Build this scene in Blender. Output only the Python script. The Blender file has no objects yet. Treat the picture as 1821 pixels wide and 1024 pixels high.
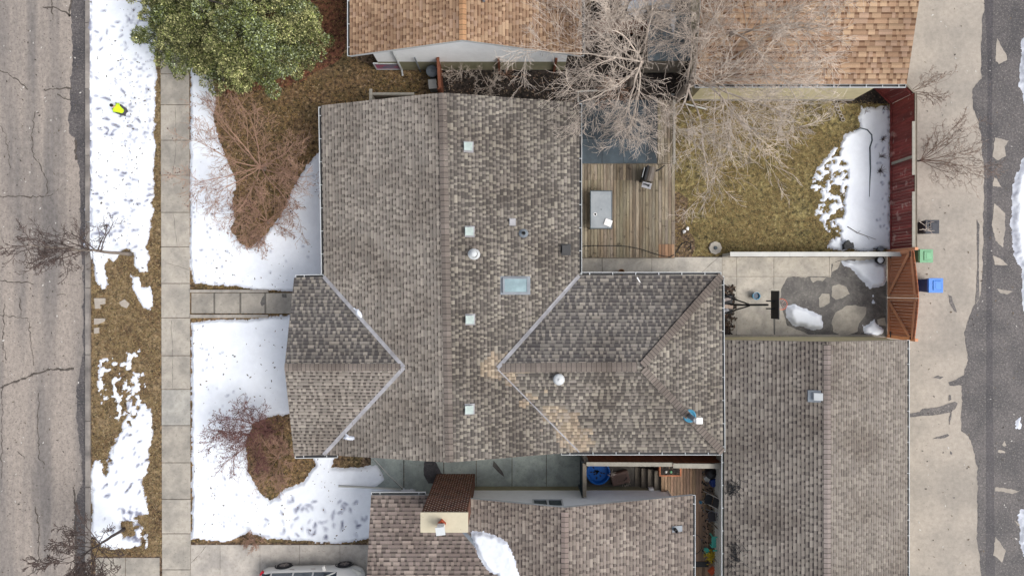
import bpy, math, random
import numpy as np
from mathutils import Vector, Matrix

# ---------------------------------------------------------------- camera, world, sun, exposure
sc = bpy.context.scene
CX, CY, F, H = 910.5, 512.0, 1214.0, 31.0
cam_d = bpy.data.cameras.new("camera"); cam = bpy.data.objects.new("camera", cam_d)
sc.collection.objects.link(cam); cam.location = (0, 0, H); cam.rotation_euler = (0, 0, 0)
cam_d.sensor_width = 36.0; cam_d.lens = F * 36.0 / 1821.0; cam_d.clip_end = 2000
sc.camera = cam
SUN_EL, SUN_AZ = 52.0, -24.0            # azimuth measured from +X towards +Y
world = bpy.data.worlds.new("World"); sc.world = world; world.use_nodes = True
nt = world.node_tree; nt.nodes.clear()
sky = nt.nodes.new("ShaderNodeTexSky"); sky.sky_type = 'NISHITA'; sky.sun_disc = False
sky.sun_elevation = math.radians(SUN_EL); sky.sun_rotation = math.radians(90 - SUN_AZ)
sky.air_density = 1.0; sky.dust_density = 5.0; sky.ozone_density = 0.6
hsv = nt.nodes.new("ShaderNodeHueSaturation"); hsv.inputs['Saturation'].default_value = 0.42
bg = nt.nodes.new("ShaderNodeBackground"); bg.inputs['Strength'].default_value = 0.15
wo = nt.nodes.new("ShaderNodeOutputWorld")
nt.links.new(sky.outputs[0], hsv.inputs['Color']); nt.links.new(hsv.outputs[0], bg.inputs['Color'])
nt.links.new(bg.outputs[0], wo.inputs['Surface'])
sd = bpy.data.lights.new("sun", 'SUN'); sd.energy = 0.95; sd.angle = math.radians(30); sd.color = (1.0, 0.985, 0.96)
so = bpy.data.objects.new("sun", sd); sc.collection.objects.link(so)
el, az = math.radians(SUN_EL), math.radians(SUN_AZ)
sdir = Vector((math.cos(el) * math.cos(az), math.cos(el) * math.sin(az), math.sin(el)))
so.rotation_euler = sdir.to_track_quat('Z', 'Y').to_euler(); so.location = (20, -10, 40)
sc.view_settings.view_transform = 'Standard'; sc.view_settings.look = 'None'
sc.view_settings.gamma = 1.0; sc.view_settings.exposure = 0.46

# ---------------------------------------------------------------- helpers
RG = random.Random(11)
col = sc.collection

def P(px, py, z=0.0):
    k = (H - z) / F
    return Vector(((px - CX) * k, (CY - py) * k, z))

def PL(pts, z=0.0): return [P(x, y, z) for x, y in pts]

def tag(o, label=None, cat=None, group=None, kind=None):
    if label: o['label'] = label
    if cat: o['category'] = cat
    if group: o['group'] = group
    if kind: o['kind'] = kind
    return o

def thing(name, label, cat, loc, group=None, rz=0.0, kind=None):
    o = bpy.data.objects.new(name, None); col.objects.link(o)
    o.location = loc; o.rotation_euler = (0, 0, rz); o.empty_display_size = 0.2
    return tag(o, label, cat, group, kind)

def fin(o): return o

def copy_tree(o, parent=None):
    c = o.copy(); col.objects.link(c); c.parent = parent
    for ch in list(o.children): copy_tree(ch, c)
    return c

class MB:
    def __init__(s): s.v = []; s.f = []; s.c = []; s.m = []
    def face(s, pts, c=(1, 1, 1), m=0):
        i = len(s.v); s.v.extend([(p[0], p[1], p[2]) for p in pts])
        s.f.append(tuple(range(i, i + len(pts)))); s.c.append(c); s.m.append(m)
    def fi(s, idx, c=(1, 1, 1), m=0):
        s.f.append(tuple(idx)); s.c.append(c); s.m.append(m)
    def hexa(s, p, c=(1, 1, 1), m=0):
        i = len(s.v); s.v.extend([tuple(q) for q in p])
        for q in ((0, 3, 2, 1), (4, 5, 6, 7), (0, 1, 5, 4), (1, 2, 6, 5), (2, 3, 7, 6), (3, 0, 4, 7)):
            s.fi([i + k for k in q], c, m)
    def box(s, a, b, c=(1, 1, 1), m=0):
        x0, y0, z0 = a; x1, y1, z1 = b
        if x0 > x1: x0, x1 = x1, x0
        if y0 > y1: y0, y1 = y1, y0
        if z0 > z1: z0, z1 = z1, z0
        s.hexa([(x0, y0, z0), (x1, y0, z0), (x1, y1, z0), (x0, y1, z0), (x0, y0, z1), (x1, y0, z1), (x1, y1, z1), (x0, y1, z1)], c, m)
    def rbox(s, cen, size, rz=0.0, c=(1, 1, 1), m=0, taper=1.0, tilt=None):
        hx, hy, hz = [q / 2 for q in size]; M_ = Matrix.Rotation(rz, 3, 'Z')
        if tilt is not None: M_ = M_ @ Matrix.Rotation(tilt[1], 3, tilt[0])
        pts = []
        for z, t in ((-hz, 1.0), (hz, taper)):
            for x, y in ((-hx, -hy), (hx, -hy), (hx, hy), (-hx, hy)):
                pts.append(Vector(cen) + M_ @ Vector((x * t, y * t, z)))
        s.hexa(pts, c, m)
    def beam(s, p0, p1, w, h, c=(1, 1, 1), m=0, up=Vector((0, 0, 1))):
        p0 = Vector(p0); p1 = Vector(p1); d = (p1 - p0).normalized()
        sdv = d.cross(up)
        if sdv.length < 1e-4: sdv = Vector((1, 0, 0))
        sdv.normalize(); u = sdv.cross(d).normalized(); a = sdv * w / 2; b = u * h / 2
        s.hexa([p0 - a - b, p0 + a - b, p0 + a + b, p0 - a + b, p1 - a - b, p1 + a - b, p1 + a + b, p1 - a + b], c, m)
    def tube(s, pts, rad, n=6, c=(1, 1, 1), m=0, cap=True):
        pts = [Vector(p) for p in pts]
        if not hasattr(rad, '__len__'): rad = [rad] * len(pts)
        base = len(s.v); ref = Vector((0.13, 0.31, 0.94))
        for k, p in enumerate(pts):
            d = (pts[min(k + 1, len(pts) - 1)] - pts[max(k - 1, 0)])
            if d.length < 1e-7: d = Vector((0, 0, 1))
            d.normalize(); a = d.cross(ref)
            if a.length < 0.1: a = d.cross(Vector((1, 0, 0)))
            a.normalize(); b = d.cross(a)
            for j in range(n):
                t = 2 * math.pi * j / n
                q = p + (a * math.cos(t) + b * math.sin(t)) * rad[k]
                s.v.append((q.x, q.y, q.z))
        for k in range(len(pts) - 1):
            for j in range(n):
                j2 = (j + 1) % n
                s.fi((base + k * n + j, base + k * n + j2, base + (k + 1) * n + j2, base + (k + 1) * n + j), c, m)
        if cap:
            s.fi([base + j for j in range(n)][::-1], c, m)
            s.fi([base + (len(pts) - 1) * n + j for j in range(n)], c, m)
    def prism(s, poly, z0, z1, c=(1, 1, 1), m=0):
        n = len(poly); i = len(s.v)
        s.v.extend([(p[0], p[1], z0) for p in poly]); s.v.extend([(p[0], p[1], z1) for p in poly])
        s.fi([i + n + k for k in range(n)], c, m)
        for k in range(n):
            k2 = (k + 1) % n; s.fi((i + k, i + k2, i + n + k2, i + n + k), c, m)
    def lathe(s, cen, prof, n=16, c=(1, 1, 1), m=0, close=True):
        base = len(s.v)
        for r, z in prof:
            for j in range(n):
                t = 2 * math.pi * j / n
                s.v.append((cen[0] + r * math.cos(t), cen[1] + r * math.sin(t), cen[2] + z))
        for k in range(len(prof) - 1):
            for j in range(n):
                j2 = (j + 1) % n
                s.fi((base + k * n + j, base + k * n + j2, base + (k + 1) * n + j2, base + (k + 1) * n + j), c, m)
        if close:
            s.fi([base + j for j in range(n)][::-1], c, m)
            s.fi([base + (len(prof) - 1) * n + j for j in range(n)], c, m)
    def loft(s, secs, c=(1, 1, 1), m=0, cap=True):
        base = len(s.v); n = len(secs[0])
        for sec in secs: s.v.extend([tuple(p) for p in sec])
        for k in range(len(secs) - 1):
            for j in range(n):
                j2 = (j + 1) % n
                s.fi((base + k * n + j, base + k * n + j2, base + (k + 1) * n + j2, base + (k + 1) * n + j), c, m)
        if cap:
            s.fi([base + j for j in range(n)][::-1], c, m)
            s.fi([base + (len(secs) - 1) * n + j for j in range(n)], c, m)
    def build(s, name, mats, parent=None, smooth=False, bevel=0.0, sub=0):
        me = bpy.data.meshes.new(name)
        V = np.array(s.v, dtype=np.float64).reshape(-1, 3)
        if parent is not None:
            loc = Vector((0, 0, 0)); q = parent
            while q is not None: loc += q.location; q = q.parent
        else:
            loc = Vector((float((V[:, 0].min() + V[:, 0].max()) / 2), float((V[:, 1].min() + V[:, 1].max()) / 2), float(V[:, 2].min())))
        V = V - np.array(loc[:])
        me.from_pydata(V.tolist(), [], s.f)
        if not isinstance(mats, (list, tuple)): mats = [mats]
        for mt in mats: me.materials.append(mt)
        n = len(me.polygons)
        if n == len(s.f):
            me.polygons.foreach_set('material_index', np.array(s.m, dtype=np.int32))
            at = me.attributes.new('tint', 'FLOAT_COLOR', 'FACE')
            cc = np.ones((n, 4), dtype=np.float32); cc[:, :3] = np.array(s.c, dtype=np.float32)
            at.data.foreach_set('color', cc.ravel())
        if smooth: me.polygons.foreach_set('use_smooth', np.ones(n, dtype=bool))
        me.update()
        o = bpy.data.objects.new(name, me); col.objects.link(o)
        if parent is not None: o.parent = parent
        else: o.location = loc
        if bevel > 0:
            b = o.modifiers.new('bevel', 'BEVEL'); b.width = bevel; b.segments = 2; b.limit_method = 'ANGLE'
        if sub:
            b = o.modifiers.new('sub', 'SUBSURF'); b.levels = sub; b.render_levels = sub
        return o

# ---------------------------------------------------------------- materials
def srgb(r, g, b):
    f = lambda u: (u / 255 / 12.92) if u <= 10 else ((u / 255 + 0.055) / 1.055) ** 2.4
    return (f(r), f(g), f(b))

def M(name, c, rough=0.8, var=0.2, scale=6.0, stretch=(1, 1, 1), bump=0.15, bscale=60.0, metallic=0.0,
      big=None, bigscale=0.5, bigfac=0.5, spec=0.4, detail=8.0, speck=None, sharp=0.2, bigstretch=None):
    m = bpy.data.materials.new(name); m.use_nodes = True; t = m.node_tree; N = t.nodes; L = t.links
    b = N['Principled BSDF']; b.inputs['Roughness'].default_value = rough; b.inputs['Metallic'].default_value = metallic
    b.inputs['Specular IOR Level'].default_value = spec
    tc = N.new('ShaderNodeTexCoord'); mp = N.new('ShaderNodeMapping'); mp.inputs['Scale'].default_value = stretch
    L.new(tc.outputs['Object'], mp.inputs[0])
    n1 = N.new('ShaderNodeTexNoise'); n1.inputs['Scale'].default_value = scale; n1.inputs['Detail'].default_value = detail
    n1.inputs['Roughness'].default_value = 0.65; L.new(mp.outputs[0], n1.inputs['Vector'])
    mr = N.new('ShaderNodeMapRange'); mr.inputs['From Min'].default_value = 0.5 - sharp; mr.inputs['From Max'].default_value = 0.5 + sharp
    mr.inputs['To Min'].default_value = 1 - var; mr.inputs['To Max'].default_value = 1 + var
    L.new(n1.outputs['Fac'], mr.inputs['Value'])
    base = N.new('ShaderNodeRGB'); base.outputs[0].default_value = (c[0], c[1], c[2], 1)
    cur = base.outputs[0]
    if big is not None:
        n2 = N.new('ShaderNodeTexNoise'); n2.inputs['Scale'].default_value = bigscale; n2.inputs['Detail'].default_value = 5
        if bigstretch:
            m2 = N.new('ShaderNodeMapping'); m2.inputs['Scale'].default_value = bigstretch; L.new(tc.outputs['Object'], m2.inputs[0]); L.new(m2.outputs[0], n2.inputs['Vector'])
        else: L.new(mp.outputs[0], n2.inputs['Vector'])
        r2 = N.new('ShaderNodeMapRange'); r2.inputs['From Min'].default_value = 0.42; r2.inputs['From Max'].default_value = 0.62
        r2.inputs['To Max'].default_value = bigfac; L.new(n2.outputs['Fac'], r2.inputs['Value'])
        mx = N.new('ShaderNodeMix'); mx.data_type = 'RGBA'; L.new(r2.outputs[0], mx.inputs['Factor'])
        L.new(cur, mx.inputs['A']); mx.inputs['B'].default_value = (big[0], big[1], big[2], 1); cur = mx.outputs['Result']
    if speck is not None:
        n3 = N.new('ShaderNodeTexNoise'); n3.inputs['Scale'].default_value = speck[1]; n3.inputs['Detail'].default_value = 3
        L.new(tc.outputs['Object'], n3.inputs['Vector'])
        r3 = N.new('ShaderNodeMapRange'); r3.inputs['From Min'].default_value = speck[2]; r3.inputs['From Max'].default_value = speck[2] + 0.08
        r3.inputs['To Max'].default_value = speck[3]; L.new(n3.outputs['Fac'], r3.inputs['Value'])
        mx = N.new('ShaderNodeMix'); mx.data_type = 'RGBA'; L.new(r3.outputs[0], mx.inputs['Factor'])
        L.new(cur, mx.inputs['A']); mx.inputs['B'].default_value = (*speck[0], 1); cur = mx.outputs['Result']
    vm = N.new('ShaderNodeVectorMath'); vm.operation = 'SCALE'; L.new(cur, vm.inputs[0]); L.new(mr.outputs[0], vm.inputs['Scale'])
    at = N.new('ShaderNodeAttribute'); at.attribute_name = 'tint'
    v2 = N.new('ShaderNodeVectorMath'); v2.operation = 'MULTIPLY'; L.new(vm.outputs[0], v2.inputs[0]); L.new(at.outputs['Color'], v2.inputs[1])
    L.new(v2.outputs[0], b.inputs['Base Color'])
    if bump > 0:
        nb = N.new('ShaderNodeTexNoise'); nb.inputs['Scale'].default_value = bscale; nb.inputs['Detail'].default_value = 5
        L.new(mp.outputs[0], nb.inputs['Vector']); bu = N.new('ShaderNodeBump'); bu.inputs['Strength'].default_value = bump
        bu.inputs['Distance'].default_value = 0.02; L.new(nb.outputs['Fac'], bu.inputs['Height']); L.new(bu.outputs[0], b.inputs['Normal'])
    return m

mt = {}
mt['dirt'] = M('dirt', srgb(92, 76, 60), 0.95, 0.8, 6, sharp=.13, bump=1, bscale=10, big=srgb(66, 52, 42), bigscale=1.1, bigfac=0.8, speck=(srgb(150, 134, 110), 9, 0.58, 0.6))
mt['dark_soil'] = M('dark_soil', srgb(46, 40, 36), 0.95, 0.8, 6, sharp=.13, bump=1, bscale=10, big=srgb(24, 21, 21), bigscale=1.3, bigfac=0.8, speck=(srgb(112, 94, 78), 9, 0.58, 0.6))
mt['front_grass'] = M('front_grass', srgb(98, 79, 58), 0.95, 0.85, 6, sharp=.13, bump=1, bscale=10, big=srgb(80, 70, 46), bigscale=.8, bigfac=0.9, speck=(srgb(146, 124, 96), 8, 0.57, 0.6))
mt['verge_grass'] = M('verge_grass', srgb(112, 95, 71), 0.95, 0.8, 5, sharp=.13, bump=1, bscale=10, big=srgb(80, 62, 44), bigscale=1.0, bigfac=0.9, speck=(srgb(150, 136, 110), 8, 0.57, 0.6))
mt['back_grass'] = M('back_grass', srgb(114, 104, 68), 0.95, 0.8, 5, sharp=.13, bump=1, bscale=10, big=srgb(84, 76, 46), bigscale=1.0, bigfac=0.9, speck=(srgb(146, 134, 100), 8, 0.57, 0.6))
mt['blade'] = M('blade', srgb(150, 132, 98), 0.9, 0.3, 3, bump=0)
mt['street'] = M('street', srgb(146, 137, 129), 0.92, 0.2, 7.0, stretch=(1, 0.6, 1), sharp=.16, bump=0.5, bscale=22, big=srgb(108, 104, 102), bigscale=1.0, bigstretch=(1, .08, 1), bigfac=0.85, speck=(srgb(98, 92, 88), 13, 0.56, 0.55))
mt['wet_asphalt'] = M('wet_asphalt', srgb(84, 80, 80), 0.65, 0.35, 9, sharp=.15, bump=0.5, bscale=25, big=srgb(62, 60, 62), bigscale=0.7, bigfac=0.85, speck=(srgb(130, 124, 118), 16, 0.56, 0.5))
mt['crack'] = M('crack', srgb(80, 74, 69), 0.95, 0.3, 12, bump=0)
mt['apron'] = M('apron', srgb(160, 152, 142), 0.92, 0.10, 5, sharp=.14, bump=0.3, bscale=25, big=srgb(142, 136, 128), bigscale=0.5, bigfac=0.85, speck=(srgb(126, 118, 110), 14, 0.6, 0.4))
mt['concrete'] = M('concrete', srgb(158, 152, 142), 0.9, 0.12, 5, sharp=.15, bump=0.3, bscale=25, big=srgb(132, 128, 121), bigscale=1.1, bigfac=0.8, speck=(srgb(108, 102, 94), 12, 0.61, 0.45))
mt['wet_concrete'] = M('wet_concrete', srgb(96, 93, 89), 0.6, 0.28, 6, sharp=.15, bump=0.3, bscale=25, big=srgb(70, 67, 66), bigscale=1.3, bigfac=0.85, speck=(srgb(122, 118, 110), 13, 0.58, 0.5))
mt['kerb'] = M('kerb', srgb(140, 134, 128), 0.9, 0.2, 5, bump=0.2, bscale=40, big=srgb(90, 86, 84), bigscale=0.9, bigfac=0.7)
mt['snow'] = M('snow', (0.79, 0.83, 0.88), 0.8, 0.05, 3, bump=0.6, bscale=7, spec=0.2, big=(0.74, 0.78, 0.84), bigscale=0.8, bigfac=0.7)
mt['shingle'] = M('shingle', (1, 1, 1), 0.95, 0.14, 26, bump=0.5, bscale=70, big=(0.74, 0.72, 0.71), bigscale=0.45, bigfac=0.9, spec=0.2)
mt['white_metal'] = M('white_metal', srgb(190, 194, 196), 0.5, 0.08, 5, bump=0.03, big=srgb(180, 184, 184), bigscale=1.2, bigfac=.6)
mt['gutter_muck'] = M('gutter_muck', (0.02, 0.02, 0.022), 0.6, 0.5, 12, bump=0.3)
mt['valley_metal'] = M('valley_metal', srgb(150, 150, 154), 0.6, 0.2, 4, bump=0.05, big=srgb(122, 120, 122), bigscale=1.5, bigfac=0.7, speck=(srgb(110, 100, 90), 7, .62, .5))
mt['grey_metal'] = M('grey_metal', srgb(118, 126, 134), 0.5, 0.2, 6, metallic=0.0, bump=0.05, big=srgb(90, 96, 104), bigscale=3, bigfac=.6)
mt['siding'] = M('siding', srgb(236, 239, 240), 0.6, 0.05, 3, bump=0.03)
mt['parging'] = M('parging', srgb(150, 146, 122), 0.9, 0.12, 4, bump=0.2, big=srgb(128, 128, 100), bigscale=0.8, bigfac=0.6)
mt['beige_wall'] = M('beige_wall', srgb(206, 196, 160), 0.85, 0.1, 4, bump=0.1, big=srgb(186, 176, 140), bigscale=1.0, bigfac=0.6)
mt['house_wall'] = M('house_wall', srgb(170, 160, 148), 0.8, 0.08, 4, bump=0.1)
mt['glass'] = M('glass', srgb(40, 52, 62), 0.08, 0.1, 2, bump=0, spec=0.8)
mt['reflection_glass'] = M('reflection_glass', srgb(120, 122, 150), 0.3, 0.15, 4, bump=0, big=srgb(190, 90, 120), bigscale=3.0, bigfac=0.9)  # pink and blue window reflections put into the glass colour
mt['skylight'] = M('skylight', srgb(98, 124, 132), 0.3, 0.15, 1.5, bump=0, spec=0.35, big=srgb(118, 144, 150), bigscale=2.5, bigfac=.6)
mt['deck'] = M('deck', srgb(136, 127, 110), 0.85, 0.35, 3, stretch=(6, 0.7, 1), bump=0.4, bscale=14, big=srgb(112, 98, 80), bigscale=0.7, bigfac=0.8, speck=(srgb(72, 62, 52), 5, 0.62, 0.7))
mt['side_deck'] = M('side_deck', srgb(150, 124, 102), 0.85, 0.3, 3, stretch=(6, 0.7, 1), bump=0.35, bscale=14, big=srgb(116, 98, 82), bigscale=0.7, bigfac=0.7)
mt['red_wood'] = M('red_wood', srgb(132, 60, 56), 0.8, 0.35, 4, stretch=(1, 4, 0.6), bump=0.3, bscale=14, big=srgb(100, 44, 42), bigscale=1.0, bigfac=0.7, speck=(srgb(178, 146, 138), 2.2, 0.6, 0.6))
mt['gate_wood'] = M('gate_wood', srgb(172, 108, 76), 0.75, 0.2, 4, stretch=(1, 4, 0.6), bump=0.25, bscale=14)
mt['gate_frame'] = M('gate_frame', srgb(198, 140, 106), 0.75, 0.15, 4, bump=0.2)
mt['grey_wood'] = M('grey_wood', srgb(146, 142, 132), 0.85, 0.16, 5, bump=0.25, bscale=25)
mt['brown_wood'] = M('brown_wood', srgb(112, 66, 46), 0.85, 0.22, 5, bump=0.25, bscale=25)
mt['old_wood'] = M('old_wood', srgb(120, 112, 100), 0.88, 0.2, 6, bump=0.3, bscale=25)
mt['brick_mortar'] = M('brick_mortar', srgb(196, 180, 168), 0.95, 0.15, 12, bump=0.2)
mt['brick'] = M('brick', srgb(104, 75, 62), 0.9, 0.3, 12, bump=0.35, bscale=40)
mt['cap'] = M('cap', srgb(184, 176, 154), 0.85, 0.06, 5, bump=0.1, big=srgb(180, 172, 150), bigscale=2, bigfac=.5, speck=(srgb(140, 130, 112), 6, 0.66, 0.5))
mt['clay'] = M('clay', srgb(176, 78, 48), 0.8, 0.12, 8, bump=0.1)
mt['slate_panel'] = M('slate_panel', srgb(66, 78, 86), 0.45, 0.25, 3, bump=0.06, big=srgb(50, 58, 64), bigscale=0.9, bigfac=0.7)
mt['table_top'] = M('table_top', srgb(146, 152, 156), 0.4, 0.08, 4, bump=0.05, big=srgb(128, 135, 140), bigscale=1.6, bigfac=0.7)
mt['table_frame'] = M('table_frame', srgb(60, 72, 78), 0.5, 0.08, 4, bump=0.03)
mt['black'] = M('black', srgb(24, 26, 30), 0.5, 0.15, 8, bump=0.05)
mt['rubber'] = M('rubber', srgb(34, 35, 38), 0.8, 0.15, 8, bump=0.1)
mt['steel'] = M('steel', srgb(158, 150, 146), 0.35, 0.08, 5, metallic=0.6, bump=0.02)
mt['white_plastic'] = M('white_plastic', (0.78, 0.78, 0.77), 0.45, 0.04, 4, bump=0.02)
mt['pvc'] = M('pvc', srgb(186, 186, 181), 0.5, 0.08, 4, bump=0.03, big=srgb(164, 164, 160), bigscale=1, bigfac=0.5)
mt['blue_plastic'] = M('blue_plastic', srgb(52, 118, 200), 0.4, 0.06, 3, bump=0.02)
mt['pool_plastic'] = M('pool_plastic', srgb(18, 96, 180), 0.35, 0.08, 3, bump=0.02)
mt['dark_blue'] = M('dark_blue', srgb(22, 48, 110), 0.45, 0.06, 3, bump=0.02)
mt['green_plastic'] = M('green_plastic', srgb(104, 156, 118), 0.5, 0.08, 3, bump=0.03)
mt['dark_green'] = M('dark_green', srgb(60, 100, 72), 0.5, 0.08, 3, bump=0.03)
mt['teal_plastic'] = M('teal_plastic', srgb(74, 170, 156), 0.5, 0.08, 3, bump=0.03)
mt['bin_black'] = M('bin_black', srgb(30, 34, 46), 0.45, 0.1, 3, bump=0.02)
mt['bucket_blue'] = M('bucket_blue', srgb(60, 130, 160), 0.45, 0.06, 3, bump=0.02)
mt['water'] = M('water', srgb(24, 60, 84), 0.05, 0.05, 3, bump=0.02, spec=0.8)
mt['leather'] = M('leather', srgb(104, 84, 76), 0.7, 0.12, 5, bump=0.1, speck=(srgb(150, 130, 118), 5, 0.64, 0.4))
mt['bark'] = M('bark', srgb(132, 122, 112), 0.9, 0.25, 6, bump=0.3)
mt['bark_dark'] = M('bark_dark', srgb(78, 70, 68), 0.9, 0.2, 6, bump=0.2)
mt['twig_pale'] = M('twig_pale', srgb(186, 174, 162), 0.9, 0.3, 1.2, sharp=.12, bump=0)
mt['twig_red'] = M('twig_red', srgb(154, 124, 106), 0.9, 0.25, 2, bump=0)
mt['twig_dark'] = M('twig_dark', srgb(80, 68, 64), 0.9, 0.2, 2, bump=0)
mt['twig_rust'] = M('twig_rust', srgb(112, 78, 72), 0.9, 0.3, 2, bump=0)
mt['twig_brown'] = M('twig_brown', srgb(122, 104, 92), 0.9, 0.2, 2, bump=0)
mt['berry'] = M('berry', srgb(70, 36, 38), 0.7, 0.2, 3, bump=0)
mt['foliage'] = M('foliage', (1, 1, 1), 0.8, 0.25, 2.2, bump=0, spec=0.2)
mt['stone'] = M('stone', srgb(158, 150, 140), 0.9, 0.15, 6, bump=0.2)
mt['car_paint'] = M('car_paint', srgb(205, 203, 198), 0.25, 0.02, 2, bump=0, spec=0.6)
mt['red_lens'] = M('red_lens', srgb(176, 24, 44), 0.2, 0.05, 2, bump=0)
mt['clear_lens'] = M('clear_lens', srgb(200, 198, 188), 0.15, 0.05, 2, bump=0)
mt['lime'] = M('lime', srgb(196, 232, 20), 0.7, 0.06, 8, bump=0.15)
mt['dark_cloth'] = M('dark_cloth', srgb(58, 56, 60), 0.9, 0.1, 8, bump=0.15)
mt['skin'] = M('skin', srgb(190, 146, 122), 0.6, 0.04, 8, bump=0)
mt['hair'] = M('hair', srgb(28, 24, 22), 0.7, 0.1, 8, bump=0.1)
mt['orange_rim'] = M('orange_rim', srgb(206, 92, 60), 0.5, 0.05, 3, bump=0)
mt['net'] = M('net', srgb(220, 200, 196), 0.8, 0.05, 3, bump=0)
mt['yellow_leaf'] = M('yellow_leaf', srgb(168, 146, 40), 0.8, 0.25, 6, bump=0)
def plain(name, c, rough=.8):
    m = bpy.data.materials.new(name); m.use_nodes = True; b = m.node_tree.nodes['Principled BSDF']; N = m.node_tree.nodes; L = m.node_tree.links
    n = N.new('ShaderNodeTexNoise'); n.inputs['Scale'].default_value = 12; x = N.new('ShaderNodeMix'); x.data_type = 'RGBA'
    x.inputs['A'].default_value = (c[0] * .8, c[1] * .8, c[2] * .8, 1); x.inputs['B'].default_value = (c[0] * 1.15, c[1] * 1.15, c[2] * 1.15, 1)
    L.new(n.outputs['Fac'], x.inputs['Factor']); L.new(x.outputs['Result'], b.inputs['Base Color']); b.inputs['Roughness'].default_value = rough
    return m
mt['p_lime'] = plain('lime_cloth', srgb(190, 226, 20)); mt['p_dark'] = plain('trouser_cloth', srgb(64, 62, 68)); mt['p_skin'] = plain('body_skin', srgb(190, 146, 122)); mt['p_black'] = plain('boot_rubber', srgb(34, 34, 38))
mt['lid_bronze'] = M('lid_bronze', srgb(96, 88, 80), 0.5, 0.15, 5, bump=.03)
mt['litter_mat'] = M('litter_mat', (1, 1, 1), 0.9, 0.3, 8, bump=0.3)

# ---------------------------------------------------------------- noise + polygon tools
_T = {}
def vnoise(x, y, seed):
    if seed not in _T: _T[seed] = np.random.RandomState(seed).rand(256, 256)
    T = _T[seed]; xi = np.floor(x).astype(int); yi = np.floor(y).astype(int); fx = x - xi; fy = y - yi
    fx = fx * fx * (3 - 2 * fx); fy = fy * fy * (3 - 2 * fy)
    a = T[xi % 256, yi % 256]; b = T[(xi + 1) % 256, yi % 256]; c = T[xi % 256, (yi + 1) % 256]; d = T[(xi + 1) % 256, (yi + 1) % 256]
    return (a * (1 - fx) + b * fx) * (1 - fy) + (c * (1 - fx) + d * fx) * fy
def fbm(x, y, s, octv=4, seed=1):
    v = 0.0; a = 0.5; t = 0.0
    for k in range(octv):
        v = v + a * vnoise(x * s + 17.3 * k, y * s - 9.1 * k, seed + k); t += a; a *= 0.55; s *= 2.03
    return v / t
def sdist(x, y, poly):
    d = np.full(x.shape, 1e9); ins = np.zeros(x.shape, bool); n = len(poly)
    for i in range(n):
        ax, ay = poly[i][0], poly[i][1]; bx, by = poly[(i + 1) % n][0], poly[(i + 1) % n][1]
        ex, ey = bx - ax, by - ay; L2 = ex * ex + ey * ey + 1e-12
        t = np.clip(((x - ax) * ex + (y - ay) * ey) / L2, 0, 1)
        d = np.minimum(d, (x - ax - t * ex) ** 2 + (y - ay - t * ey) ** 2)
        if ay != by:
            c = ((ay > y) != (by > y)) & (x < (bx - ax) * (y - ay) / (by - ay) + ax); ins ^= c
    d = np.sqrt(d); return np.where(ins, d, -d)
def rough(poly, amp=0.05, step=0.12, seed=3):
    out = []; n = len(poly)
    for i in range(n):
        a = Vector(poly[i][:2]); b = Vector(poly[(i + 1) % n][:2]); L = (b - a).length; k = max(1, int(L / (step * .55)))
        for j in range(k):
            p = a + (b - a) * j / k
            nx = float(fbm(np.array([p.x]), np.array([p.y]), 2.2, 3, seed)[0]) - 0.5
            ny = float(fbm(np.array([p.x + 50]), np.array([p.y]), 2.2, 3, seed)[0]) - 0.5
            if amp > .012:
                nx += .45 * (float(fbm(np.array([p.x]), np.array([p.y]), 9, 2, seed + 5)[0]) - 0.5); ny += .45 * (float(fbm(np.array([p.x]), np.array([p.y + 30]), 9, 2, seed + 5)[0]) - 0.5)
            out.append((p.x + nx * amp * 4, p.y + ny * amp * 4))
    return out
def flat(mb, poly, z, c=(1, 1, 1), m=0): mb.face([(p[0], p[1], z) for p in poly], c, m)

def area2(p): return 0.5 * sum(p[i][0] * p[(i + 1) % len(p)][1] - p[(i + 1) % len(p)][0] * p[i][1] for i in range(len(p)))
def clip_half(p, ax, val, keep_ge):
    out = []; n = len(p)
    for i in range(n):
        a = p[i]; b = p[(i + 1) % n]
        ia = (a[ax] >= val) if keep_ge else (a[ax] <= val); ib = (b[ax] >= val) if keep_ge else (b[ax] <= val)
        if ia: out.append(a)
        if ia != ib:
            t = (val - a[ax]) / (b[ax] - a[ax]); q = [a[0] + (b[0] - a[0]) * t, a[1] + (b[1] - a[1]) * t]; q[ax] = val; out.append(tuple(q))
    return out

# ---------------------------------------------------------------- shingled roofs
def fit_plane(pts):
    A = np.array([[p[0], p[1], 1] for p in pts]); z = np.array([p[2] for p in pts])
    return np.linalg.lstsq(A, z, rcond=None)[0]
def onplane(px, py, pl):
    d = Vector(((px - CX) / F, (CY - py) / F, -1.0)); a, b, c = pl
    t = (H - c) / (a * d.x + b * d.y + 1.0)
    return Vector((d.x * t, d.y * t, H - t))
def lift(x, y, pl): return Vector((x, y, pl[0] * x + pl[1] * y + pl[2]))

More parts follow.
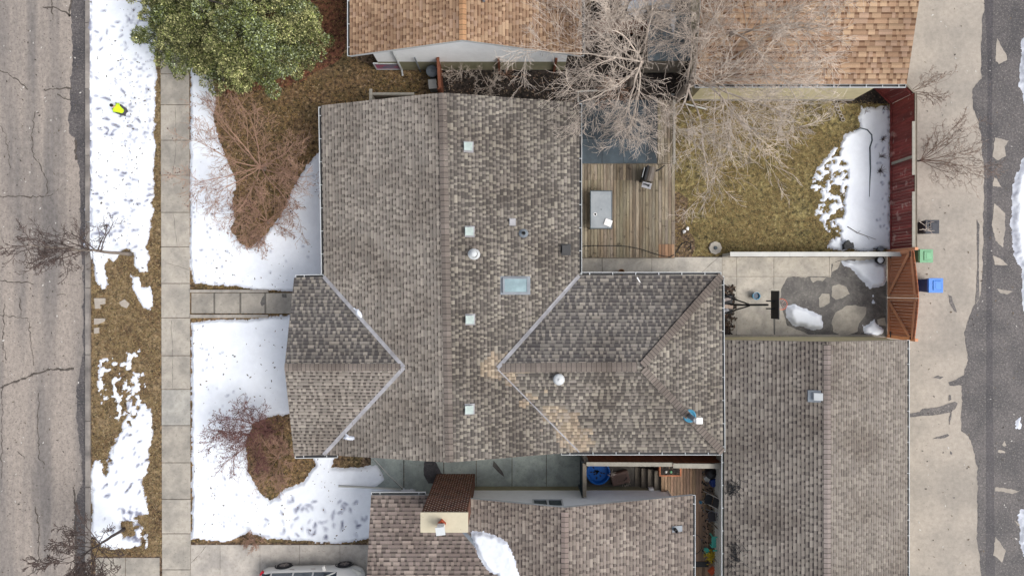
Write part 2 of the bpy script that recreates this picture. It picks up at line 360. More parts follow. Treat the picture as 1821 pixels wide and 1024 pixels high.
PAL_GREY = dict(tooth=[srgb(138, 131, 123), srgb(146, 139, 130), srgb(128, 122, 115)], mid=[srgb(129, 122, 115), srgb(119, 113, 106)], dark=srgb(74, 68, 65), blocks=0.3, tup=.82)
PAL_MIX = dict(tooth=[srgb(134, 128, 119), srgb(143, 137, 126), srgb(124, 118, 111)], mid=[srgb(110, 104, 98), srgb(99, 94, 89)], dark=srgb(78, 74, 71), blocks=1.4, tup=.80)
PAL_WING = dict(tooth=[srgb(126, 121, 115), srgb(136, 130, 122), srgb(114, 110, 105)], mid=[srgb(102, 98, 95), srgb(92, 89, 88)], dark=srgb(72, 69, 69), blocks=1.0, tup=.76)
PAL_GAR = dict(tooth=[srgb(124, 118, 111), srgb(131, 125, 118), srgb(117, 111, 105)], mid=[srgb(119, 112, 106), srgb(110, 104, 99)], dark=srgb(68, 63, 62), blocks=0.3, tup=.78)
PAL_ORG = dict(tooth=[srgb(166, 139, 113), srgb(176, 149, 122), srgb(156, 128, 104), srgb(164, 138, 117)], mid=[srgb(154, 125, 101), srgb(144, 117, 95)], dark=srgb(104, 79, 62), blocks=0.35, tup=.84)
PAL_NB = dict(tooth=[srgb(136, 126, 118), srgb(145, 136, 127), srgb(126, 117, 110)], mid=[srgb(124, 115, 108), srgb(113, 105, 99)], dark=srgb(76, 68, 66), blocks=0.45, tup=.80)

def shingles(mb, poly3, pal, seed=1, e=0.143, tw=(0.10, 0.26), gw=(0.05, 0.13), band=0.38, th=0.018, patch=None, tsplit=0.6):
    rg = random.Random(seed); P0 = [Vector(p) for p in poly3]
    pl = fit_plane(P0); n = Vector((-pl[0], -pl[1], 1)).normalized()
    up = (Vector((0, 0, 1)) - n * n.z).normalized(); u = up.cross(n).normalized()
    O = P0[0]; uv = [((p - O).dot(u), (p - O).dot(up)) for p in P0]
    if area2(uv) < 0: uv = uv[::-1]
    vmin = min(q[1] for q in uv); vmax = max(q[1] for q in uv)
    def W(a, b, off): return O + u * a + up * b + n * off
    k = 0; v = vmin
    while v < vmax:
        strip = clip_half(clip_half(uv, 1, v, True), 1, v + e, False)
        if len(strip) >= 3 and abs(area2(strip)) > 1e-4:
            u0 = min(q[0] for q in strip); u1 = max(q[0] for q in strip); x = u0 - rg.random() * 3.0
            ramp = lambda b: th * (1 - (b - v) / e)
            blk = 0.0; blkend = x; tooth = rg.random() < 0.5
            while x < u1:
                if x >= blkend: blk = rg.choice((-1, -0.5, 0, 0, 0.5)) * pal['blocks']; blkend = x + rg.uniform(0.3, 1.0); sh = rg.uniform(0.9, 1.1)
                w = rg.uniform(*tw) if tooth else rg.uniform(*gw)
                if tooth and rg.random() < .22: w *= rg.uniform(1.5, 2.6)
                if not tooth and rg.random() < .18: w *= rg.uniform(1.4, 2.2)
                w *= .86
                if not tooth and blk < -0.3: w *= 1.5
                if tooth and blk < -0.6: w *= 0.7
                pc = clip_half(clip_half(strip, 0, x, True), 0, x + w, False)
                if len(pc) >= 3 and abs(area2(pc)) > 1e-5:
                    c = rg.choice(pal['tooth']) if tooth else rg.choice(pal['mid'])
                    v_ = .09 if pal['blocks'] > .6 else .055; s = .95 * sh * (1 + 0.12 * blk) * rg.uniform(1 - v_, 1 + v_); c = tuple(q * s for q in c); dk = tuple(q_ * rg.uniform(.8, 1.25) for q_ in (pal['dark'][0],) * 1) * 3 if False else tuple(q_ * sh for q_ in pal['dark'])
                    if patch is not None:
                        wp = W(x + w / 2, v + e / 2, 0); f = patch(wp)
                        if f > 0.5:
                            q = rg.choice((srgb(172, 158, 138), srgb(162, 147, 128), srgb(152, 138, 122), srgb(146, 136, 124)))
                            c = q if tooth else tuple(z_ * 0.72 for z_ in q); dk = tuple(z_ * 0.5 for z_ in q)
                    if tooth:
                        r = 0.008
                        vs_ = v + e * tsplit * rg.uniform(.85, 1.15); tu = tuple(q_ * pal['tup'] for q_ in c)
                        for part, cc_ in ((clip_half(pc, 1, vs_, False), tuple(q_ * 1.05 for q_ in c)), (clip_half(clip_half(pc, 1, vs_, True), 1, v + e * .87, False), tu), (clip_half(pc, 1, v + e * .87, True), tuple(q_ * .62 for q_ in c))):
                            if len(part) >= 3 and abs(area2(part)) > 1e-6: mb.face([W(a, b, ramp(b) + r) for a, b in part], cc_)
                        lo = min(q[1] for q in pc)
                        if lo < v + 1e-4:
                            aa = [q[0] for q in pc if q[1] < v + 1e-3]
                            if len(aa) > 1:
                                a0, a1 = min(aa), max(aa)
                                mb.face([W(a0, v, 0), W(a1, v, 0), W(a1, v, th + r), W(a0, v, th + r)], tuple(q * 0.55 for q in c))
                                tp = max(q[1] for q in pc)
                                mb.face([W(a0, v, th), W(a0, v, th + r), W(a0, tp, ramp(tp) + r), W(a0, tp, ramp(tp))], c)
                                mb.face([W(a1, v, th), W(a1, v, th + r), W(a1, tp, ramp(tp) + r), W(a1, tp, ramp(tp))], c)
                    else:
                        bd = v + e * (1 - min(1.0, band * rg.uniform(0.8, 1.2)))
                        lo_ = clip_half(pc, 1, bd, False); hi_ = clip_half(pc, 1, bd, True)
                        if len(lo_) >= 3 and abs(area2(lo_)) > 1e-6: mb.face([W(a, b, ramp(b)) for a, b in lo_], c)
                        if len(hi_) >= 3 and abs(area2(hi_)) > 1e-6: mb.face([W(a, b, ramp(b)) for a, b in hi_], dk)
                        aa = [q[0] for q in pc if q[1] < v + 1e-3]
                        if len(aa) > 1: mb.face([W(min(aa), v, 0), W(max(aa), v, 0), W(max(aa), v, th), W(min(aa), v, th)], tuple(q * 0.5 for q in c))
                x += w; tooth = not tooth
        v += e; k += 1
    return pl

def slab(mb, poly3, t=0.16, c=(1, 1, 1)):
    """roof deck and fascia under the shingles"""
    n = len(poly3); i = len(mb.v); zt = -0.012
    mb.v.extend([(p[0], p[1], p[2] + zt) for p in poly3]); mb.v.extend([(p[0], p[1], p[2] - t) for p in poly3])
    mb.fi([i + k for k in range(n)], c); mb.fi([i + n + k for k in range(n)][::-1], c)
    for k in range(n):
        k2 = (k + 1) % n; mb.fi((i + k, i + k2, i + n + k2, i + n + k), c)

def caps(mb, p0, p1, dl, dr, w=0.15, pitch=0.145, col_=None, seed=5, lift_=0.03):
    rg = random.Random(seed); p0 = Vector(p0); p1 = Vector(p1); L = (p1 - p0).length; n = int(L / pitch); d = (p1 - p0) / L
    dl = Vector(dl).normalized() * w; dr = Vector(dr).normalized() * w; Z = Vector((0, 0, 1))
    for i in range(n):
        a = p0 + d * (i * pitch); b = a + d * (pitch * 1.04); h0 = lift_; h1 = lift_ + 0.014
        kk = rg.uniform(0.86, 1.12); c = tuple(q * kk for q in col_)
        for s in (dl, dr):
            mb.face([a + Z * h0, b + Z * h1, b + s + Z * h1, a + s + Z * h0], c)
        dkc = tuple(q * 0.4 for q in c)
        for s in (dl, dr):
            g2 = d * .022; mb.face([b + Z * (h1 + .002), b + s + Z * (h1 + .002), b - g2 + s + Z * (h1 + .002), b - g2 + Z * (h1 + .002)], dkc)
            mb.face([a + s + Z * h0, b + s + Z * h1, b + s, a + s], dkc)

def valley(mb, p0, p1, pla, plb, w=0.085):
    """two leaves of a metal valley, lying on the planes pla and plb"""
    p0 = Vector(p0); p1 = Vector(p1); d = (p1 - p0).normalized(); s = Vector((-d.y, d.x, 0)).normalized()
    for sg in (1, -1):
        o = s * w * sg; q = []
        for p, off in ((p0, 0), (p1, 0), (p1, 1), (p0, 1)):
            x, y = p.x + o.x * off, p.y + o.y * off
            za = max(pla[0] * x + pla[1] * y + pla[2], plb[0] * x + plb[1] * y + plb[2])
            q.append(Vector((x, y, za + 0.034)))
        mb.face(q); qq = [v + Vector((0, 0, -0.03)) for v in q]
        mb.face([q[2], q[3], qq[3], qq[2]])

def gutter(parent, p0, p1, out, w=0.12, tick=0.95, name='gutter'):
    p0 = Vector(p0); p1 = Vector(p1); o = Vector(out).normalized(); d = (p1 - p0).normalized(); L = (p1 - p0).length
    mb = MB(); z = Vector((0, 0, 1)); a = -0.02
    # outer lip, floor, inner flange, end caps, hangers
    def strip(o0, o1, z0, z1, m=0): mb.hexa([p0 + o * o0 + z * z0, p1 + o * o0 + z * z0, p1 + o * o1 + z * z0, p0 + o * o1 + z * z0,
                                              p0 + o * o0 + z * z1, p1 + o * o0 + z * z1, p1 + o * o1 + z * z1, p0 + o * o1 + z * z1], (1, 1, 1), m)
    strip(w - 0.022, w, -0.13, a, 0); strip(0.012, w - 0.022, -0.13, -0.085, 1)
    for q in (p0, p1 - d * 0.02): mb.hexa([q + z * -0.13, q + d * 0.02 + z * -0.13, q + d * 0.02 + o * w + z * -0.13, q + o * w + z * -0.13,
                                           q + z * (a - .004), q + d * 0.02 + z * (a - .004), q + d * 0.02 + o * (w - .003) + z * (a - .004), q + o * (w - .003) + z * (a - .004)])
    t = 0.35
    while t < L - 0.1:
        q = p0 + d * t
        mb.hexa([q + z * (a - .02), q + d * 0.025 + z * (a - .02), q + d * 0.025 + o * w + z * (a - .02), q + o * w + z * (a - .02),
                 q + z * (a + .004), q + d * 0.025 + z * (a + .004), q + d * 0.025 + o * (w + .003) + z * (a + .004), q + o * (w + .003) + z * (a + .004)])
        t += tick
    return mb.build(name, [mt['white_metal'], mt['gutter_muck']], parent)

def tubes_mb(pts, r, n=8):
    mb = MB(); mb.tube(pts, r, n); return mb

# ---------------------------------------------------------------- snow cover
def snow(name, label, polys, holes=(), h=0.06, cell=0.05, edge=0.10, ns=1.6, prints=(), zf=None, zref=0.0, seed=5, ramp=0.14, kind='stuff', spots=None, cat='snow', dirty=(), thr=.5):
    pw = [[P(x, y, zref) for x, y in p] for p in polys]; hw = [[P(x, y, zref) for x, y in p] for p in holes]
    xs = [p.x for q in pw for p in q]; ys = [p.y for q in pw for p in q]; pad = edge * 2 + 0.1
    X, Y = np.meshgrid(np.arange(min(xs) - pad, max(xs) + pad, cell), np.arange(min(ys) - pad, max(ys) + pad, cell), indexing='ij')
    d = np.full(X.shape, -1e9)
    for p in pw: d = np.maximum(d, sdist(X, Y, p))
    for p in hw: d = np.minimum(d, -sdist(X, Y, p))
    d = d + edge * 2 * (fbm(X, Y, ns, 5, seed) - 0.5) * 2
    d = d + .10 * (fbm(X, Y, 6.5, 3, seed + 60) - .5)
    if spots is not None:       # thin, broken cover
        f = fbm(X, Y, 4.6, 3, seed + 40); zone = np.full(X.shape, -1e9)
        for p in spots: zone = np.maximum(zone, sdist(X, Y, [P(x, y, zref) for x, y in p]))
        k = np.clip(zone / 0.35, 0, 1); d = d * (1 - k) + np.minimum(d, (f - thr) * 1.2) * k
    s = np.clip(d / ramp, 0, 1); s = s * s * (3 - 2 * s)
    Z = h * s * (0.75 + 0.5 * fbm(X, Y, 0.9, 3, seed + 9)) + 0.03 * s * (fbm(X, Y, 2.6, 4, seed + 19) - 0.5)
    tint = np.ones(X.shape)
    for (fx, fy, ang, ll, ww, dep) in prints:
        c = P(fx, fy, 0); r = ll * 1.5
        i0 = max(0, int((c.x - r - X[0, 0]) / cell)); i1 = int((c.x + r - X[0, 0]) / cell) + 1
        j0 = max(0, int((c.y - r - Y[0, 0]) / cell)); j1 = int((c.y + r - Y[0, 0]) / cell) + 1
        if i1 <= i0 or j1 <= j0: continue
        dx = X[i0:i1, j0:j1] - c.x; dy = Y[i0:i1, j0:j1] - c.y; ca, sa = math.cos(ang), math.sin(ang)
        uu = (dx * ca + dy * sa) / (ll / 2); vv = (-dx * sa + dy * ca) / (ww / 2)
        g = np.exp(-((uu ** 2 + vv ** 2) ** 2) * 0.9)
        Z[i0:i1, j0:j1] -= g * dep; tint[i0:i1, j0:j1] *= 1 - g * min(0.75, dep * 15)  # prints tinted darker: packed slush plus shade put into the dents
    tint *= 1 - 0.05 * fbm(X, Y, 1.3, 3, seed + 77)
    for dp in dirty:      # grit and slush thrown up from the road
        k = np.clip(sdist(X, Y, PL(dp)) / 0.12, 0, 1); f = fbm(X, Y, 7, 3, seed + 31); tint *= 1 - k * np.clip((f - .45) * 6, 0, .72); Z += k * (f - .5) * .05
    thin = np.clip(1 - d / (ramp * 0.9), 0, 1); tint *= 1 - 0.5 * thin * fbm(X, Y, 5, 2, seed + 3)
    base = np.zeros(X.shape) + 0.012 if zf is None else zf(X, Y)
    on = d > 0; Z = np.where(on, base + np.maximum(Z, 0.006), base - 0.012)
    any_ = on[:-1, :-1] | on[1:, :-1] | on[:-1, 1:] | on[1:, 1:]
    I, J = np.nonzero(any_)
    idx = -np.ones(X.shape, int)
    need = np.zeros(X.shape, bool); need[I, J] = need[I + 1, J] = need[I, J + 1] = need[I + 1, J + 1] = True
    idx[need] = np.arange(need.sum())
    V = np.stack([X[need], Y[need], Z[need]], 1)
    # ragged, unaligned edge
    V[:, 0] += (fbm(V[:, 0], V[:, 1], 9, 2, 70) - 0.5) * cell * 1.2; V[:, 1] += (fbm(V[:, 0], V[:, 1], 9, 2, 80) - 0.5) * cell * 1.2
    Fc = np.stack([idx[I, J], idx[I + 1, J], idx[I + 1, J + 1], idx[I, J + 1]], 1)
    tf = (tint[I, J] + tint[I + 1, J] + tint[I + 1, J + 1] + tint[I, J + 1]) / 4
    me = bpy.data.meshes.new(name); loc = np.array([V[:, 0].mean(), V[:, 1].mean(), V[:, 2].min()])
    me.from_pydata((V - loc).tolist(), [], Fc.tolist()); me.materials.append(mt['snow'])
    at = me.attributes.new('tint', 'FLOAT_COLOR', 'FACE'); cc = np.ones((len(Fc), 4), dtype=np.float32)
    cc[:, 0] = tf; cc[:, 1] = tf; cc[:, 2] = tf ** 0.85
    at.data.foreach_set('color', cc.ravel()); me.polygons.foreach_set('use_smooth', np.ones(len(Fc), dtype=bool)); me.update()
    o = bpy.data.objects.new(name, me); col.objects.link(o); o.location = loc
    return tag(o, label, cat, kind=kind)

# ================================================================= THE SETTING
g = MB(); flat(g, [(-400, -400), (400, -400), (400, 400), (-400, 400)], 0.0)
tag(g.build('ground', mt['dirt']), 'bare brown winter ground', 'ground', kind='structure')

def area(name, pts, mat, z=0.006, amp=0.03, label=None, seed=3, kind='structure'):
    mb = MB(); flat(mb, rough(PL(pts), amp, 0.25, seed), z); o = mb.build(name, mat); return tag(o, label, name.replace('_', ' '), kind=kind)

VERGE = [(163, -120), (287, -120), (289, 989), (168, 989), (163, 1040)]
FRONT = [(337, -200), (620, -200), (625, 100), (680, 125), (786, 128), (786, 300), (640, 830), (660, 850), (660, 965), (340, 965)]
BACK = [(1200, 178), (1583, 180), (1583, 450), (1283, 455), (1200, 458)]
area('verge_grass', VERGE, mt['verge_grass'], label='dry brown grass verge between street kerb and sidewalk')
area('front_lawn', FRONT, mt['front_grass'], label='rusty brown front yard grass around the snow', seed=4)
area('back_lawn', BACK, mt['back_grass'], label='golden dry lawn behind the house', seed=5)
area('garden_soil', [(786, 125), (1050, 60), (1050, -150), (1235, -150), (1235, 182), (1200, 182), (1030, 190), (1030, 260), (786, 260)], mt['dark_soil'], label='dark bare soil between the two houses', seed=6, z=0.010)
area('garden_bed', [(1470, 155), (1583, 150), (1583, 186), (1500, 184), (1475, 180)], mt['dark_soil'], label='dark garden bed beside the orange roof garage', z=0.014)
area('mulch', [(555, -120), (620, -120), (622, 60), (610, 100), (560, 128), (500, 158), (400, 168), (395, 120)], M('mulch_mat', srgb(104, 66, 50), .95, .8, 6, sharp=.13, bump=1, bscale=10, big=srgb(76, 48, 38), bigscale=1.2, bigfac=.8, speck=(srgb(140, 96, 76), 9, .58, .6)), z=.014, amp=.1, label='red brown mulch around the big evergreen')
area('worn_soil', [(1198, 340), (1222, 352), (1218, 400), (1236, 430), (1230, 457), (1198, 457)], mt['dirt'], z=0.012, amp=0.06, label='worn strip of soil along the deck edge')

# west street with wet gutter and cracks
st = MB()
flat(st, [(-60, -60), (P(152, 0).x, -60), (P(152, 0).x, 60), (-60, 60)], 0.010)
flat(st, rough(PL([(128, -60), (128, 130), (124, 160), (125, 238), (135, 245), (136, 280), (143, 300), (142, 350), (144, 420), (148, 500), (147, 640), (140, 680), (136, 700), (140, 780), (146, 820), (147, 860), (132, 900), (134, 1100), (160, 1100), (160, -60)]), 0.045, 0.08), 0.015, m=1)
def crack(mb, pts, w=0.035, m=2, z=0.019, seed=1, jit=0.05):
    rg = random.Random(seed); Q = []
    P_ = PL(pts)
    for a, b in zip(P_[:-1], P_[1:]):
        n = max(2, int((b - a).length / 0.12))
        for k in range(n):
            p = a + (b - a) * k / n; Q.append(Vector((p.x + rg.uniform(-jit, jit), p.y + rg.uniform(-jit, jit), 0)))
    Q.append(P_[-1])
    for i in range(len(Q) - 1):
        d = (Q[i + 1] - Q[i]).normalized(); s = Vector((-d.y, d.x, 0)); wa = w * (0.5 + rg.random()) / 2
        mb.face([(Q[i] - s * wa)[:2] + (z,), (Q[i + 1] - s * wa)[:2] + (z,), (Q[i + 1] + s * wa)[:2] + (z,), (Q[i] + s * wa)[:2] + (z,)], m=m)
for i, (pts, w) in enumerate([([(75, 14), (95, 13), (110, 20), (125, 30)], .04), ([(92, 0), (94, 36)], .03), ([(77, 161), (100, 158), (128, 158)], .05), ([(103, 168), (118, 177), (126, 177)], .03),
        ([(0, 124), (25, 138), (50, 160)], .03), ([(62, 200), (57, 240), (60, 280), (72, 295), (84, 318), (84, 345)], .025), ([(0, 690), (30, 678), (60, 665), (85, 658), (132, 655)], .06),
        ([(5, 682), (4, 760), (3, 850)], .02), ([(70, 700), (68, 760), (70, 815), (80, 825)], .025), ([(64, 900), (70, 940), (69, 1010), (50, 1024), (48, 1060)], .03), ([(0, 560), (50, 566), (55, 600), (60, 650)], .02),
        ([(8, 540), (6, 620), (12, 640)], .025), ([(0, 350), (40, 350), (75, 350), (95, 345)], .03), ([(36, 530), (38, 560)], .03), ([(104, 525), (118, 524)], .03), ([(30, 800), (45, 815)], .02),
        ([(128, 0), (124, 30)], .05), ([(134, 250), (136, 285)], .06), ([(133, 870), (135, 910), (137, 1060)], .06), ([(0, 500), (50, 502), (60, 506)], .03), ([(0, 225), (10, 240), (20, 300)], .02)]):
    crack(st, pts, w * 1.35, seed=i)
for i in range(60):    # pebbles and crumbs of gravel on the road
    p = P(RG.uniform(0, 150), RG.uniform(0, 1024)); st.lathe((p.x, p.y, 0.012), [(0.02, 0), (0.022, 0.012), (0.008, 0.022)], 5, c=(0.7, 0.7, 0.7), m=2)
tag(st.build('street', [mt['street'], mt['wet_asphalt'], mt['crack']]), 'worn beige street with cracks and a wet gutter', 'street', kind='structure')
kb = MB(); y = -30.0; x0, x1 = P(154, 0).x, P(162, 0).x
while y < 30:
    kb.box((x0, y, -0.05), (x1, y + 2.98, 0.12), c=(RG.uniform(.85, 1.1),) * 3); y += 3.0
tag(kb.build('street_kerb', mt['kerb'], bevel=0.015), 'low concrete kerb along the street', 'kerb', kind='structure')

# sidewalk slabs
sw = MB(); js = [-60, 8, 70, 132, 187, 250, 312, 378, 439, 504, 565, 632, 692, 756, 822, 887, 948, 1012, 1076]
for a, b in zip(js[:-1], js[1:]):
    t = RG.uniform(1.0, 1.14); cc = (t, t, t)
    if a == 692: cc = (1.14, 1.19, 1.24)
    p = P(286 + a * 0.003, b - 0.5); q = P(336.5 + a * 0.003, a + 0.5); sw.box((p.x, p.y, -0.03), (q.x, q.y, 0.035), c=cc)
for i, pts in enumerate([[(312, 190), (314, 260), (308, 310)], [(309, 380), (312, 410), (316, 438)], [(295, 468), (318, 474), (336, 480)], [(305, 570), (308, 640), (307, 690)]]):
    crack(sw, pts, 0.012, m=1, z=0.038, seed=90 + i, jit=0.02)
tag(sw.build('sidewalk', [mt['concrete'], mt['crack']], bevel=0.006), 'concrete slab sidewalk beside the street verge', 'sidewalk', kind='structure')

# front walk: slabs stepping up with low side kerbs
fw = MB()
for i, (a, b) in enumerate([(341, 383), (384, 430), (431, 475), (476, 560)]):
    p = P(a, 557); q = P(b, 521); z = 0.04 + 0.05 * i; fw.box((p.x, p.y, -0.02), (q.x, q.y, z), c=(0.92 + 0.03 * i,) * 3)
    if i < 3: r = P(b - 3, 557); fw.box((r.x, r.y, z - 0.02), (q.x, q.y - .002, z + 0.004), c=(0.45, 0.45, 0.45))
for ya, yb in ((515, 520), (559, 565)):
    p = P(340, yb); q = P(478, ya); fw.box((p.x, p.y, -0.02), (q.x, q.y, 0.13), c=(1.02, 1.02, 1.04))
flat(fw, rough(PL([(468, 530), (474, 522), (475, 540), (468, 545), (465, 538)]), .02, .1), 0.145, m=1)
flat(fw, rough(PL([(503, 522), (511, 522), (512, 529), (504, 529)]), .02, .1), 0.194, m=1)
tag(fw.build('front_walk', [mt['concrete'], mt['wet_concrete']], bevel=0.008), 'stepped concrete walk from the sidewalk to the front door', 'walkway', kind='structure')

# driveways and side passage
dw = MB()
for a, b in zip([340, 392, 463, 533, 605], [391, 462, 532, 604, 780]):
    p = P(a, 1150); q = P(b + .5, 968); t = RG.uniform(1.2, 1.32); dw.box((p.x, p.y, -0.03), (q.x, q.y, 0.03), c=(t, t, t * 1.03))
crack(dw, [(340, 1000), (355, 985), (367, 970)], 0.015, m=1, z=0.034, jit=0.01)
p = P(170, 1100); q = P(223, 991); dw.box((p.x, p.y, -0.03), (q.x, q.y, 0.02)); p = P(224, 1100); q = P(284, 991); dw.box((p.x, p.y, -0.03), (q.x, q.y, 0.022))
tag(dw.build('neighbour_driveway', [mt['concrete'], mt['crack']], bevel=0.006), 'pale concrete driveway under the white car', 'driveway', kind='structure')
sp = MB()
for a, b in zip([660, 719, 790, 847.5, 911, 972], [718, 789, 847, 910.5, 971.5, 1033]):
    p = P(a, 878); q = P(b, 780); t = RG.uniform(1.15, 1.3); sp.box((p.x, p.y, -0.03), (q.x - .012, q.y, 0.03), c=(t * .80, t * .98, t * 1.06))  # cool blue cast of the shade put into the slab colour
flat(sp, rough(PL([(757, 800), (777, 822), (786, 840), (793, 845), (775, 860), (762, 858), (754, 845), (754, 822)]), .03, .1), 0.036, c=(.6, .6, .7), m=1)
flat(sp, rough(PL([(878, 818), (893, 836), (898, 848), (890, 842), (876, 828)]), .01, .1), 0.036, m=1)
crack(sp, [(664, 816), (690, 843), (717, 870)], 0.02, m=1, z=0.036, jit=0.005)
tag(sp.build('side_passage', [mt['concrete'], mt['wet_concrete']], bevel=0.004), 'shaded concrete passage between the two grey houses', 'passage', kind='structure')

# back walk and parking pad
bw = MB()
for a, b in ((1031, 1070), (1071, 1158), (1159, 1283)):
    p = P(a, 500); q = P(b + .4, 457.5); t = RG.uniform(1.25, 1.35); bw.box((p.x, p.y, -0.03), (q.x, q.y, 0.05), c=(t * .98, t, t * 1.02))
crack(bw, [(1246, 486), (1265, 468), (1282, 454)], 0.015, m=1, z=0.054, jit=0.004)
tag(bw.build('back_walk', [mt['concrete'], mt['crack']], bevel=0.006), 'pale concrete walk between the deck and the wing roof', 'walkway', kind='structure')
pd_ = MB()
xs_ = [1284, 1310, 1376, 1475, 1578]; ys_ = [457, 492, 600]
for i in range(4):
    for j in range(2):
        a, b = xs_[i], xs_[i + 1] - .5; c_, d_ = ys_[j], ys_[j + 1] - .5
        p = P(a, d_); q = P(b, c_); t = RG.uniform(1.12, 1.3); pd_.box((p.x, p.y, -0.03), (q.x, q.y, 0.030), c=(t, t * 1.0, t * .99))
Zw, Zi = 0.035, 0.040
WETS = [[(1400, 494), (1440, 492), (1476, 494), (1478, 470), (1490, 462), (1520, 462), (1577, 500), (1578, 598), (1530, 599), (1480, 599), (1440, 596), (1400, 578), (1393, 560), (1386, 540), (1388, 515)],
        [(1374.5, 556), (1378.5, 556), (1378, 596), (1375.5, 597)]]
for k, w_ in enumerate(WETS): flat(pd_, rough(PL(w_), .03 if k == 0 else .003, .1, 20 + k), Zw, m=1)
for k, isl in enumerate([[(1479, 510), (1492, 504), (1506, 510), (1511, 523), (1500, 528), (1486, 533), (1479, 528)], [(1456, 530), (1462, 522), (1474, 523), (1475, 538), (1465, 545), (1457, 547)],
                         [(1485, 556), (1505, 543), (1520, 543), (1540, 546), (1538, 562), (1528, 575), (1524, 590), (1500, 597), (1480, 590), (1478, 575)], [(1440, 492), (1468, 493), (1462, 500), (1452, 498), (1444, 502)],
                         [(1560, 568), (1574, 566), (1575, 580), (1562, 578)], [(1480, 468), (1495, 464), (1488, 478), (1478, 484)]]):
    flat(pd_, rough(PL(isl), .025, .08, 30 + k), Zi, m=0, c=(1.12, 1.12, 1.1))
tag(pd_.build('parking_pad', [mt['concrete'], mt['wet_concrete']], bevel=0.004), 'concrete parking pad with dark wet stains behind the gate', 'parking pad', kind='structure')

# back alley: pale apron, wet asphalt with dry islands
al = MB(); flat(al, [(P(1577, 0).x, -60), (60, -60), (60, 60), (P(1577, 0).x, 60)], 0.010)
EDGE = [(1757, -80), (1755, 0), (1745, 45), (1744, 140), (1728, 165), (1730, 190), (1740, 215), (1748, 270), (1749, 400), (1747, 480), (1743, 530), (1732, 545), (1724, 565), (1716, 590), (1721, 640), (1712, 668), (1686, 678), (1690, 684), (1710, 684), (1711, 712), (1708, 740), (1708, 765), (1722, 775), (1732, 800), (1738, 830), (1737, 960), (1746, 1024), (1748, 1100)]
flat(al, rough(PL(EDGE + [(5000, 1100), (5000, -80)]), .04, .15, 8), 0.015, m=1)
for k, isl in enumerate([[(1772, 68), (1788, 95), (1790, 106), (1776, 114), (1770, 110)], [(1768, 245), (1793, 251), (1785, 262), (1788, 278), (1775, 286), (1764, 278)], [(1765, 317), (1772, 320), (1780, 333), (1766, 331)],
                         [(1766, 362), (1774, 368), (1787, 380), (1787, 405), (1784, 440), (1770, 428), (1763, 400)], [(1766, 453), (1778, 460), (1792, 472), (1770, 470)], [(1772, 513), (1800, 518), (1790, 523), (1778, 521)],
                         [(1785, 783), (1788, 792), (1784, 794), (1780, 790)], [(1769, 865), (1812, 872), (1800, 877), (1770, 872)], [(1803, 925), (1821, 935), (1821, 938), (1808, 932)], [(1770, 953), (1787, 977), (1782, 998), (1765, 985)], [(1773, 800), (1788, 803), (1786, 806), (1773, 805)]]):
    flat(al, rough(PL(isl), .03, .08, 50 + k), 0.020, m=0)
flat(al, PL([(1745, -80), (1756, 100), (1754, 500), (1752, 1100), (1770, 1100), (1764, 560), (1764, 100), (1768, -80)]), 0.017, c=(.62, .62, .68), m=1)
for k, w_ in enumerate([[(1616, 741), (1616, 735), (1636, 732), (1640, 727), (1672, 722), (1698, 714), (1703, 717), (1699, 726), (1690, 733), (1660, 738)], [(1657, 779), (1665, 776), (1685, 771), (1688, 774), (1680, 778)],
                        [(1686, 524), (1692, 527), (1696, 540), (1702, 556), (1698, 555), (1690, 543)], [(1658, 671), (1668, 667), (1678, 669), (1672, 673)], [(1736, 390), (1741, 400), (1740, 460), (1741, 530), (1734, 540), (1738, 470)], [(1687, 702), (1691, 702), (1692, 710), (1687, 712)],
                        [(1689, 802), (1693, 805), (1692, 809), (1689, 807)], [(1694, 884), (1698, 883), (1697, 886)], [(1693, 727), (1690, 745), (1687, 756), (1687, 740)]]):
    flat(al, rough(PL(w_), .015, .07, 70 + k), 0.020, m=1, c=(1.15, 1.15, 1.12))
tag(al.build('alley', [mt['apron'], mt['wet_asphalt']]), 'back alley with pale apron and dark wet asphalt', 'alley', kind='structure')

# stepping stones in the verge
for i, (pts, lb) in enumerate([([(168, 530), (188, 530), (188, 540), (178, 542), (180, 548), (170, 549)], 'pair of pale flagstones nearest the kerb below the street tree'),
                  ([(213, 537), (222, 532), (231, 540), (226, 548), (216, 544)], 'tilted square flagstone farther from the kerb in the verge'),
                  ([(168, 566), (188, 566), (187, 571), (176, 576), (168, 577)], 'pointed pale flagstone on the kerb below the others'),
                  ([(168, 583), (177, 582), (177, 592), (168, 593)], 'smallest square flagstone, lowest in the verge')]):
    mb = MB(); mb.prism([tuple(q[:2]) for q in PL(pts)][::-1], -0.02, 0.05); tag(mb.build('flagstone', mt['stone'], bevel=0.01), lb, 'stone', 'flagstones in the grass verge')

# ================================================================= SNOW
pr = []
rg = random.Random(5)
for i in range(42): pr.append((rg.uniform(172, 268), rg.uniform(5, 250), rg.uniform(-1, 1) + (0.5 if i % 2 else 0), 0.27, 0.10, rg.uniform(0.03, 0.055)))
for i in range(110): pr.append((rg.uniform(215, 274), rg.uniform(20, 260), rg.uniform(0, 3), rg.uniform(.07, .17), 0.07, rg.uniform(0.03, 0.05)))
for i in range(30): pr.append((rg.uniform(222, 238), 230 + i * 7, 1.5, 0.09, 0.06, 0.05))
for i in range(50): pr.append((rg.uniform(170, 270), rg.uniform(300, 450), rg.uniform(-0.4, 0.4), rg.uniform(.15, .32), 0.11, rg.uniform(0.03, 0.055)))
for i in range(60): pr.append((rg.uniform(185, 268), rg.uniform(700, 950), rg.uniform(0.3, 1.2), rg.uniform(.15, .35), 0.10, rg.uniform(0.03, 0.06)))
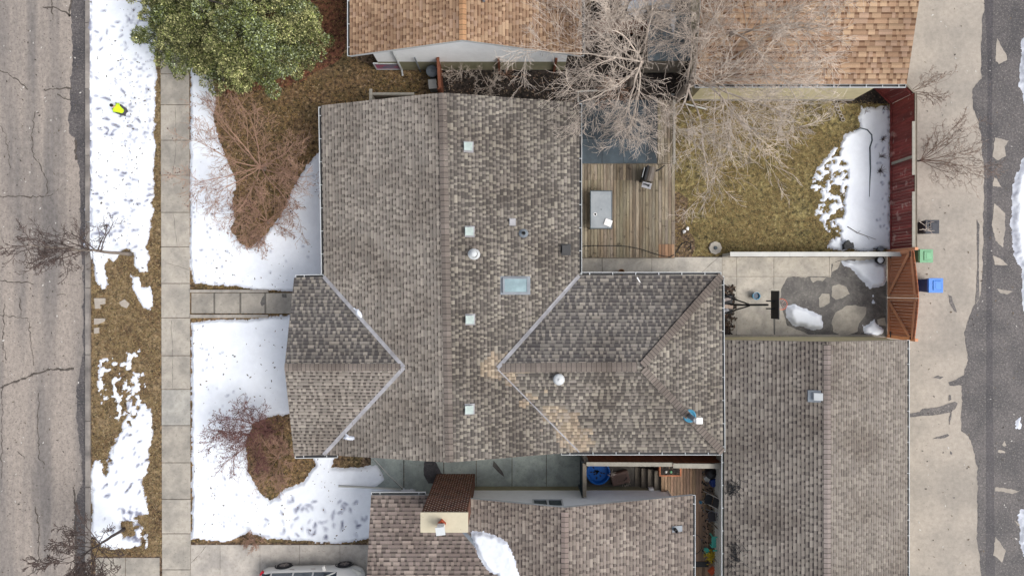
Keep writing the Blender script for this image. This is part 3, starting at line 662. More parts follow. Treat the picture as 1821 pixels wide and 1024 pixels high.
for (x, y) in ((186, 175), (193, 177), (203, 222), (190, 228), (210, 225), (232, 224), (192, 212), (220, 163), (176, 194)): pr.append((x, y, rg.uniform(-.6, .8), 0.3, 0.12, 0.06))
V1 = [(160, -60), (262, -60), (276, 0), (280, 60), (278, 150), (274, 260), (272, 380), (266, 410), (262, 440), (268, 458), (262, 484), (248, 484), (240, 470), (238, 450), (225, 440), (200, 470), (195, 455), (186, 475), (192, 505), (182, 515), (170, 490), (164, 460), (150, 440), (152, 380), (158, 330), (155, 250), (156, 100), (152, 0)]
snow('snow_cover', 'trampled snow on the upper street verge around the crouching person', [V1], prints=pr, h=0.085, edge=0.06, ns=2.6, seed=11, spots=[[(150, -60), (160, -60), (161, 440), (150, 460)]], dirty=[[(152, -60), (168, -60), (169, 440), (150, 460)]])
snow('snow_cover', 'small ragged snow patch on the verge beside the sidewalk below the street tree', [[(232, 490), (246, 492), (250, 510), (268, 508), (272, 540), (268, 553), (255, 548), (246, 532), (238, 515)]], h=0.05, edge=0.05, ns=3.0, seed=12)
V2 = [(248, 700), (252, 718), (268, 728), (271, 745), (268, 790), (262, 840), (252, 850), (258, 880), (262, 912), (250, 915), (240, 920), (255, 938), (262, 958), (262, 976), (240, 970), (222, 978), (200, 972), (180, 972), (163, 950), (163, 830), (166, 815), (185, 818), (200, 800), (212, 770), (222, 745), (226, 715), (235, 690), (245, 670)]
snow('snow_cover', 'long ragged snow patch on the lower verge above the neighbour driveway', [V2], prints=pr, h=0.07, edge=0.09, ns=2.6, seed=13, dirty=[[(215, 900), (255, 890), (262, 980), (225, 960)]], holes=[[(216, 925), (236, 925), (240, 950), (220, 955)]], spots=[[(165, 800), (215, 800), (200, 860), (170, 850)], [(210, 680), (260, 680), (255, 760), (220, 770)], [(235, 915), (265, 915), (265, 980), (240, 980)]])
SB = [[(175, 640), (250, 620), (260, 700), (225, 760), (190, 740), (172, 700)]]
snow('snow_cover', 'scattered snow crumbs on bare verge grass', SB, h=0.04, edge=0.03, ns=3.0, seed=14, cell=0.04, thr=.60, spots=[[(150, 600), (280, 600), (280, 780), (150, 780)]])
pr2 = []
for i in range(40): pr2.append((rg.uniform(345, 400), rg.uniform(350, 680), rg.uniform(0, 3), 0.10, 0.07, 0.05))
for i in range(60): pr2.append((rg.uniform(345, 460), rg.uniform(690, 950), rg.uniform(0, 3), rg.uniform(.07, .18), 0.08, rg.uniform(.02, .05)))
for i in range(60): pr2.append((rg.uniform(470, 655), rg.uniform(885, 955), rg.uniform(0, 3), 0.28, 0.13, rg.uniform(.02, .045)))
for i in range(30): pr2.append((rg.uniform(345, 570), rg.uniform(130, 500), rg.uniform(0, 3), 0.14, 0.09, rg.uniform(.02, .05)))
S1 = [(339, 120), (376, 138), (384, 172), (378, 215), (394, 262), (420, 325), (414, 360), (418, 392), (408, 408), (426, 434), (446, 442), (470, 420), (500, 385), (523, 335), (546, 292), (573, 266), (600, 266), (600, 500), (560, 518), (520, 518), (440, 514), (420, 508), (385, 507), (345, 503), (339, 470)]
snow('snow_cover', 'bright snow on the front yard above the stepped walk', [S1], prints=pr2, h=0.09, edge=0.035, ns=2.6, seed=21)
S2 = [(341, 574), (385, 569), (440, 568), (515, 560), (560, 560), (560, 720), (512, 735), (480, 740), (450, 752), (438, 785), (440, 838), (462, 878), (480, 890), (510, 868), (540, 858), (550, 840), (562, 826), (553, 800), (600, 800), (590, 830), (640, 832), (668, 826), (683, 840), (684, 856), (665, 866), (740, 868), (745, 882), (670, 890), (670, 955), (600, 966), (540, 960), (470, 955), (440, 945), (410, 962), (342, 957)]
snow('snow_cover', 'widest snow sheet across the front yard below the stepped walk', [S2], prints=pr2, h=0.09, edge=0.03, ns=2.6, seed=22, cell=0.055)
S3 = [(1532, 192), (1576, 190), (1583, 200), (1583, 442), (1540, 446), (1490, 446), (1470, 440), (1478, 420), (1468, 405), (1448, 380), (1462, 350), (1440, 335), (1450, 305), (1475, 270), (1505, 236), (1530, 228), (1526, 208)]
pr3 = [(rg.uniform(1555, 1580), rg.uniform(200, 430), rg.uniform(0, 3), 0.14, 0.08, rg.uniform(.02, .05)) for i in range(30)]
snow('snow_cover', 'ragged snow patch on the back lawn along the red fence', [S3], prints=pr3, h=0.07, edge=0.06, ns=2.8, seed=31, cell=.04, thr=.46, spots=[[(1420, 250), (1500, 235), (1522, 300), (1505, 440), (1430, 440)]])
snow('snow_pile', 'lumpy snow pile on the pad below the white fence', [[(1490, 462), (1550, 460), (1577, 470), (1576, 492), (1574, 510), (1545, 514), (1528, 500), (1518, 485), (1500, 475)]], h=0.22, edge=0.05, ns=2.6, seed=32, ramp=0.3, kind='stuff')
snow('snow_pile', 'snow pile on wet concrete below the hoop net', [[(1394, 542), (1412, 538), (1428, 545), (1446, 552), (1462, 560), (1467, 585), (1450, 590), (1430, 585), (1408, 582), (1396, 565)]], h=0.22, edge=0.04, ns=2.6, seed=33, ramp=0.3, kind='stuff')
snow('snow_pile', 'melting snow lumps beside the gate at the garage wall', [[(1530, 577), (1545, 572), (1556, 562), (1560, 575), (1574, 583), (1572, 596), (1550, 598), (1534, 594)], [(1548, 520), (1556, 522), (1553, 532), (1560, 540), (1550, 540)]], h=0.13, edge=0.05, ns=3, seed=34, ramp=0.2, kind='stuff')
for pts, lb in (([(1816, 70), (1900, 50), (2010, 90), (1980, 190), (1900, 200), (1826, 200), (1812, 150)], 'snow bank beyond the alley, topmost at the right edge'), ([(1818, 280), (1900, 270), (1990, 330), (2010, 560), (1930, 690), (1870, 690), (1822, 600), (1816, 480), (1800, 455), (1797, 380), (1800, 330)], 'longest snow bank beyond the alley at the right edge'),
                 ([(1812, 905), (1840, 900), (1840, 1010), (1822, 1000), (1812, 960)], 'snow bank beyond the alley in the lower right corner'), ([(1806, 745), (1815, 742), (1814, 760), (1807, 762)], 'tiny snow lump on the wet alley')):
    snow('snow_bank', lb, [pts], h=0.16, edge=0.06, ns=2.4, seed=41, ramp=0.3, kind='stuff')
snow('snow_cover', 'snow behind the bare trees between the orange roofs', [[(1098, -60), (1205, -60), (1200, 18), (1165, 14), (1130, 30), (1105, 20)]], h=0.06, edge=0.06, seed=42)

# dry grass blades (nobody could count them)
def blades(name, label, polys, n, seed, excl=(), L=(0.06, 0.14), w=0.022, cols=None):
    rs = np.random.RandomState(seed); out = []
    for poly in polys:
        pw = PL(poly); xs = [p.x for p in pw]; ys = [p.y for p in pw]; A = abs(area2([(p.x, p.y) for p in pw]))
        k = int(n * A * 1.6); X = rs.uniform(min(xs), max(xs), k); Y = rs.uniform(min(ys), max(ys), k); ok = sdist(X, Y, pw) > 0.03
        for e_ in excl: ok &= sdist(X, Y, PL(e_)) < 0.0
        kp = fbm(X, Y, 1.3, 3, seed) + rs.rand(k) * 0.5 > 0.62; ok &= kp; out.append(np.stack([X[ok], Y[ok]], 1))
    Q = np.concatenate(out); k = len(Q)
    th = rs.uniform(0, 2 * np.pi, k); ln = rs.uniform(L[0], L[1], k); hz = rs.uniform(0.015, 0.06, k)
    dx, dy = np.cos(th), np.sin(th); V = np.zeros((k, 3, 3))
    V[:, 0, 0] = Q[:, 0] - dy * w / 2; V[:, 0, 1] = Q[:, 1] + dx * w / 2; V[:, 1, 0] = Q[:, 0] + dy * w / 2; V[:, 1, 1] = Q[:, 1] - dx * w / 2
    V[:, 2, 0] = Q[:, 0] + dx * ln; V[:, 2, 1] = Q[:, 1] + dy * ln; V[:, :2, 2] = 0.01; V[:, 2, 2] = hz
    me = bpy.data.meshes.new(name); loc = np.array([Q[:, 0].mean(), Q[:, 1].mean(), 0.0])
    me.from_pydata((V.reshape(-1, 3) - loc).tolist(), [], np.arange(k * 3).reshape(-1, 3).tolist()); me.materials.append(mt['blade'])
    at = me.attributes.new('tint', 'FLOAT_COLOR', 'FACE'); cols = cols or [(1, 1, 1)]
    ci = rs.randint(0, len(cols), k); cc = np.ones((k, 4), dtype=np.float32); cc[:, :3] = np.array(cols)[ci] * rs.uniform(0.35, 1.45, (k, 1))
    at.data.foreach_set('color', cc.ravel()); me.update()
    o = bpy.data.objects.new(name, me); col.objects.link(o); o.location = loc; tag(o, label, 'grass', kind='stuff')
blades('dry_grass', 'short dry grass blades on the street verge', [VERGE], 420, 1, cols=[(.85, .85, .85), (.66, .57, .48), (.42, .34, .28), (.75, .78, .68)])
blades('dry_grass', 'rusty dry grass blades on the front yard', [FRONT[:5] + [(786, 128), (573, 300), (560, 830), (650, 830), (650, 900), (340, 965)]], 330, 2, cols=[(.72, .58, .45), (.5, .36, .26), (.62, .6, .36), (.95, .8, .6)])
blades('dry_grass', 'golden dry grass blades on the back lawn', [BACK], 420, 3, cols=[(.85, .82, .66), (.6, .58, .4), (.8, .73, .58), (.42, .38, .27)])

def specks(name, label, poly, n, seed, z, cols):
    rg = random.Random(seed); m_ = MB(); pw = PL(poly); xs = [p.x for p in pw]; ys = [p.y for p in pw]; k = 0
    while k < n:
        x, y = rg.uniform(min(xs), max(xs)), rg.uniform(min(ys), max(ys))
        if sdist(np.array([x]), np.array([y]), pw)[0] < .1: k += 1 if rg.random() < .1 else 0; continue
        a = rg.uniform(0, 6.28); L = rg.uniform(.025, .07); d = Vector((math.cos(a), math.sin(a), rg.uniform(-.2, .2))) * L; s_ = Vector((-d.y, d.x, 0)) * rg.uniform(.2, .6); c = Vector((x, y, z))
        m_.face([c - d, c - s_, c + d, c + s_], rg.choice(cols)); k += 1
    tag(m_.build(name, mt['litter_mat']), label, 'litter', kind='stuff')
specks('fallen_leaves', 'tiny dark leaves blown over the yard snow above the walk', S1, 260, 3, .1, [(.08, .05, .035), (.05, .035, .03), (.14, .09, .06)])
specks('fallen_leaves', 'tiny dark leaves blown over the yard snow below the walk', S2, 320, 4, .1, [(.08, .05, .035), (.05, .035, .03), (.14, .09, .06)])
specks('fallen_leaves', 'tiny dark leaves and grit on the verge snow', V1, 320, 5, .1, [(.06, .05, .045), (.1, .08, .06)])
specks('fallen_leaves', 'grit and dead leaves scattered over the street', [(0, 0), (150, 0), (150, 1024), (0, 1024)], 240, 6, .022, [(.05, .04, .035), (.5, .48, .45), (.09, .07, .05)])
specks('fallen_leaves', 'dead leaves and grit scattered over the alley apron', [(1630, 0), (1820, 0), (1820, 1024), (1620, 1024)], 200, 7, .026, [(.05, .04, .035), (.5, .48, .45), (.12, .09, .06)])
specks('fallen_leaves', 'brown leaves lying in the front yard grass', [(390, 165), (600, 110), (575, 260), (430, 430)], 420, 8, .06, [(.22, .14, .08), (.10, .06, .04), (.3, .22, .14)])
specks('fallen_leaves', 'brown leaves in the dark soil between the houses', [(640, 128), (1030, 125), (1030, 190), (640, 190)], 420, 9, .05, [(.16, .10, .07), (.07, .05, .04), (.24, .18, .12)])

# ================================================================= MAIN HOUSE
ZE, ZR, ZW = 2.9, 4.45, 3.93
E = lambda x, y: P(x, y, ZE)
house = thing('grey_house', 'large house with grey shingled cross roof in the middle of the picture', 'house', P(900, 560, 0))
Rn, Rs = P(787, 165, ZR), P(799, 822, ZR)
plW = fit_plane([E(571, 188), E(576, 492), E(576, 808), Rn, Rs]); plE = fit_plane([E(1030, 183), E(1030, 490), E(1030, 803), Rn, Rs])
plWN = fit_plane([E(523, 494), E(576, 493), P(506, 652, ZW), P(719, 652, ZW)]); plWS = fit_plane([E(523, 810), E(576, 809), P(506, 654, ZW), P(719, 656, ZW)])
plEN = fit_plane([E(1030, 490), E(1283, 490), P(885, 652, ZW), P(1140, 652, ZW)]); plES = fit_plane([E(1030, 803), E(1285, 804), P(885, 656, ZW), P(1140, 652, ZW)])
plEH = fit_plane([E(1283, 490), E(1285, 804), P(1140, 652, ZW)])
pW = [onplane(x, y, plW) for x, y in ((571, 188), (576, 492), (719, 653), (576, 808), (799, 822), (787, 165))]
pE = [onplane(x, y, plE) for x, y in ((787, 165), (799, 822), (1030, 803), (885, 655), (1030, 490), (1030, 183))]
pWN = [onplane(x, y, plWN) for x, y in ((523, 494), (506, 653), (719, 653), (576, 492))]
pWS = [onplane(x, y, plWS) for x, y in ((506, 653), (523, 810), (576, 808), (719, 653))]
pEN = [onplane(x, y, plEN) for x, y in ((885, 654), (1140, 652), (1283, 490), (1030, 490))]
pES = [onplane(x, y, plES) for x, y in ((885, 656), (1030, 803), (1285, 804), (1140, 652))]
pEH = [onplane(x, y, plEH) for x, y in ((1140, 652), (1285, 804), (1283, 490))]
va = (P(880, 640, 3.6), P(1040, 800, 3.1))
def tanpatch(p):   # newer, paler shingles let in along the south-east valley
    ax, ay = va[0].x, va[0].y; bx, by = va[1].x, va[1].y; L2 = (bx - ax) ** 2 + (by - ay) ** 2
    t = ((p.x - ax) * (bx - ax) + (p.y - ay) * (by - ay)) / L2
    if t < -0.05 or t > 1.02: return 0
    d = math.hypot(p.x - ax - t * (bx - ax), p.y - ay - t * (by - ay))
    f = float(fbm(np.array([round(p.x / 0.5) * 0.5]), np.array([round(p.y / 0.29) * 0.29]), 3.7, 2, 9)[0])
    return 1 if d < .1 + 2.3 * (f - 0.42) else 0
roofm = MB()
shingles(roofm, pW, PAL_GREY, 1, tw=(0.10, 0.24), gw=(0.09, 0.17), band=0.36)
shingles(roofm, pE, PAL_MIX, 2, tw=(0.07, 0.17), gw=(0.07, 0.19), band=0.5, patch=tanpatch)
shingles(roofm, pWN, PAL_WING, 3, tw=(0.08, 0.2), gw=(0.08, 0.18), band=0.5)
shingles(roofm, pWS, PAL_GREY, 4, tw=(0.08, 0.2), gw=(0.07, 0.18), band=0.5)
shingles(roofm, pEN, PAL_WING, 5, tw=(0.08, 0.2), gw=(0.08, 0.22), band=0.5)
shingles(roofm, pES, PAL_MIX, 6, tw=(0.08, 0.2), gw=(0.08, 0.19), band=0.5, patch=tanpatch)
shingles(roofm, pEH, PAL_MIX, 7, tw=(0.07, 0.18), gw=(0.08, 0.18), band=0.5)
roof = roofm.build('roof', mt['shingle'], house)
s_ = MB()
for q in (pW, pE, pWN, pWS, pEN, pES, pEH): slab(s_, q)
s_.build('fascia', mt['white_metal'], roof)
capc = srgb(116, 108, 102)
cp = MB()
caps(cp, Rs + Vector((0, 0.05, 0)), Rn, (-1, 0, -.28), (1, 0, -.28), col_=capc, seed=1, w=0.17, pitch=0.22)
caps(cp, pWN[1], pWN[2] - Vector((.1, 0, 0)), (0, 1, -.28), (0, -1, -.28), col_=capc, seed=2, pitch=0.17)
caps(cp, pEN[0] + Vector((.12, 0, 0)), pEN[1], (0, 1, -.28), (0, -1, -.28), col_=capc, seed=3, pitch=0.2, w=0.19)
hA = (pEN[2] - pEN[1]); hB = (pES[2] - pES[3])
caps(cp, pEN[2], pEN[1], Vector((-1, 1, 0)) * 1.0 + Vector((0, 0, -0.28 * .0)), Vector((1, -1, -.0)), col_=capc, seed=4, w=0.15, lift_=0.035)
caps(cp, pES[2], pES[3], Vector((1, 1, 0)), Vector((-1, -1, 0)), col_=capc, seed=5, w=0.15, lift_=0.035)
cp.build('ridge_cap', mt['shingle'], roof)
vl = MB()
for a, b, q, r in ((E(576, 492), pWN[2], plW, plWN), (E(576, 808), pWS[3], plW, plWS), (E(1030, 490), pEN[0], plE, plEN)):
    vl = MB(); valley(vl, a, b, q, r, 0.075); vl.build('valley_flashing', mt['valley_metal'], roof)
vl = MB(); valley(vl, E(1030, 803), pES[0], plE, plES, 0.024); vl.build('valley_flashing', mt['valley_metal'], roof)
for a, b, o_ in ((E(571, 190), E(576, 489), (-1, 0, 0)), (E(1030, 184), E(1030, 488), (1, 0, 0)), (E(525, 494), E(575, 493), (0, 1, 0)), (E(524, 810), E(600, 809), (0, -1, 0)),
                 (E(1033, 489), E(1283, 489), (0, 1, 0)), (E(1283, 491), E(1285, 803), (1, 0, 0)), (E(998, 804), E(1285, 804), (0, -1, 0))): gutter(house, a, b, o_)
wl = MB()
def wallbox(mb, x0, y0, x1, y1, z1, z0=0.0, c=(1, 1, 1), m=0): mb.box((x0, y0, z0), (x1, y1, z1), c, m)
y_n, y_s = Rn.y - 0.35, Rs.y + 0.35
wallbox(wl, -7.3, y_s, 2.3, y_n, 2.74)
wallbox(wl, -8.75, -6.4, -7.2, -0.05 + 0.0, 2.74); wallbox(wl, 2.2, -6.3, 8.1, 0.05, 2.74)
for yy in (y_n, y_s):    # main gable triangles
    t = 0.02 if yy > 0 else -0.02
    wl.face([(-7.3, yy + t, 2.74), (2.3, yy + t, 2.74), (Rn.x, yy + t, 4.2)]); wl.face([(-7.3, yy - 12 * t, 2.74), (2.3, yy - 12 * t, 2.74), (Rn.x, yy - 12 * t, 4.2)])
wl.face([(-8.77, -6.4, 2.74), (-8.77, -0.05, 2.74), (-8.77, -3.15, 3.7)])
wall = wl.build('wall', mt['house_wall'], house)
mt['vent_metal'] = M('vent_metal', srgb(160, 174, 170), .5, .14, 8, bump=.05, big=srgb(134, 146, 142), bigscale=5, bigfac=.6, speck=(srgb(120, 104, 92), 14, .66, .5))
def window(parent, cx_, cy_, z0, w, h, n_, mat='glass', panes=1):
    """window set in a wall; n_ is the outward axis: 'N','S','E','W'"""
    ax = {'N': (1, 0), 'S': (1, 0), 'E': (0, 1), 'W': (0, 1)}[n_]; ou = {'N': (0, 1), 'S': (0, -1), 'E': (1, 0), 'W': (-1, 0)}[n_]
    def bx(mb, a0, a1, o0, o1, zA, zB):
        p = (cx_ + ax[0] * a0 + ou[0] * o0, cy_ + ax[1] * a0 + ou[1] * o0, zA); q = (cx_ + ax[0] * a1 + ou[0] * o1, cy_ + ax[1] * a1 + ou[1] * o1, zB); mb.box(p, q)
    f = MB(); t = 0.06
    bx(f, -w / 2 - t, w / 2 + t, -0.02, 0.05, z0 - t, z0); bx(f, -w / 2 - t, w / 2 + t, -0.02, 0.05, z0 + h, z0 + h + t)
    bx(f, -w / 2 - t, -w / 2, -0.02, 0.048, z0, z0 + h); bx(f, w / 2, w / 2 + t, -0.02, 0.048, z0, z0 + h)
    for k in range(1, panes): a = -w / 2 + w * k / panes; bx(f, a - t * .7, a + t * .7, -0.02, 0.046, z0, z0 + h)
    fo = f.build('window', mt['white_metal'], parent)
    gmb = MB(); bx(gmb, -w / 2, w / 2, -0.02, 0.02, z0, z0 + h); gmb.build('pane', mt[mat], fo)
window(house, -8.77, -1.6, 1.0, 1.6, 1.2, 'W', panes=2); window(house, -8.77, -4.8, 1.0, 1.6, 1.2, 'W', panes=2); window(house, -7.3, 3.5, 1.0, 2.2, 1.3, 'W', panes=3)
window(house, 2.3, 3.0, 0.5, 1.8, 1.9, 'E', panes=2); window(house, 5.2, 0.05, 1.1, 1.2, 1.0, 'N', panes=2); window(house, 8.1, -3.0, 1.1, 1.4, 1.0, 'E', panes=2)
window(house, 0.0, y_s, 1.3, 1.0, 0.8, 'S'); window(house, -3.0, y_n, 1.2, 1.2, 0.9, 'N', panes=2)
dm = MB(); dm.box((-7.34, -0.0, 0.1), (-7.28, 0.95, 2.15)); dd = dm.build('door', mt['brown_wood'], house)
hm = MB(); hm.lathe((-7.37, 0.85, 1.1), [(0.03, -.03), (.035, 0), (0.03, .03)], 8); hm.build('handle', mt['steel'], dd)

# ---- small things on the main roof (each lifts away)
def roof_z(x, y):
    return max(plE[0] * x + plE[1] * y + plE[2] if x > -2.5 else -9, 0)
def on(px, py, pl): return onplane(px, py, pl)
def box_vent(px, py, pl, label, hood=0.32, name='roof_vent', group='square white roof vents down the main roof', flip=1, mat='vent_metal', h=0.2):
    b = on(px + 4 * flip, py, pl); sl = math.atan(pl[0]); R_ = Matrix.Rotation(-sl, 3, 'Y')
    t = thing(name, label, 'roof vent', b, group)
    f = MB(); hw = hood * 0.62
    q = [b + R_ @ Vector(v) for v in ((-hw, -hw * 1.1, .03), (hw, -hw * 1.1, .03), (hw, hw * 1.1, .03), (-hw, hw * 1.1, .03))]
    f.hexa(q + [v + Vector((0, 0, .014)) for v in q]); f.build('flashing', mt['valley_metal'] if mat != 'black' else mt['black'], t)
    s = MB(); k = hood * 0.40; q = [b + R_ @ Vector(v) for v in ((-k, -k, .03), (k, -k, .03), (k, k, .03), (-k, k, .03))]
    q2 = [b + Vector((v[0] * .9, v[1] * .9, h - .09)) for v in ((-k, -k), (k, -k), (k, k), (-k, k))]; s.hexa(q + q2, c=(.35, .35, .38)); s.build('throat', mt[mat], t)
    c = MB(); hh = hood / 2; q = [b + Vector((v[0], v[1], h + (0.03 if v[0] * flip < 0 else -0.05))) for v in ((-hh, -hh), (hh, -hh), (hh, hh), (-hh, hh))]
    c.hexa([v - Vector((0, 0, .03)) for v in q] + q); c.build('hood', mt[mat], t, bevel=0.006)
box_vent(829, 262, plE, 'square white roof vent nearest the top gable of the main roof')
box_vent(831, 412, plE, 'square white roof vent just above the round white flue')
box_vent(832, 568, plE, 'square white roof vent below and left of the skylight')
box_vent(831, 727, plE, 'square white roof vent nearest the bottom gable of the main roof')
box_vent(1002, 444, plE, 'black box vent near the right eave of the main roof', hood=0.34, group=None, mat='black', h=0.25)
box_vent(907, 395, plE, 'smallest grey roof vent above the black plumbing pipe', hood=0.22, group=None, mat='valley_metal', h=0.12)
def pipe(px, py, pl, label, r=0.06, h=0.35, capr=0.0, mat='black', capmat=None, flr=0.18, flm='grey_metal', name='vent_pipe', cat='roof pipe', hollow=True):
    b = on(px, py, pl); k = H / (H - b.z); t = thing(name, label, cat, b)
    sl = pl[0]; f = MB(); n = 14
    ring = [Vector((b.x + flr * 1.1 * math.cos(a), b.y + flr * math.sin(a), b.z + sl * flr * math.cos(a) + pl[1] * flr * math.sin(a) + 0.035)) for a in [2 * math.pi * j / n for j in range(n)]]
    ring2 = [Vector((b.x + r * 1.5 * math.cos(a), b.y + r * 1.5 * math.sin(a), b.z + 0.09)) for a in [2 * math.pi * j / n for j in range(n)]]
    f.loft([[v - Vector((0, 0, .03)) for v in ring], ring, ring2], cap=False); f.build('flashing', mt[flm], t, smooth=True)
    p = MB(); p.lathe(b, [(r, -0.02), (r, h), (r * 0.72, h), (r * 0.72, h - 0.1)] if hollow else [(r, -.02), (r, h)], 14); p.build('pipe', mt[mat], t, smooth=False)
    if hollow: q = MB(); q.lathe(b, [(r * .7, h - .09), (r * .7, h - .085)], 12); q.build('opening', mt['black'], t)
    if capr: c = MB(); c.lathe(b, [(r, h + .03), (capr, h + 0.03), (capr, h + .09), (capr * .5, h + .15), (0.01, h + .16)], 18); c.build('rain_cap', mt[capmat or mat], t, smooth=False)
    return t
pipe(843, 452, plE, 'round white capped flue on the main roof beside the ridge', r=0.10, h=0.35, capr=0.14, mat='white_metal', flr=0.22, flm='white_metal', hollow=False, name='roof_flue', cat='roof flue')
pipe(931, 415, plE, 'open black plumbing pipe with grey flashing on the main roof', r=0.055, h=0.28, mat='black')
# skylight
b = on(918, 508, plE); t = thing('skylight', 'blue glass skylight on the right slope of the main roof', 'skylight', b)
def onp(px, py, pl, off): p = onplane(px, py, pl); return p + Vector((0, 0, off))
c4 = [(894, 521), (940, 521), (940, 494), (894, 494)]
lo = [onp(x, y, plE, -0.01) for x, y in c4]; hi = [onp(x, y, plE, 0.13) for x, y in c4]
f = MB(); inn = [b + (v - b) * 0.86 + Vector((0, 0, .13)) for v in [onp(x, y, plE, 0) for x, y in c4]]
for k in range(4):
    k2 = (k + 1) % 4; f.face([lo[k], lo[k2], hi[k2], hi[k]]); f.face([hi[k], hi[k2], inn[k2], inn[k]]); f.face([inn[k], inn[k2], inn[k2] - Vector((0, 0, .04)), inn[k] - Vector((0, 0, .04))])
f.build('frame', mt['grey_metal'], t)
gl = MB(); gl.face([v - Vector((0, 0, .025)) for v in inn]); gl.build('glazing', mt['skylight'], t)
fl = MB(); o4 = [(890, 524), (943, 524), (943, 491), (890, 491)]; q = [onp(x, y, plE, .022) for x, y in o4]; fl.hexa(q + [v + Vector((0, 0, .012)) for v in q]); fl.build('flashing', mt['grey_metal'], t)
# round turbine vent on the wing
b = on(993, 673, plES); t = thing('turbine_vent', 'round pale metal vent dome below the wing ridge', 'roof vent', b)
m_ = MB(); m_.lathe(b, [(.13, -.03), (.13, .15)], 18); m_.build('collar', mt['grey_metal'], t, smooth=True)
m_ = MB(); m_.lathe(b + Vector((0, 0, .15)), [(.17, 0), (.22, .05), (.23, .12), (.19, .19), (.10, .225), (.03, .23), (0.03, .25), (.005, .25)], 22); m_.build('dome', mt['white_metal'], t, smooth=True)
# metal chimney near the hip
b = on(1226, 739, plEH); t = thing('metal_flue', 'blue collared metal flue with white cap near the corner hip', 'roof flue', b)
m_ = MB(); m_.lathe(b, [(.27, .0), (.26, .05), (.20, .07), (.20, .055), (.14, .05)], 22); m_.build('collar', mt['bucket_blue'], t, smooth=True)
m_ = MB(); m_.lathe(b, [(.10, -.02), (.10, .9)], 16); m_.build('pipe', mt['grey_metal'], t, smooth=True)
m_ = MB(); m_.box((b.x - .02, b.y - .12, b.z + .95), (b.x + .24, b.y + .13, b.z + 1.1)); m_.lathe(b, [(.09, .88), (.09, 1.0)], 10); m_.build('cap', mt['white_plastic'], t, bevel=0.02)
# snow lumps in the valleys, a scrap on the wing roof
for (pts, pl1, pl2, lb, sd_) in (([(630, 548), (638, 550), (646, 560), (645, 566), (636, 560)], plW, plWN, 'small snow lump caught in the upper left roof valley', 51), ([(611, 779), (616, 772), (622, 776), (630, 778), (620, 781)], plW, plWS, 'small snow lump caught in the lower left roof valley', 52)):
    snow('snow_lump', lb, [pts], h=0.09, cell=0.03, edge=0.015, ramp=0.08, zref=3.2, seed=sd_, zf=lambda X, Y, a=pl1, b=pl2: np.maximum(a[0] * X + a[1] * Y + a[2], b[0] * X + b[1] * Y + b[2]) + 0.035, kind='thing', cat='snow lump')
b = on(1134, 497, plEN); m_ = MB(); m_.hexa([b + Vector(v) for v in ((-.06, .08, .03), (.05, -.09, .03), (.12, -.14, .03), (-.01, .1, .03), (-.06, .08, .06), (.05, -.09, .06), (.12, -.14, .06), (-.01, .1, .06))])
tag(m_.build('plastic_scrap', mt['white_plastic']), 'white scrap lying on the wing roof by its gutter', 'scrap')

# ================================================================= ORANGE ROOF HOUSE (top)
oh = thing('orange_roof_house', 'house with orange brown shingles and white gable wall at the top', 'house', (-1.9, 14, 0))
XW, XR_, XE = -6.67, -1.92, 2.86; Y0 = 9.6; Y1 = 22.0
o_ = MB()
shingles(o_, [Vector((XW, Y0 - .05, 2.9)), Vector((XR_, Y0 + .05, 4.4)), Vector((XR_, Y1, 4.4)), Vector((XW, Y1, 2.9))], PAL_ORG, 21, e=0.143, tw=(.10, .26), gw=(.09, .18), band=.38)
shingles(o_, [Vector((XR_, Y0 + .05, 4.4)), Vector((XE, Y0 - .05, 2.9)), Vector((XE, Y1, 2.9)), Vector((XR_, Y1, 4.4))], PAL_ORG, 22, e=0.143, tw=(.10, .26), gw=(.09, .18), band=.38)
orf = o_.build('roof', mt['shingle'], oh)
m_ = MB(); slab(m_, [Vector((XW, Y0 - .05, 2.9)), Vector((XR_, Y0 + .05, 4.4)), Vector((XR_, Y1, 4.4)), Vector((XW, Y1, 2.9))]); slab(m_, [Vector((XR_, Y0 + .05, 4.4)), Vector((XE, Y0 - .05, 2.9)), Vector((XE, Y1, 2.9)), Vector((XR_, Y1, 4.4))])
m_.build('fascia', mt['white_metal'], orf)
m_ = MB(); caps(m_, (XR_, Y0 + .05, 4.4), (XR_, Y1, 4.4), (-1, 0, -.3), (1, 0, -.3), col_=srgb(176, 138, 104), seed=9, pitch=.2); m_.build('ridge_cap', mt['shingle'], orf)
gutter(oh, (XW, Y0 - .05, 2.9), (XW, Y1, 2.9), (-1, 0, 0)); gutter(oh, (XE, Y0 - .05, 2.9), (XE, Y1, 2.9), (1, 0, 0))
YW = 9.9; w1, w2 = XW + 0.8, XE - 0.5
m_ = MB()
z = 1.18
while z < 4.2:     # lapped siding boards
    z2 = min(z + 0.2, 4.3); sp_ = lambda zz: max(0.0, (zz - 2.75) / (4.28 - 2.75))
    xa, xb = w1 + (XR_ - w1) * sp_(z2) , w2 + (XR_ - w2) * sp_(z2)
    m_.hexa([(xa, YW - .03, z), (xb, YW - .03, z), (xb, YW + .2, z), (xa, YW + .2, z), (xa, YW - .012, z2), (xb, YW - .012, z2), (xb, YW + .2, z2), (xa, YW + .2, z2)]); z += 0.2
m_.box((w1, YW + .2, 1.18), (w2, Y1 - .5, 2.75)); m_.build('wall', mt['siding'], oh)
m_ = MB(); m_.box((w1 - .02, YW - .01, 0), (w2 + .02, Y1 - .45, 1.18)); m_.build('foundation', mt['parging'], oh)
x0 = P(684, 127).x
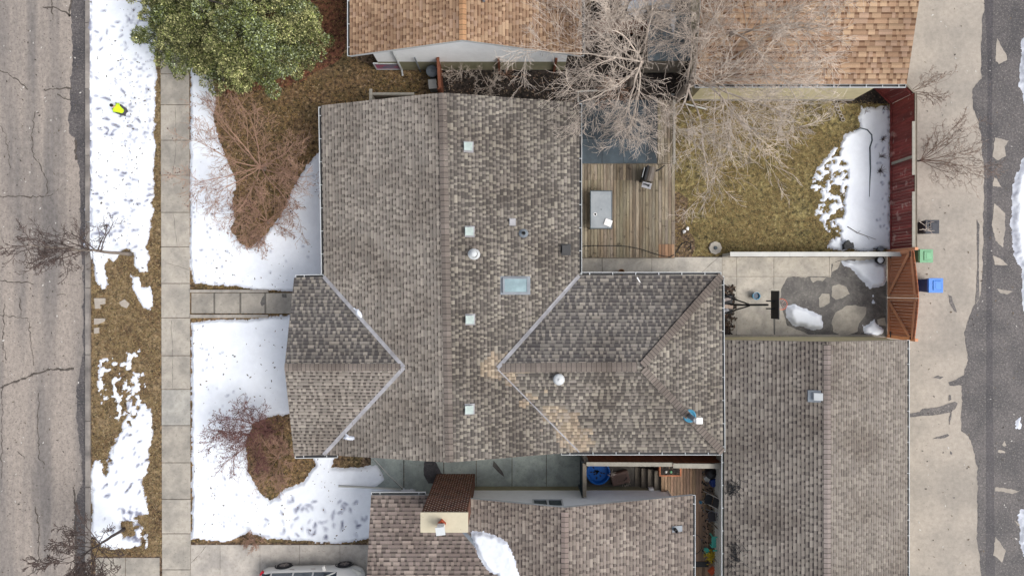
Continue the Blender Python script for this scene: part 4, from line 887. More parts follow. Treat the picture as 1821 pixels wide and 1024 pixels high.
f = MB(); f.box((x0 - .35, YW - .04, .1), (x0 + .8, YW + .02, .16)); f.box((x0 - .35, YW - .04, .85), (x0 + .8, YW + .02, .92)); f.box((x0 - .35, YW - .038, .16), (x0 - .29, YW + .02, .85)); f.box((x0 + .74, YW - .038, .16), (x0 + .8, YW + .02, .85))
fo = f.build('window', mt['white_metal'], oh); f = MB(); f.box((x0 - .29, YW - .025, .16), (x0 + .74, YW - .011, .85)); f.build('pane', mt['reflection_glass'], fo)
m_ = MB(); xx = P(716, 126).x; m_.tube([(xx, YW - .08, 2.75), (xx, YW - .08, .25), (xx + .02, YW - .3, .1)], .045, 6); m_.build('downspout', mt['white_metal'], oh)
m_ = MB(); xx = P(748, 126).x; m_.tube([(xx, YW - .1, 1.9), (xx, YW - .1, .02)], .03, 6); m_.build('conduit', mt['grey_metal'], oh)
for xx in (888, 985): m_ = MB(); q = P(xx, 128); m_.box((q.x - .05, YW - .13, 0), (q.x + .05, YW - .03, 1.7)); m_.build('trellis_post', mt['brown_wood'], oh)
m_ = MB(); q = onplane(860, 2, fit_plane([(XR_, Y0, 4.4), (XE, Y0, 2.9), (XE, Y1, 2.9)])); m_.lathe(q, [(.06, -.05), (.06, .3)], 10); tag(m_.build('vent_pipe', mt['grey_metal']), 'grey pipe on the orange roof at the top edge', 'roof pipe')

# ---- orange garage (top right)
og = thing('orange_roof_garage', 'garage with orange shingles at the top right beside the alley', 'garage', (12, 12.7, 0))
ex0, ex1, ey, ry = P(1236, 150, 2.5).x, P(1612, 150, 2.5).x, 8.5, 12.9
pl_og = fit_plane([(ex0, ey, 2.5), (ex1, ey, 2.5), (ex1, ry, 3.75)])
q1 = [Vector((ex0, ey, 2.5)), Vector((ex1, ey, 2.5)), Vector((ex1, ry, 3.75)), Vector((ex0, ry, 3.75))]; q2 = [Vector((ex0, ry, 3.75)), Vector((ex1, ry, 3.75)), Vector((ex1, ry + 4.4, 2.5)), Vector((ex0, ry + 4.4, 2.5))]
m_ = MB(); shingles(m_, q1, PAL_ORG, 25, e=0.215, tw=(.12, .42), gw=(.09, .18), band=.38); shingles(m_, q2, PAL_ORG, 26, e=0.15); r_ = m_.build('roof', mt['shingle'], og)
m_ = MB(); slab(m_, q1); slab(m_, q2); m_.build('fascia', mt['white_metal'], r_)
gutter(og, (ex0, ey, 2.5), (ex1, ey, 2.5), (0, -1, 0), w=0.13, tick=.68)
m_ = MB(); m_.box((ex0 + .4, ey - .0, .25), (P(1514, 180).x, ry + 4.2, 2.36)); m_.box((P(1514, 180).x, ey + .6, 0.0), (ex1 - .4, ry + 4.2, 2.36)); m_.build('wall', mt['beige_wall'], og)
m_ = MB(); m_.box((ex0 + .38, ey - .02, 0), (P(1514, 180).x + .02, ry + 4.22, .25)); m_.build('foundation', mt['concrete'], og)

# ---- grey garage (bottom right)
gg = thing('grey_garage', 'long garage with grey brown shingles at the bottom right', 'garage', (12.7, -9, 0))
x0_, xr_, x1_ = P(1288, 600, 2.5).x, P(1471, 600, 3.42).x, P(1613, 600, 2.5).x; yn, ys = -2.17, -15.5
qa = [Vector((x0_, yn, 2.5)), Vector((x0_, ys, 2.5)), Vector((xr_, ys, 3.42)), Vector((xr_, yn, 3.42))]; qb = [Vector((xr_, yn, 3.42)), Vector((xr_, ys, 3.42)), Vector((x1_, ys, 2.5)), Vector((x1_, yn, 2.5))]
pl_ga, pl_gb = fit_plane(qa), fit_plane(qb)
PAL_GAR_LIT = dict(PAL_GAR); PAL_GAR_LIT['tooth'] = [srgb(137, 130, 122), srgb(131, 124, 117), srgb(143, 136, 127)]; PAL_GAR_LIT['mid'] = [srgb(132, 124, 116), srgb(124, 117, 110)]; PAL_GAR_LIT['dark'] = srgb(84, 78, 74)  # east slope: the brighter light there is put into paler shingle colours
m_ = MB(); shingles(m_, qa, PAL_GAR, 31, e=.158, tw=(.10, .26), gw=(.09, .18), band=.38); shingles(m_, qb, PAL_GAR_LIT, 32, e=.12, tw=(.10, .26), gw=(.09, .18), band=.38); r_ = m_.build('roof', mt['shingle'], gg)
m_ = MB(); slab(m_, qa); slab(m_, qb); m_.build('fascia', mt['grey_wood'], r_)
m_ = MB(); caps(m_, (xr_, ys, 3.42), (xr_, yn, 3.42), (-1, 0, -.23), (1, 0, -.23), col_=srgb(136, 127, 122), seed=19, pitch=.2); m_.build('ridge_cap', mt['shingle'], r_)
gutter(gg, (x1_, yn, 2.5), (x1_, ys, 2.5), (1, 0, 0), tick=.65); gutter(gg, (x0_, yn, 2.5), (x0_, ys, 2.5), (-1, 0, 0), w=.10, tick=.95)
m_ = MB(); m_.box((x0_ + .15, ys + .2, 0), (x1_ - .12, yn - .03, 2.36)); m_.face([(x0_ + .15, yn - .031, 2.36), (x1_ - .12, yn - .031, 2.36), (xr_, yn - .031, 3.25)]); m_.build('wall', mt['beige_wall'], gg)
m_ = MB(); m_.box((x0_ + .15, yn - .03, 0), (x1_ - .12, yn + .06, .22)); m_.build('footing', mt['concrete'], gg)
b = onplane(1449, 704, pl_ga); t = thing('roof_vent', 'white box vent on the grey garage beside its ridge', 'roof vent', b)
m_ = MB(); q = [b + Vector(v) for v in ((-.28, -.24, -.04), (.2, -.24, .07), (.2, .24, .07), (-.28, .24, -.04))]; m_.hexa(q + [v + Vector((0, 0, .03)) for v in q]); m_.build('flashing', mt['grey_metal'], t)
m_ = MB(); m_.hexa([b + Vector(v) for v in ((-.1, -.15, .0), (.2, -.15, .05), (.2, .15, .05), (-.1, .15, .0), (-.1, -.15, .14), (.22, -.15, .26), (.22, .15, .26), (-.1, .15, .14))]); m_.build('hood', mt['white_metal'], t, bevel=.01)
# dark twigs stand in for damp shingle patches on the roof
def twig_heap(name, label, px, py, pl, n, seed, sx=.35, sy=.25):
    rg = random.Random(seed); m_ = MB()
    for i in range(n):
        q = onplane(px + rg.gauss(0, sx * 18), py + rg.gauss(0, sy * 30), pl) + Vector((0, 0, .03 + rg.random() * .04)); a = rg.uniform(0, 6.28); L = rg.uniform(.08, .3)
        d = Vector((math.cos(a) * L, math.sin(a) * L, 0)); d.z = pl[0] * d.x + pl[1] * d.y + rg.uniform(-.01, .03); m_.tube([q, q + d * .5 + Vector((0, 0, .015)), q + d], [.012, .012, .006], 3)
    return tag(m_.build(name, mt['black']), label, 'twigs', kind='stuff')
twig_heap('damp_shingle_twigs', 'dark twigs standing in for damp shingles on the garage roof edge beside the lattice fence', 1303, 868, pl_ga, 60, 3)
twig_heap('damp_shingle_twigs', 'dark twigs standing in for damp shingles on the garage roof at the bottom edge', 1305, 985, pl_ga, 70, 4, .4, .5)

# ================================================================= BOTTOM NEIGHBOUR HOUSE
nh = thing('brown_roof_house', 'house with brown shingles, brick chimney and white wall at the bottom', 'house', (0, -14, 0))
ax0, vx, rx, ex, ye, yr, zz = -5.80, -3.30, 2.06, 7.44, -8.52, -13.9, 4.42; ybt = -19.3
A = Vector((ax0, ye, 2.9)); B = Vector((vx, ye, 2.9)); C_ = Vector((rx, yr, zz)); D = Vector((ax0, yr, zz))
n1 = [A, B, C_, D][::-1]; n2 = [B, Vector((rx, ye - .1, zz)), C_][::-1]; n2[0], n2[1], n2[2] = B, C_, Vector((rx, ye - .02, zz))
n3 = [Vector((rx, ye - .02, zz)), Vector((rx, ybt, zz)), Vector((ex, ybt, 2.9)), Vector((ex, ye, 2.9))]
n4 = [D, C_, Vector((vx, ybt, 2.9)), Vector((ax0, ybt, 2.9))]; n5 = [C_, Vector((vx, ybt, 2.9)), Vector((rx, ybt, zz))]
pn1, pn2 = fit_plane(n1), fit_plane(n2)
PAL_D = dict(PAL_NB); PAL_D['tooth'] = [srgb(136, 124, 118), srgb(148, 136, 128), srgb(124, 113, 108)]
m_ = MB(); shingles(m_, n1, PAL_D, 41, e=.16, tw=(.10, .26), gw=(.09, .18), band=.38); shingles(m_, n2, PAL_NB, 42, tw=(.10, .26), gw=(.09, .18), band=.38); shingles(m_, n3, PAL_NB, 43, tw=(.10, .26), gw=(.09, .18), band=.38)
shingles(m_, n4, PAL_NB, 44); shingles(m_, n5, PAL_NB, 45); r_ = m_.build('roof', mt['shingle'], nh)
m_ = MB()
for q in (n1, n2, n3, n4, n5): slab(m_, q)
m_.build('fascia', mt['white_metal'], r_)
m_ = MB(); caps(m_, (rx, ybt, zz), (rx, ye - .02, zz), (-1, 0, -.28), (1, 0, -.28), col_=srgb(132, 120, 114), seed=29, pitch=.2); m_.build('ridge_cap', mt['shingle'], r_); m_ = MB(); caps(m_, D, C_ - Vector((.2, 0, 0)), (0, 1, -.28), (0, -1, -.28), col_=srgb(132, 120, 114), seed=28, pitch=.2); m_.build('ridge_cap', mt['shingle'], r_)
m_ = MB(); valley(m_, B, C_, pn1, pn2, .07); m_.build('valley_flashing', mt['grey_metal'], r_)
gutter(nh, A, Vector((P(757, 880, 2.9).x, ye, 2.9)), (0, 1, 0), tick=1.6); gutter(nh, (ex, ye, 2.9), (ex, ybt, 2.9), (1, 0, 0), tick=1.3)
YN = -9.04; wx0, wx1 = P(850, 870).x - .3, P(1179, 868).x
m_ = MB(); m_.box((ax0 + .3, YN - .3, .0), (wx0, ybt + .5, 2.74)); m_.box((wx0, YN, .6), (wx1, ybt + .5, 2.74))
z = .6
while z < 4.0:
    z2 = min(z + .2, 4.2); sp_ = lambda q: max(0.0, (q - 2.75) / (4.3 - 2.75)); xa, xb = wx0 + (rx - wx0) * sp_(z2) * .99, wx1 + (rx - wx1) * sp_(z2)
    m_.hexa([(xa, YN, z), (xb, YN, z), (xb, YN + .035, z), (xa, YN + .035, z), (xa, YN, z2), (xb, YN, z2), (xb, YN + .014, z2), (xa, YN + .014, z2)]); z += .2
m_.build('wall', mt['siding'], nh)
m_ = MB(); m_.box((wx0, YN - .5, 0), (wx1 + .01, YN + .05, .6)); m_.build('foundation', mt['parging'], nh)
window(nh, 1.5, YN + .03, 2.02, 1.15, .8, 'N', panes=2)
m_ = MB(); m_.tube([(wx1 + .03, YN + .04, 2.75), (wx1 + .03, YN + .04, .3)], .04, 6); m_.build('downspout', mt['white_metal'], nh)
m_ = MB(); q = P(1157, 873, .5); m_.box((q.x - .1, YN + .05, .45), (q.x + .1, YN + .16, .7)); m_.build('electric_box', mt['white_plastic'], nh)
# brick chimney
ZC = 5.45; cx0, cx1, cy0, cy1 = P(749, 912, ZC).x, P(831, 912, ZC).x, P(749, 945, ZC).y, P(749, 912, ZC).y
m_ = MB(); m_.box((cx0 + .02, cy0 + .02, 0), (cx1 - .02, cy1 - .02, ZC - .08), m=1); bh, bl = .12, .22; rg = random.Random(4); z = .0; row = 0
while z < ZC - .16:
    for side in ('N', 'E', 'W', 'S'):
        a, b = (cx0, cx1) if side in 'NS' else (cy0, cy1); u = a - (bl / 2 if row % 2 else 0)
        if side in 'EW' : u -= bl / 2
        while u < b:
            u0, u1 = max(a, u), min(b, u + bl - .04)
            if u1 - u0 > .03:
                k = rg.uniform(.6, 1.3); cc = (k * rg.uniform(.95, 1.15), k, k * rg.uniform(.85, 1.1))
                if side == 'N': m_.box((u0, cy1 - .03, z), (u1, cy1, z + bh - .035), cc)
                elif side == 'S': m_.box((u0, cy0, z), (u1, cy0 + .03, z + bh - .035), cc)
                elif side == 'E': m_.box((cx1 - .03, u0 + .004, z), (cx1 - .002, u1 - .004, z + bh - .035), cc)
                else: m_.box((cx0 + .002, u0 + .004, z), (cx0 + .03, u1 - .004, z + bh - .035), cc)
            u += bl
    z += bh; row += 1
ch = m_.build('chimney', [mt['brick'], mt['brick_mortar']], r_)
m_ = MB(); m_.box((cx0 - .03, cy0 - .03, ZC - .09), (cx1 + .03, cy1 + .03, ZC)); m_.name = 'x'; m_.build('chimney_crown', mt['cap'], ch if False else r_, bevel=.01)
q = P(786, 929, ZC); t = thing('chimney_flue', 'clay flue with white metal cowl on the brick chimney', 'flue', q)
m_ = MB(); m_.lathe(q, [(.155, -.0), (.155, .22), (.11, .22), (.11, .1)], 4); m_.build('clay_liner', mt['clay'], t)
m_ = MB(); m_.box((q.x - .13, q.y - .2, q.z + .24), (q.x + .13, q.y + .06, q.z + .5)); m_.build('cowl', mt['white_plastic'], t, bevel=.01)
m_ = MB(); m_.rbox((q.x, q.y - .11, q.z + .58), (.34, .30, .03), .12); m_.rbox((q.x, q.y - .11, q.z + .53), (.06, .06, .08), 0); m_.build('rain_cap', mt['white_metal'], t)
# snow left in the roof valley
zroof = lambda X, Y: np.maximum(pn1[0] * X + pn1[1] * Y + pn1[2], pn2[0] * X + pn2[1] * Y + pn2[2]) + .03
snow('roof_snow', 'white snow drift left in the valley of the brown roof', [[(838, 953), (855, 949), (880, 953), (900, 962), (912, 980), (917, 1000), (925, 1030), (925, 1060), (900, 1060), (885, 1020), (872, 1016), (858, 1000), (845, 975)]], h=.13, edge=.02, zref=3.7, zf=zroof, seed=61, ramp=.12, kind='thing', cat='snow')
m_ = MB(); b = onplane(1200, 940, fit_plane(n3)); t = thing('vent_pipe', 'short black pipe with grey flashing on the brown roof', 'roof pipe', b)
m_.lathe(b, [(.075, -.02), (.075, .3), (.05, .3), (.05, .2)], 12); m_.build('pipe', mt['black'], t); m_ = MB(); q = [b + Vector(v) for v in ((-.12, -.12, .05), (.32, -.12, -.07), (.32, .12, -.07), (-.12, .12, .05))]; m_.hexa(q + [v + Vector((0, 0, .02)) for v in q]); m_.build('flashing', mt['grey_metal'], t)
# ================================================================= FENCES AND GATES
def fence(name, label, a, b, h, mat, bw=0.14, th=0.022, inward=None, rails=(0.35, 0.9, 1.5), posts=2.4, cap=None, seed=1, rail_mat=None, group=None, htop=None, cat='fence'):
    """vertical board fence from a to b; rails and posts stand on the side `inward`"""
    rg = random.Random(seed); a = Vector(a); b = Vector(b); d = (b - a).normalized(); L = (b - a).length; n = Vector(inward).normalized()
    t = thing(name, label, cat, a, group); m_ = MB(); u = 0.0
    while u < L - .01:
        w = min(bw, L - u); hh = (h if htop is None else htop(u / L)) + rg.uniform(-.008, .008); k = rg.uniform(.78, 1.2); g_ = rg.uniform(.9, 1.1)
        p = a + d * (u + .004); q = a + d * (u + w - .004); o = n * rg.uniform(-.003, .003)
        m_.hexa([p + o + Vector((0, 0, .04)), q + o + Vector((0, 0, .04)), q + o - n * th + Vector((0, 0, .04)), p + o - n * th + Vector((0, 0, .04)),
                 p + o + Vector((0, 0, hh)), q + o + Vector((0, 0, hh)), q + o - n * th + Vector((0, 0, hh)), p + o - n * th + Vector((0, 0, hh))], (k, k * g_, k * g_))
        u += bw
    m_.build('board_panel', mt[mat], t)
    for r in rails:
        m_ = MB(); m_.beam(a + n * .03 + Vector((0, 0, r)), b + n * .03 + Vector((0, 0, r)), .045, .09); m_.build('rail', mt[rail_mat or mat], t)
    if posts:
        k = max(1, round(L / posts))
        for i in range(k + 1):
            p = a + d * (L * i / k); m_ = MB(); m_.box((p.x + n.x * .06 - .045, p.y + n.y * .06 - .045, -.05), (p.x + n.x * .06 + .045, p.y + n.y * .06 + .045, h - .06)); m_.build('post', mt[rail_mat or mat], t)
    if cap: m_ = MB(); m_.beam(a + Vector((0, 0, h + .02)), b + Vector((0, 0, h + .02)), cap[1], .035); m_.build('cap_board', mt[cap[0]], t)
    return t
c0 = P(1583, 449); c1 = P(1583, 186); c2 = P(1549, 152)
rf = fence('red_fence', 'dark red board fence along the back alley', c0, c1, 1.85, 'red_wood', inward=(-1, 0, 0), rails=(.12,), posts=0, seed=3)
m_ = MB(); m_.beam(c0 + Vector((.03, 0, 1.88)), c1 + Vector((.03, 0, 1.88)), .05, .04); m_.beam(c0 + Vector((.10, 0, 1.84)), c1 + Vector((.10, 0, 1.84)), .03, .09); m_.build('cap_board', mt['old_wood'], rf)
fence('red_fence', 'slanted corner piece of red fence under the orange garage gutter', c1, c2, 1.85, 'red_wood', inward=(-1, -1, 0), rails=(.12, 1.7), posts=0, cap=('old_wood', .07), seed=4)
for (ya, yb, lb) in ((216, 311, 'pale weathered board lying along the red fence top, upper one'), (341, 442, 'pale weathered board lying along the red fence top beside the bins')):
    a = P(1624.5, ya, 1.95); b = P(1624.5, yb, 1.95); m_ = MB(); m_.beam(a, b, .12, .035); tag(m_.build('loose_board', mt['grey_wood']), lb, 'board')
m_ = MB(); m_.beam(P(1586, 291, .25), P(1622, 279, 1.82), .12, .04, up=Vector((-1, 0, .2))); tag(m_.build('brace_board', mt['grey_wood']), 'pale board leaning from the snow against the red fence', 'board')
# arched double gate of orange wood
GX = P(1577, 0).x
def gate_leaf(y0, y1, up0, label, seed):
    rg = random.Random(seed); t = thing('wooden_gate', label, 'gate', (GX, y0, 0), 'leaves of the arched alley gate')
    hf = lambda y: 2.42 - 0.33 * (abs(y - gm) / gl_) ** 1.3
    m_ = MB(); y = min(y0, y1); ym = max(y0, y1)
    while y < ym - .01:
        w = min(.135, ym - y); k = rg.uniform(.8, 1.15); m_.hexa([(GX, y + .003, .08), (GX + .025, y + .003, .08), (GX + .025, y + w - .003, .08), (GX, y + w - .003, .08),
            (GX, y + .003, hf(y)), (GX + .025, y + .003, hf(y)), (GX + .025, y + w - .003, hf(y + w)), (GX, y + w - .003, hf(y + w))], (k, k, k)); y += .135
    m_.build('board_panel', mt['gate_wood'], t)
    x = GX - .03; far = y0; mid = y1; s = 1 if far > mid else -1
    def bar(p, q, nm, w=.10): b_ = MB(); b_.beam(p, q, w, .045, up=Vector((-1, 0, 0))); b_.build(nm, mt['gate_frame'], t)
    bar((x, far - s * .05, .15), (x, far - s * .05, hf(far) - .1), 'stile'); bar((x, mid + s * .07, .15), (x, mid + s * .07, hf(mid) - .1), 'stile', .08)
    bar((x - .002, far - s * .1, .2), (x - .002, mid + s * .12, .2), 'rail'); bar((x - .002, far - s * .1, hf(far) - .14), (x - .002, mid + s * .12, hf(mid) - .2), 'rail')
    bar((x - .047, far - s * .1, hf(far) - .2), (x - .047, mid + s * .12, .25), 'brace', .12)
    for z in (.4, 1.9): b_ = MB(); b_.box((GX - .075, far - s * .25, z), (GX - .052, far, z + .05)); b_.build('hinge', mt['black'], t)
yN, yS = P(0, 450).y, P(0, 598).y; gm = P(0, 529).y; gl_ = abs(yN - yS) / 2
gate_leaf(yN, gm + .01, 0, 'upper leaf of the orange wooden gate beside the red fence', 6); gate_leaf(yS, gm - .01, 0, 'lower leaf of the orange wooden gate beside the grey garage', 7)
for y, lb in ((yN + .08, 'gate post between the red fence and the gate'), (yS - .0, 'gate post against the grey garage')):
    m_ = MB(); m_.box((GX - .02, y - .06, 0), (GX + .12, y + .06, 2.2)); tag(m_.build('gate_post', mt['gate_frame'], bevel=.008), lb, 'post')
# white vinyl fence between lawn and pad
a = P(1284, 455); b = P(1577, 453)
wf = thing('white_fence', 'white vinyl fence between the back lawn and the parking pad', 'fence', a)
m_ = MB(); m_.box((a.x, a.y - .0, .08), (b.x, a.y + .04, 1.15)); m_.build('panel', mt['pvc'], wf)
m_ = MB(); k = 0; x = a.x
while x < b.x: m_.box((x, a.y - .08, 1.12), (min(x + 2.6, b.x) - .006, a.y + .12, 1.17)); x += 2.6
m_.build('top_rail', mt['pvc'], wf)
for k in range(5): x = a.x + .06 + (b.x - a.x - .12) * k / 4; m_ = MB(); m_.box((x - .055, a.y - .045, 0), (x + .055, a.y + .08, 1.119)); m_.build('post', mt['pvc'], wf)
# octagonal footing with pipe
q = P(1271, 441); t = thing('concrete_footing', 'octagonal concrete footing with a grey pipe at the lawn corner', 'footing', q)
m_ = MB(); m_.lathe(q, [(.30, 0), (.30, .10), (.28, .12)], 8, c=(1.2, 1.2, 1.2)); m_.build('pad', mt['concrete'], t)
m_ = MB(); m_.lathe(q, [(.085, .11), (.085, .15), (.07, .17)], 16); m_.build('pipe', mt['table_frame'], t)
# north side: brown fence, grey fence stub, bins
a = P(781, 165); b = P(784, 117)
fence('brown_fence', 'red brown fence joining the two houses at the top gable', P(789, 176), P(786, 124), 1.7, 'brown_wood', inward=(-1, 0, 0), rails=(.3, 1.5), posts=2.0, cap=('brown_wood', .12), seed=8)
fence('grey_fence', 'weathered grey fence piece beside the top gable of the grey house', P(672, 184), P(745, 184), 1.5, 'old_wood', inward=(0, -1, 0), rails=(.3, 1.3), posts=1.9, cap=('grey_wood', .1), seed=9)
m_ = MB(); q = P(672, 190); m_.box((q.x - .06, q.y - .06, 0), (q.x + .06, q.y + .1, 1.5)); m_.box((q.x - .06, q.y - .3, 1.5), (q.x + .06, q.y + .35, 1.58)); tag(m_.build('gate_post', mt['grey_wood']), 'grey gate post rising above the upper left eave', 'post')
q = P(772, 136); t = thing('rubbish_can', 'round blue grey rubbish can beside the brown fence', 'rubbish can', q)
m_ = MB(); m_.lathe(q, [(.19, 0), (.24, .75), (.22, .75), (.20, .7)], 20); m_.build('body', mt['slate_panel'], t, smooth=False)
m_ = MB(); m_.lathe(q, [(.27, .74), (.27, .78), (.2, .83), (.05, .86), (.01, .86)], 22); m_.box((q.x - .1, q.y - .02, q.z + .85), (q.x + .1, q.y + .02, q.z + .9)); m_.build('lid', mt['grey_metal'], t)
q = P(772, 157); m_ = MB(); m_.rbox((q.x, q.y, .3), (.32, .38, .6), .1); t = thing('utility_box', 'square pale grey utility box below the round rubbish can', 'box', q); m_.build('body', mt['grey_metal'], t)
m_ = MB(); m_.rbox((q.x, q.y, .62), (.36, .42, .04), .1); m_.build('lid', mt['pvc'], t)
# south side: grey capped fence, gate leaf
fence('side_fence', 'brown board fence with grey cap below the wing gutter', P(1040, 803), P(1289, 803), 1.9, 'brown_wood', inward=(0, 1, 0), rails=(.3,), posts=0, seed=12)
m_ = MB(); m_.beam(P(1043, 824.5, 1.98), P(1196, 825.5, 1.98), .17, .05); tag(m_.build('long_plank', mt['grey_wood']), 'long grey plank capping the brown side fence, left one', 'plank', 'planks on the side fence')
m_ = MB(); m_.beam(P(1197, 827.5, 2.03), P(1294, 828.5, 2.03), .20, .05); tag(m_.build('long_plank', mt['grey_wood']), 'shorter pale plank on the side fence beside the garage', 'plank', 'planks on the side fence')
fence('side_gate', 'dark grey board gate closing the side passage', P(1032, 805), P(1032, 862), 1.8, 'slate_panel', inward=(-1, 0, 0), rails=(.3, 1.5), posts=1.8, seed=13, cap=('old_wood', .16), cat='gate')
# lattice fence on the deck's far side
lf = thing('lattice_fence', 'white lattice fence along the narrow deck beside the garage', 'fence', P(1284, 830))
xl = P(1283, 900, 1.9).x; ya, yb = P(0, 832, 1.9).y, P(0, 1100, 1.9).y; m_ = MB()
yy = ya
while yy > yb:
    for s in (-1, 1):
        z0_ = .95; m_.beam((xl + s * .006, yy, z0_), (xl + s * .006, yy - .85 * s, z0_ + .85), .012, .035, up=Vector((1, 0, 0)))
    yy -= .13
m_.build('lattice', mt['pvc'], lf)
m_ = MB(); m_.box((xl - .06, yb, 1.82), (xl + .08, ya, 1.87)); m_.build('top_rail', mt['pvc'], lf); m_ = MB(); m_.box((xl - .03, yb, .3), (xl + .03, ya, .93)); m_.build('base_panel', mt['old_wood'], lf)

# ================================================================= DECKS
dk = thing('back_deck', 'weathered wooden deck beside the right eave with grey table on it', 'deck', P(1110, 370))
ZD = .3
def planks(parent, x0, x1, y0, y1, z, mat, name='decking', pitch=.145, seed=1, skip=None, tints=None, bx=()):
    rg = random.Random(seed); m_ = MB(); x = x0
    while x < x1 - .02:
        w = min(pitch, x1 - x) - .018; y = y0; brk = sorted([y0 + (y1 - y0) * t for t in bx]) + [y1]; st_ = y0
        for e_ in brk:
            k = rg.uniform(.66, 1.2); cc = (k, k * rg.uniform(.96, 1.03), k * rg.uniform(.92, 1.04)); m_.box((x, st_, z - .035), (x + w, e_ - .005, z + rg.uniform(-.002, .002)), cc); st_ = e_
        x += pitch
    return m_.build(name, mt[mat], parent)
dx0, dx1 = P(1028, 0, ZD).x, P(1200, 0, ZD).x; dy0, dy1, dy2 = P(0, 458, ZD).y, P(0, 292, ZD).y, P(0, 178, ZD).y
planks(dk, dx0, dx1 - 4 * .145, dy0, dy1, ZD, 'deck', seed=2, bx=(.83,))
planks(dk, dx1 - 4 * .145, dx1, P(0, 434, ZD).y + .01, dy1, ZD, 'deck', seed=3, bx=(.3,))
planks(dk, P(1170, 0, ZD).x, dx1, dy1 + .01, dy2, ZD, 'deck', seed=5, bx=(.4,))
tag(planks(dk, dx1 - 5 * .145, dx1, dy0, P(0, 434, ZD).y, ZD + .004, 'gate_wood', name='new_boards', seed=4), 'newer orange brown deck boards at the corner')
dk.children[-1].data.materials[0] = M('new_board_wood', srgb(146, 116, 90), .85, .15, 4, stretch=(6, .7, 1), bump=.2)
m_ = MB(); m_.box((dx0, dy0 - .02, 0), (dx1 + .02, dy2, ZD - .05)); m_.build('frame', mt['old_wood'], dk)
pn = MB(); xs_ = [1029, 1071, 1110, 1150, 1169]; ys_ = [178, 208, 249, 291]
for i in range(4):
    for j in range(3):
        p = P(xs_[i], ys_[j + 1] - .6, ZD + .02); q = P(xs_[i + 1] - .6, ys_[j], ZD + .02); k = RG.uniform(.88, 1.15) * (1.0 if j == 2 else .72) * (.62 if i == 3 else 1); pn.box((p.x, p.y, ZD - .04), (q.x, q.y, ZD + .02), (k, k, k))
for j in (249,): p = P(1032, 250, ZD); q = P(1150, 249, ZD); pn.box((p.x, p.y, ZD + .021), (q.x, q.y, ZD + .028), (2.0, 1.9, 1.8))
for x in (1110, 1150): p = P(x, 291, ZD); q = P(x + .9, 249, ZD); pn.box((p.x, p.y, ZD + .021), (q.x, q.y - .01, ZD + .026), (2.0, 1.9, 1.8))
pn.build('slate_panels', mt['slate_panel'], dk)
m_ = MB(); m_.box((P(1197, 0, .3).x, dy1, .305), (P(1201, 0, .3).x, dy2, .34)); m_.build('edge_board', mt['grey_wood'], dk)
# fire table
q = P(1069, 373, ZD); c = (q.x, q.y); t = thing('patio_table', 'grey rectangular patio table with dark frame on the deck', 'table', q); ZT = ZD + .62
p, r = P(1049.5, 407, ZT), P(1089, 339, ZT)
m_ = MB(); m_.box((p.x + .035, p.y + .035, ZT - .03), (r.x - .035, r.y - .035, ZT)); m_.build('tabletop', mt['table_top'], t)
m_ = MB()
for a_, b_ in (((p.x, p.y), (r.x, p.y + .035)), ((p.x, r.y - .035), (r.x, r.y)), ((p.x, p.y + .035), (p.x + .035, r.y - .035)), ((r.x - .035, p.y + .035), (r.x, r.y - .035))): m_.box((a_[0], a_[1], ZT - .07), (b_[0], b_[1], ZT + .012))
m_.build('frame', mt['table_frame'], t)
for sx in (p.x + .03, r.x - .08):
    for sy in (p.y + .03, r.y - .08): m_ = MB(); m_.box((sx, sy, ZD), (sx + .05, sy + .05, ZT - .07)); m_.build('leg', mt['table_frame'], t)
h_ = P(1058.5, 381, ZT); m_ = MB(); m_.lathe(h_, [(.075, -.0), (.075, .012), (.052, .012), (.052, .004)], 20); m_.build('ring', mt['white_plastic'], t); m_ = MB(); m_.lathe(h_, [(.052, .001), (.05, .006)], 16); m_.build('hole', mt['black'], t)
h_ = P(1069, 372.5, ZT); m_ = MB(); m_.lathe(h_, [(.02, 0), (.02, .006)], 10); m_.build('knob', mt['black'], t)
h_ = P(1081.5, 396, ZT + .05); m_ = MB(); m_.rbox((h_.x, h_.y, ZT + .032), (.33, .30, .04), -.35); tt = thing('white_tray', 'white square tray on the corner of the patio table', 'tray', h_ - Vector((0, 0, .05))); m_.build('tray', mt['white_plastic'], tt, bevel=.015)
m_ = MB(); m_.rbox((h_.x, h_.y, ZT + .058), (.20, .17, .008), -.35, c=(.9, .9, .9)); m_.build('recess', mt['white_plastic'], tt)
# barbecue
q = P(1147, 318, ZD); rz = math.radians(-14); t = thing('barbecue', 'black and steel barbecue with side shelf on the deck', 'barbecue', q)
Rm = Matrix.Rotation(rz, 3, 'Z')
def bq(m_, x, y, z, sx, sy, sz, **k): v = Rm @ Vector((x, y, 0)); m_.rbox((q.x + v.x, q.y + v.y, ZD + z), (sx, sy, sz), rz, **k)
m_ = MB(); bq(m_, 0, .08, .42, .42, .62, .62); m_.build('cart', mt['black'], t, bevel=.01)
m_ = MB(); secs = []
for yy in (-.24, .40):
    sec = []
    for k in range(9): a = math.pi * k / 8; v = Rm @ Vector((.05 + .21 * math.cos(a), yy, 0)); sec.append((q.x + v.x, q.y + v.y, ZD + .74 + .24 * math.sin(a)))
    secs.append(sec)
m_.loft(secs); m_.build('lid', mt['lid_bronze'], t, smooth=False)
m_ = MB(); bq(m_, -.14, .08, .93, .10, .66, .12); m_.build('lid_front', mt['black'], t, bevel=.02)
m_ = MB(); a_ = Rm @ Vector((-.27, -.15, 0)); b_ = Rm @ Vector((-.27, .3, 0)); m_.tube([(q.x + a_.x, q.y + a_.y, ZD + .88), (q.x + b_.x, q.y + b_.y, ZD + .88)], .018, 8); m_.build('handle', mt['white_metal'], t)
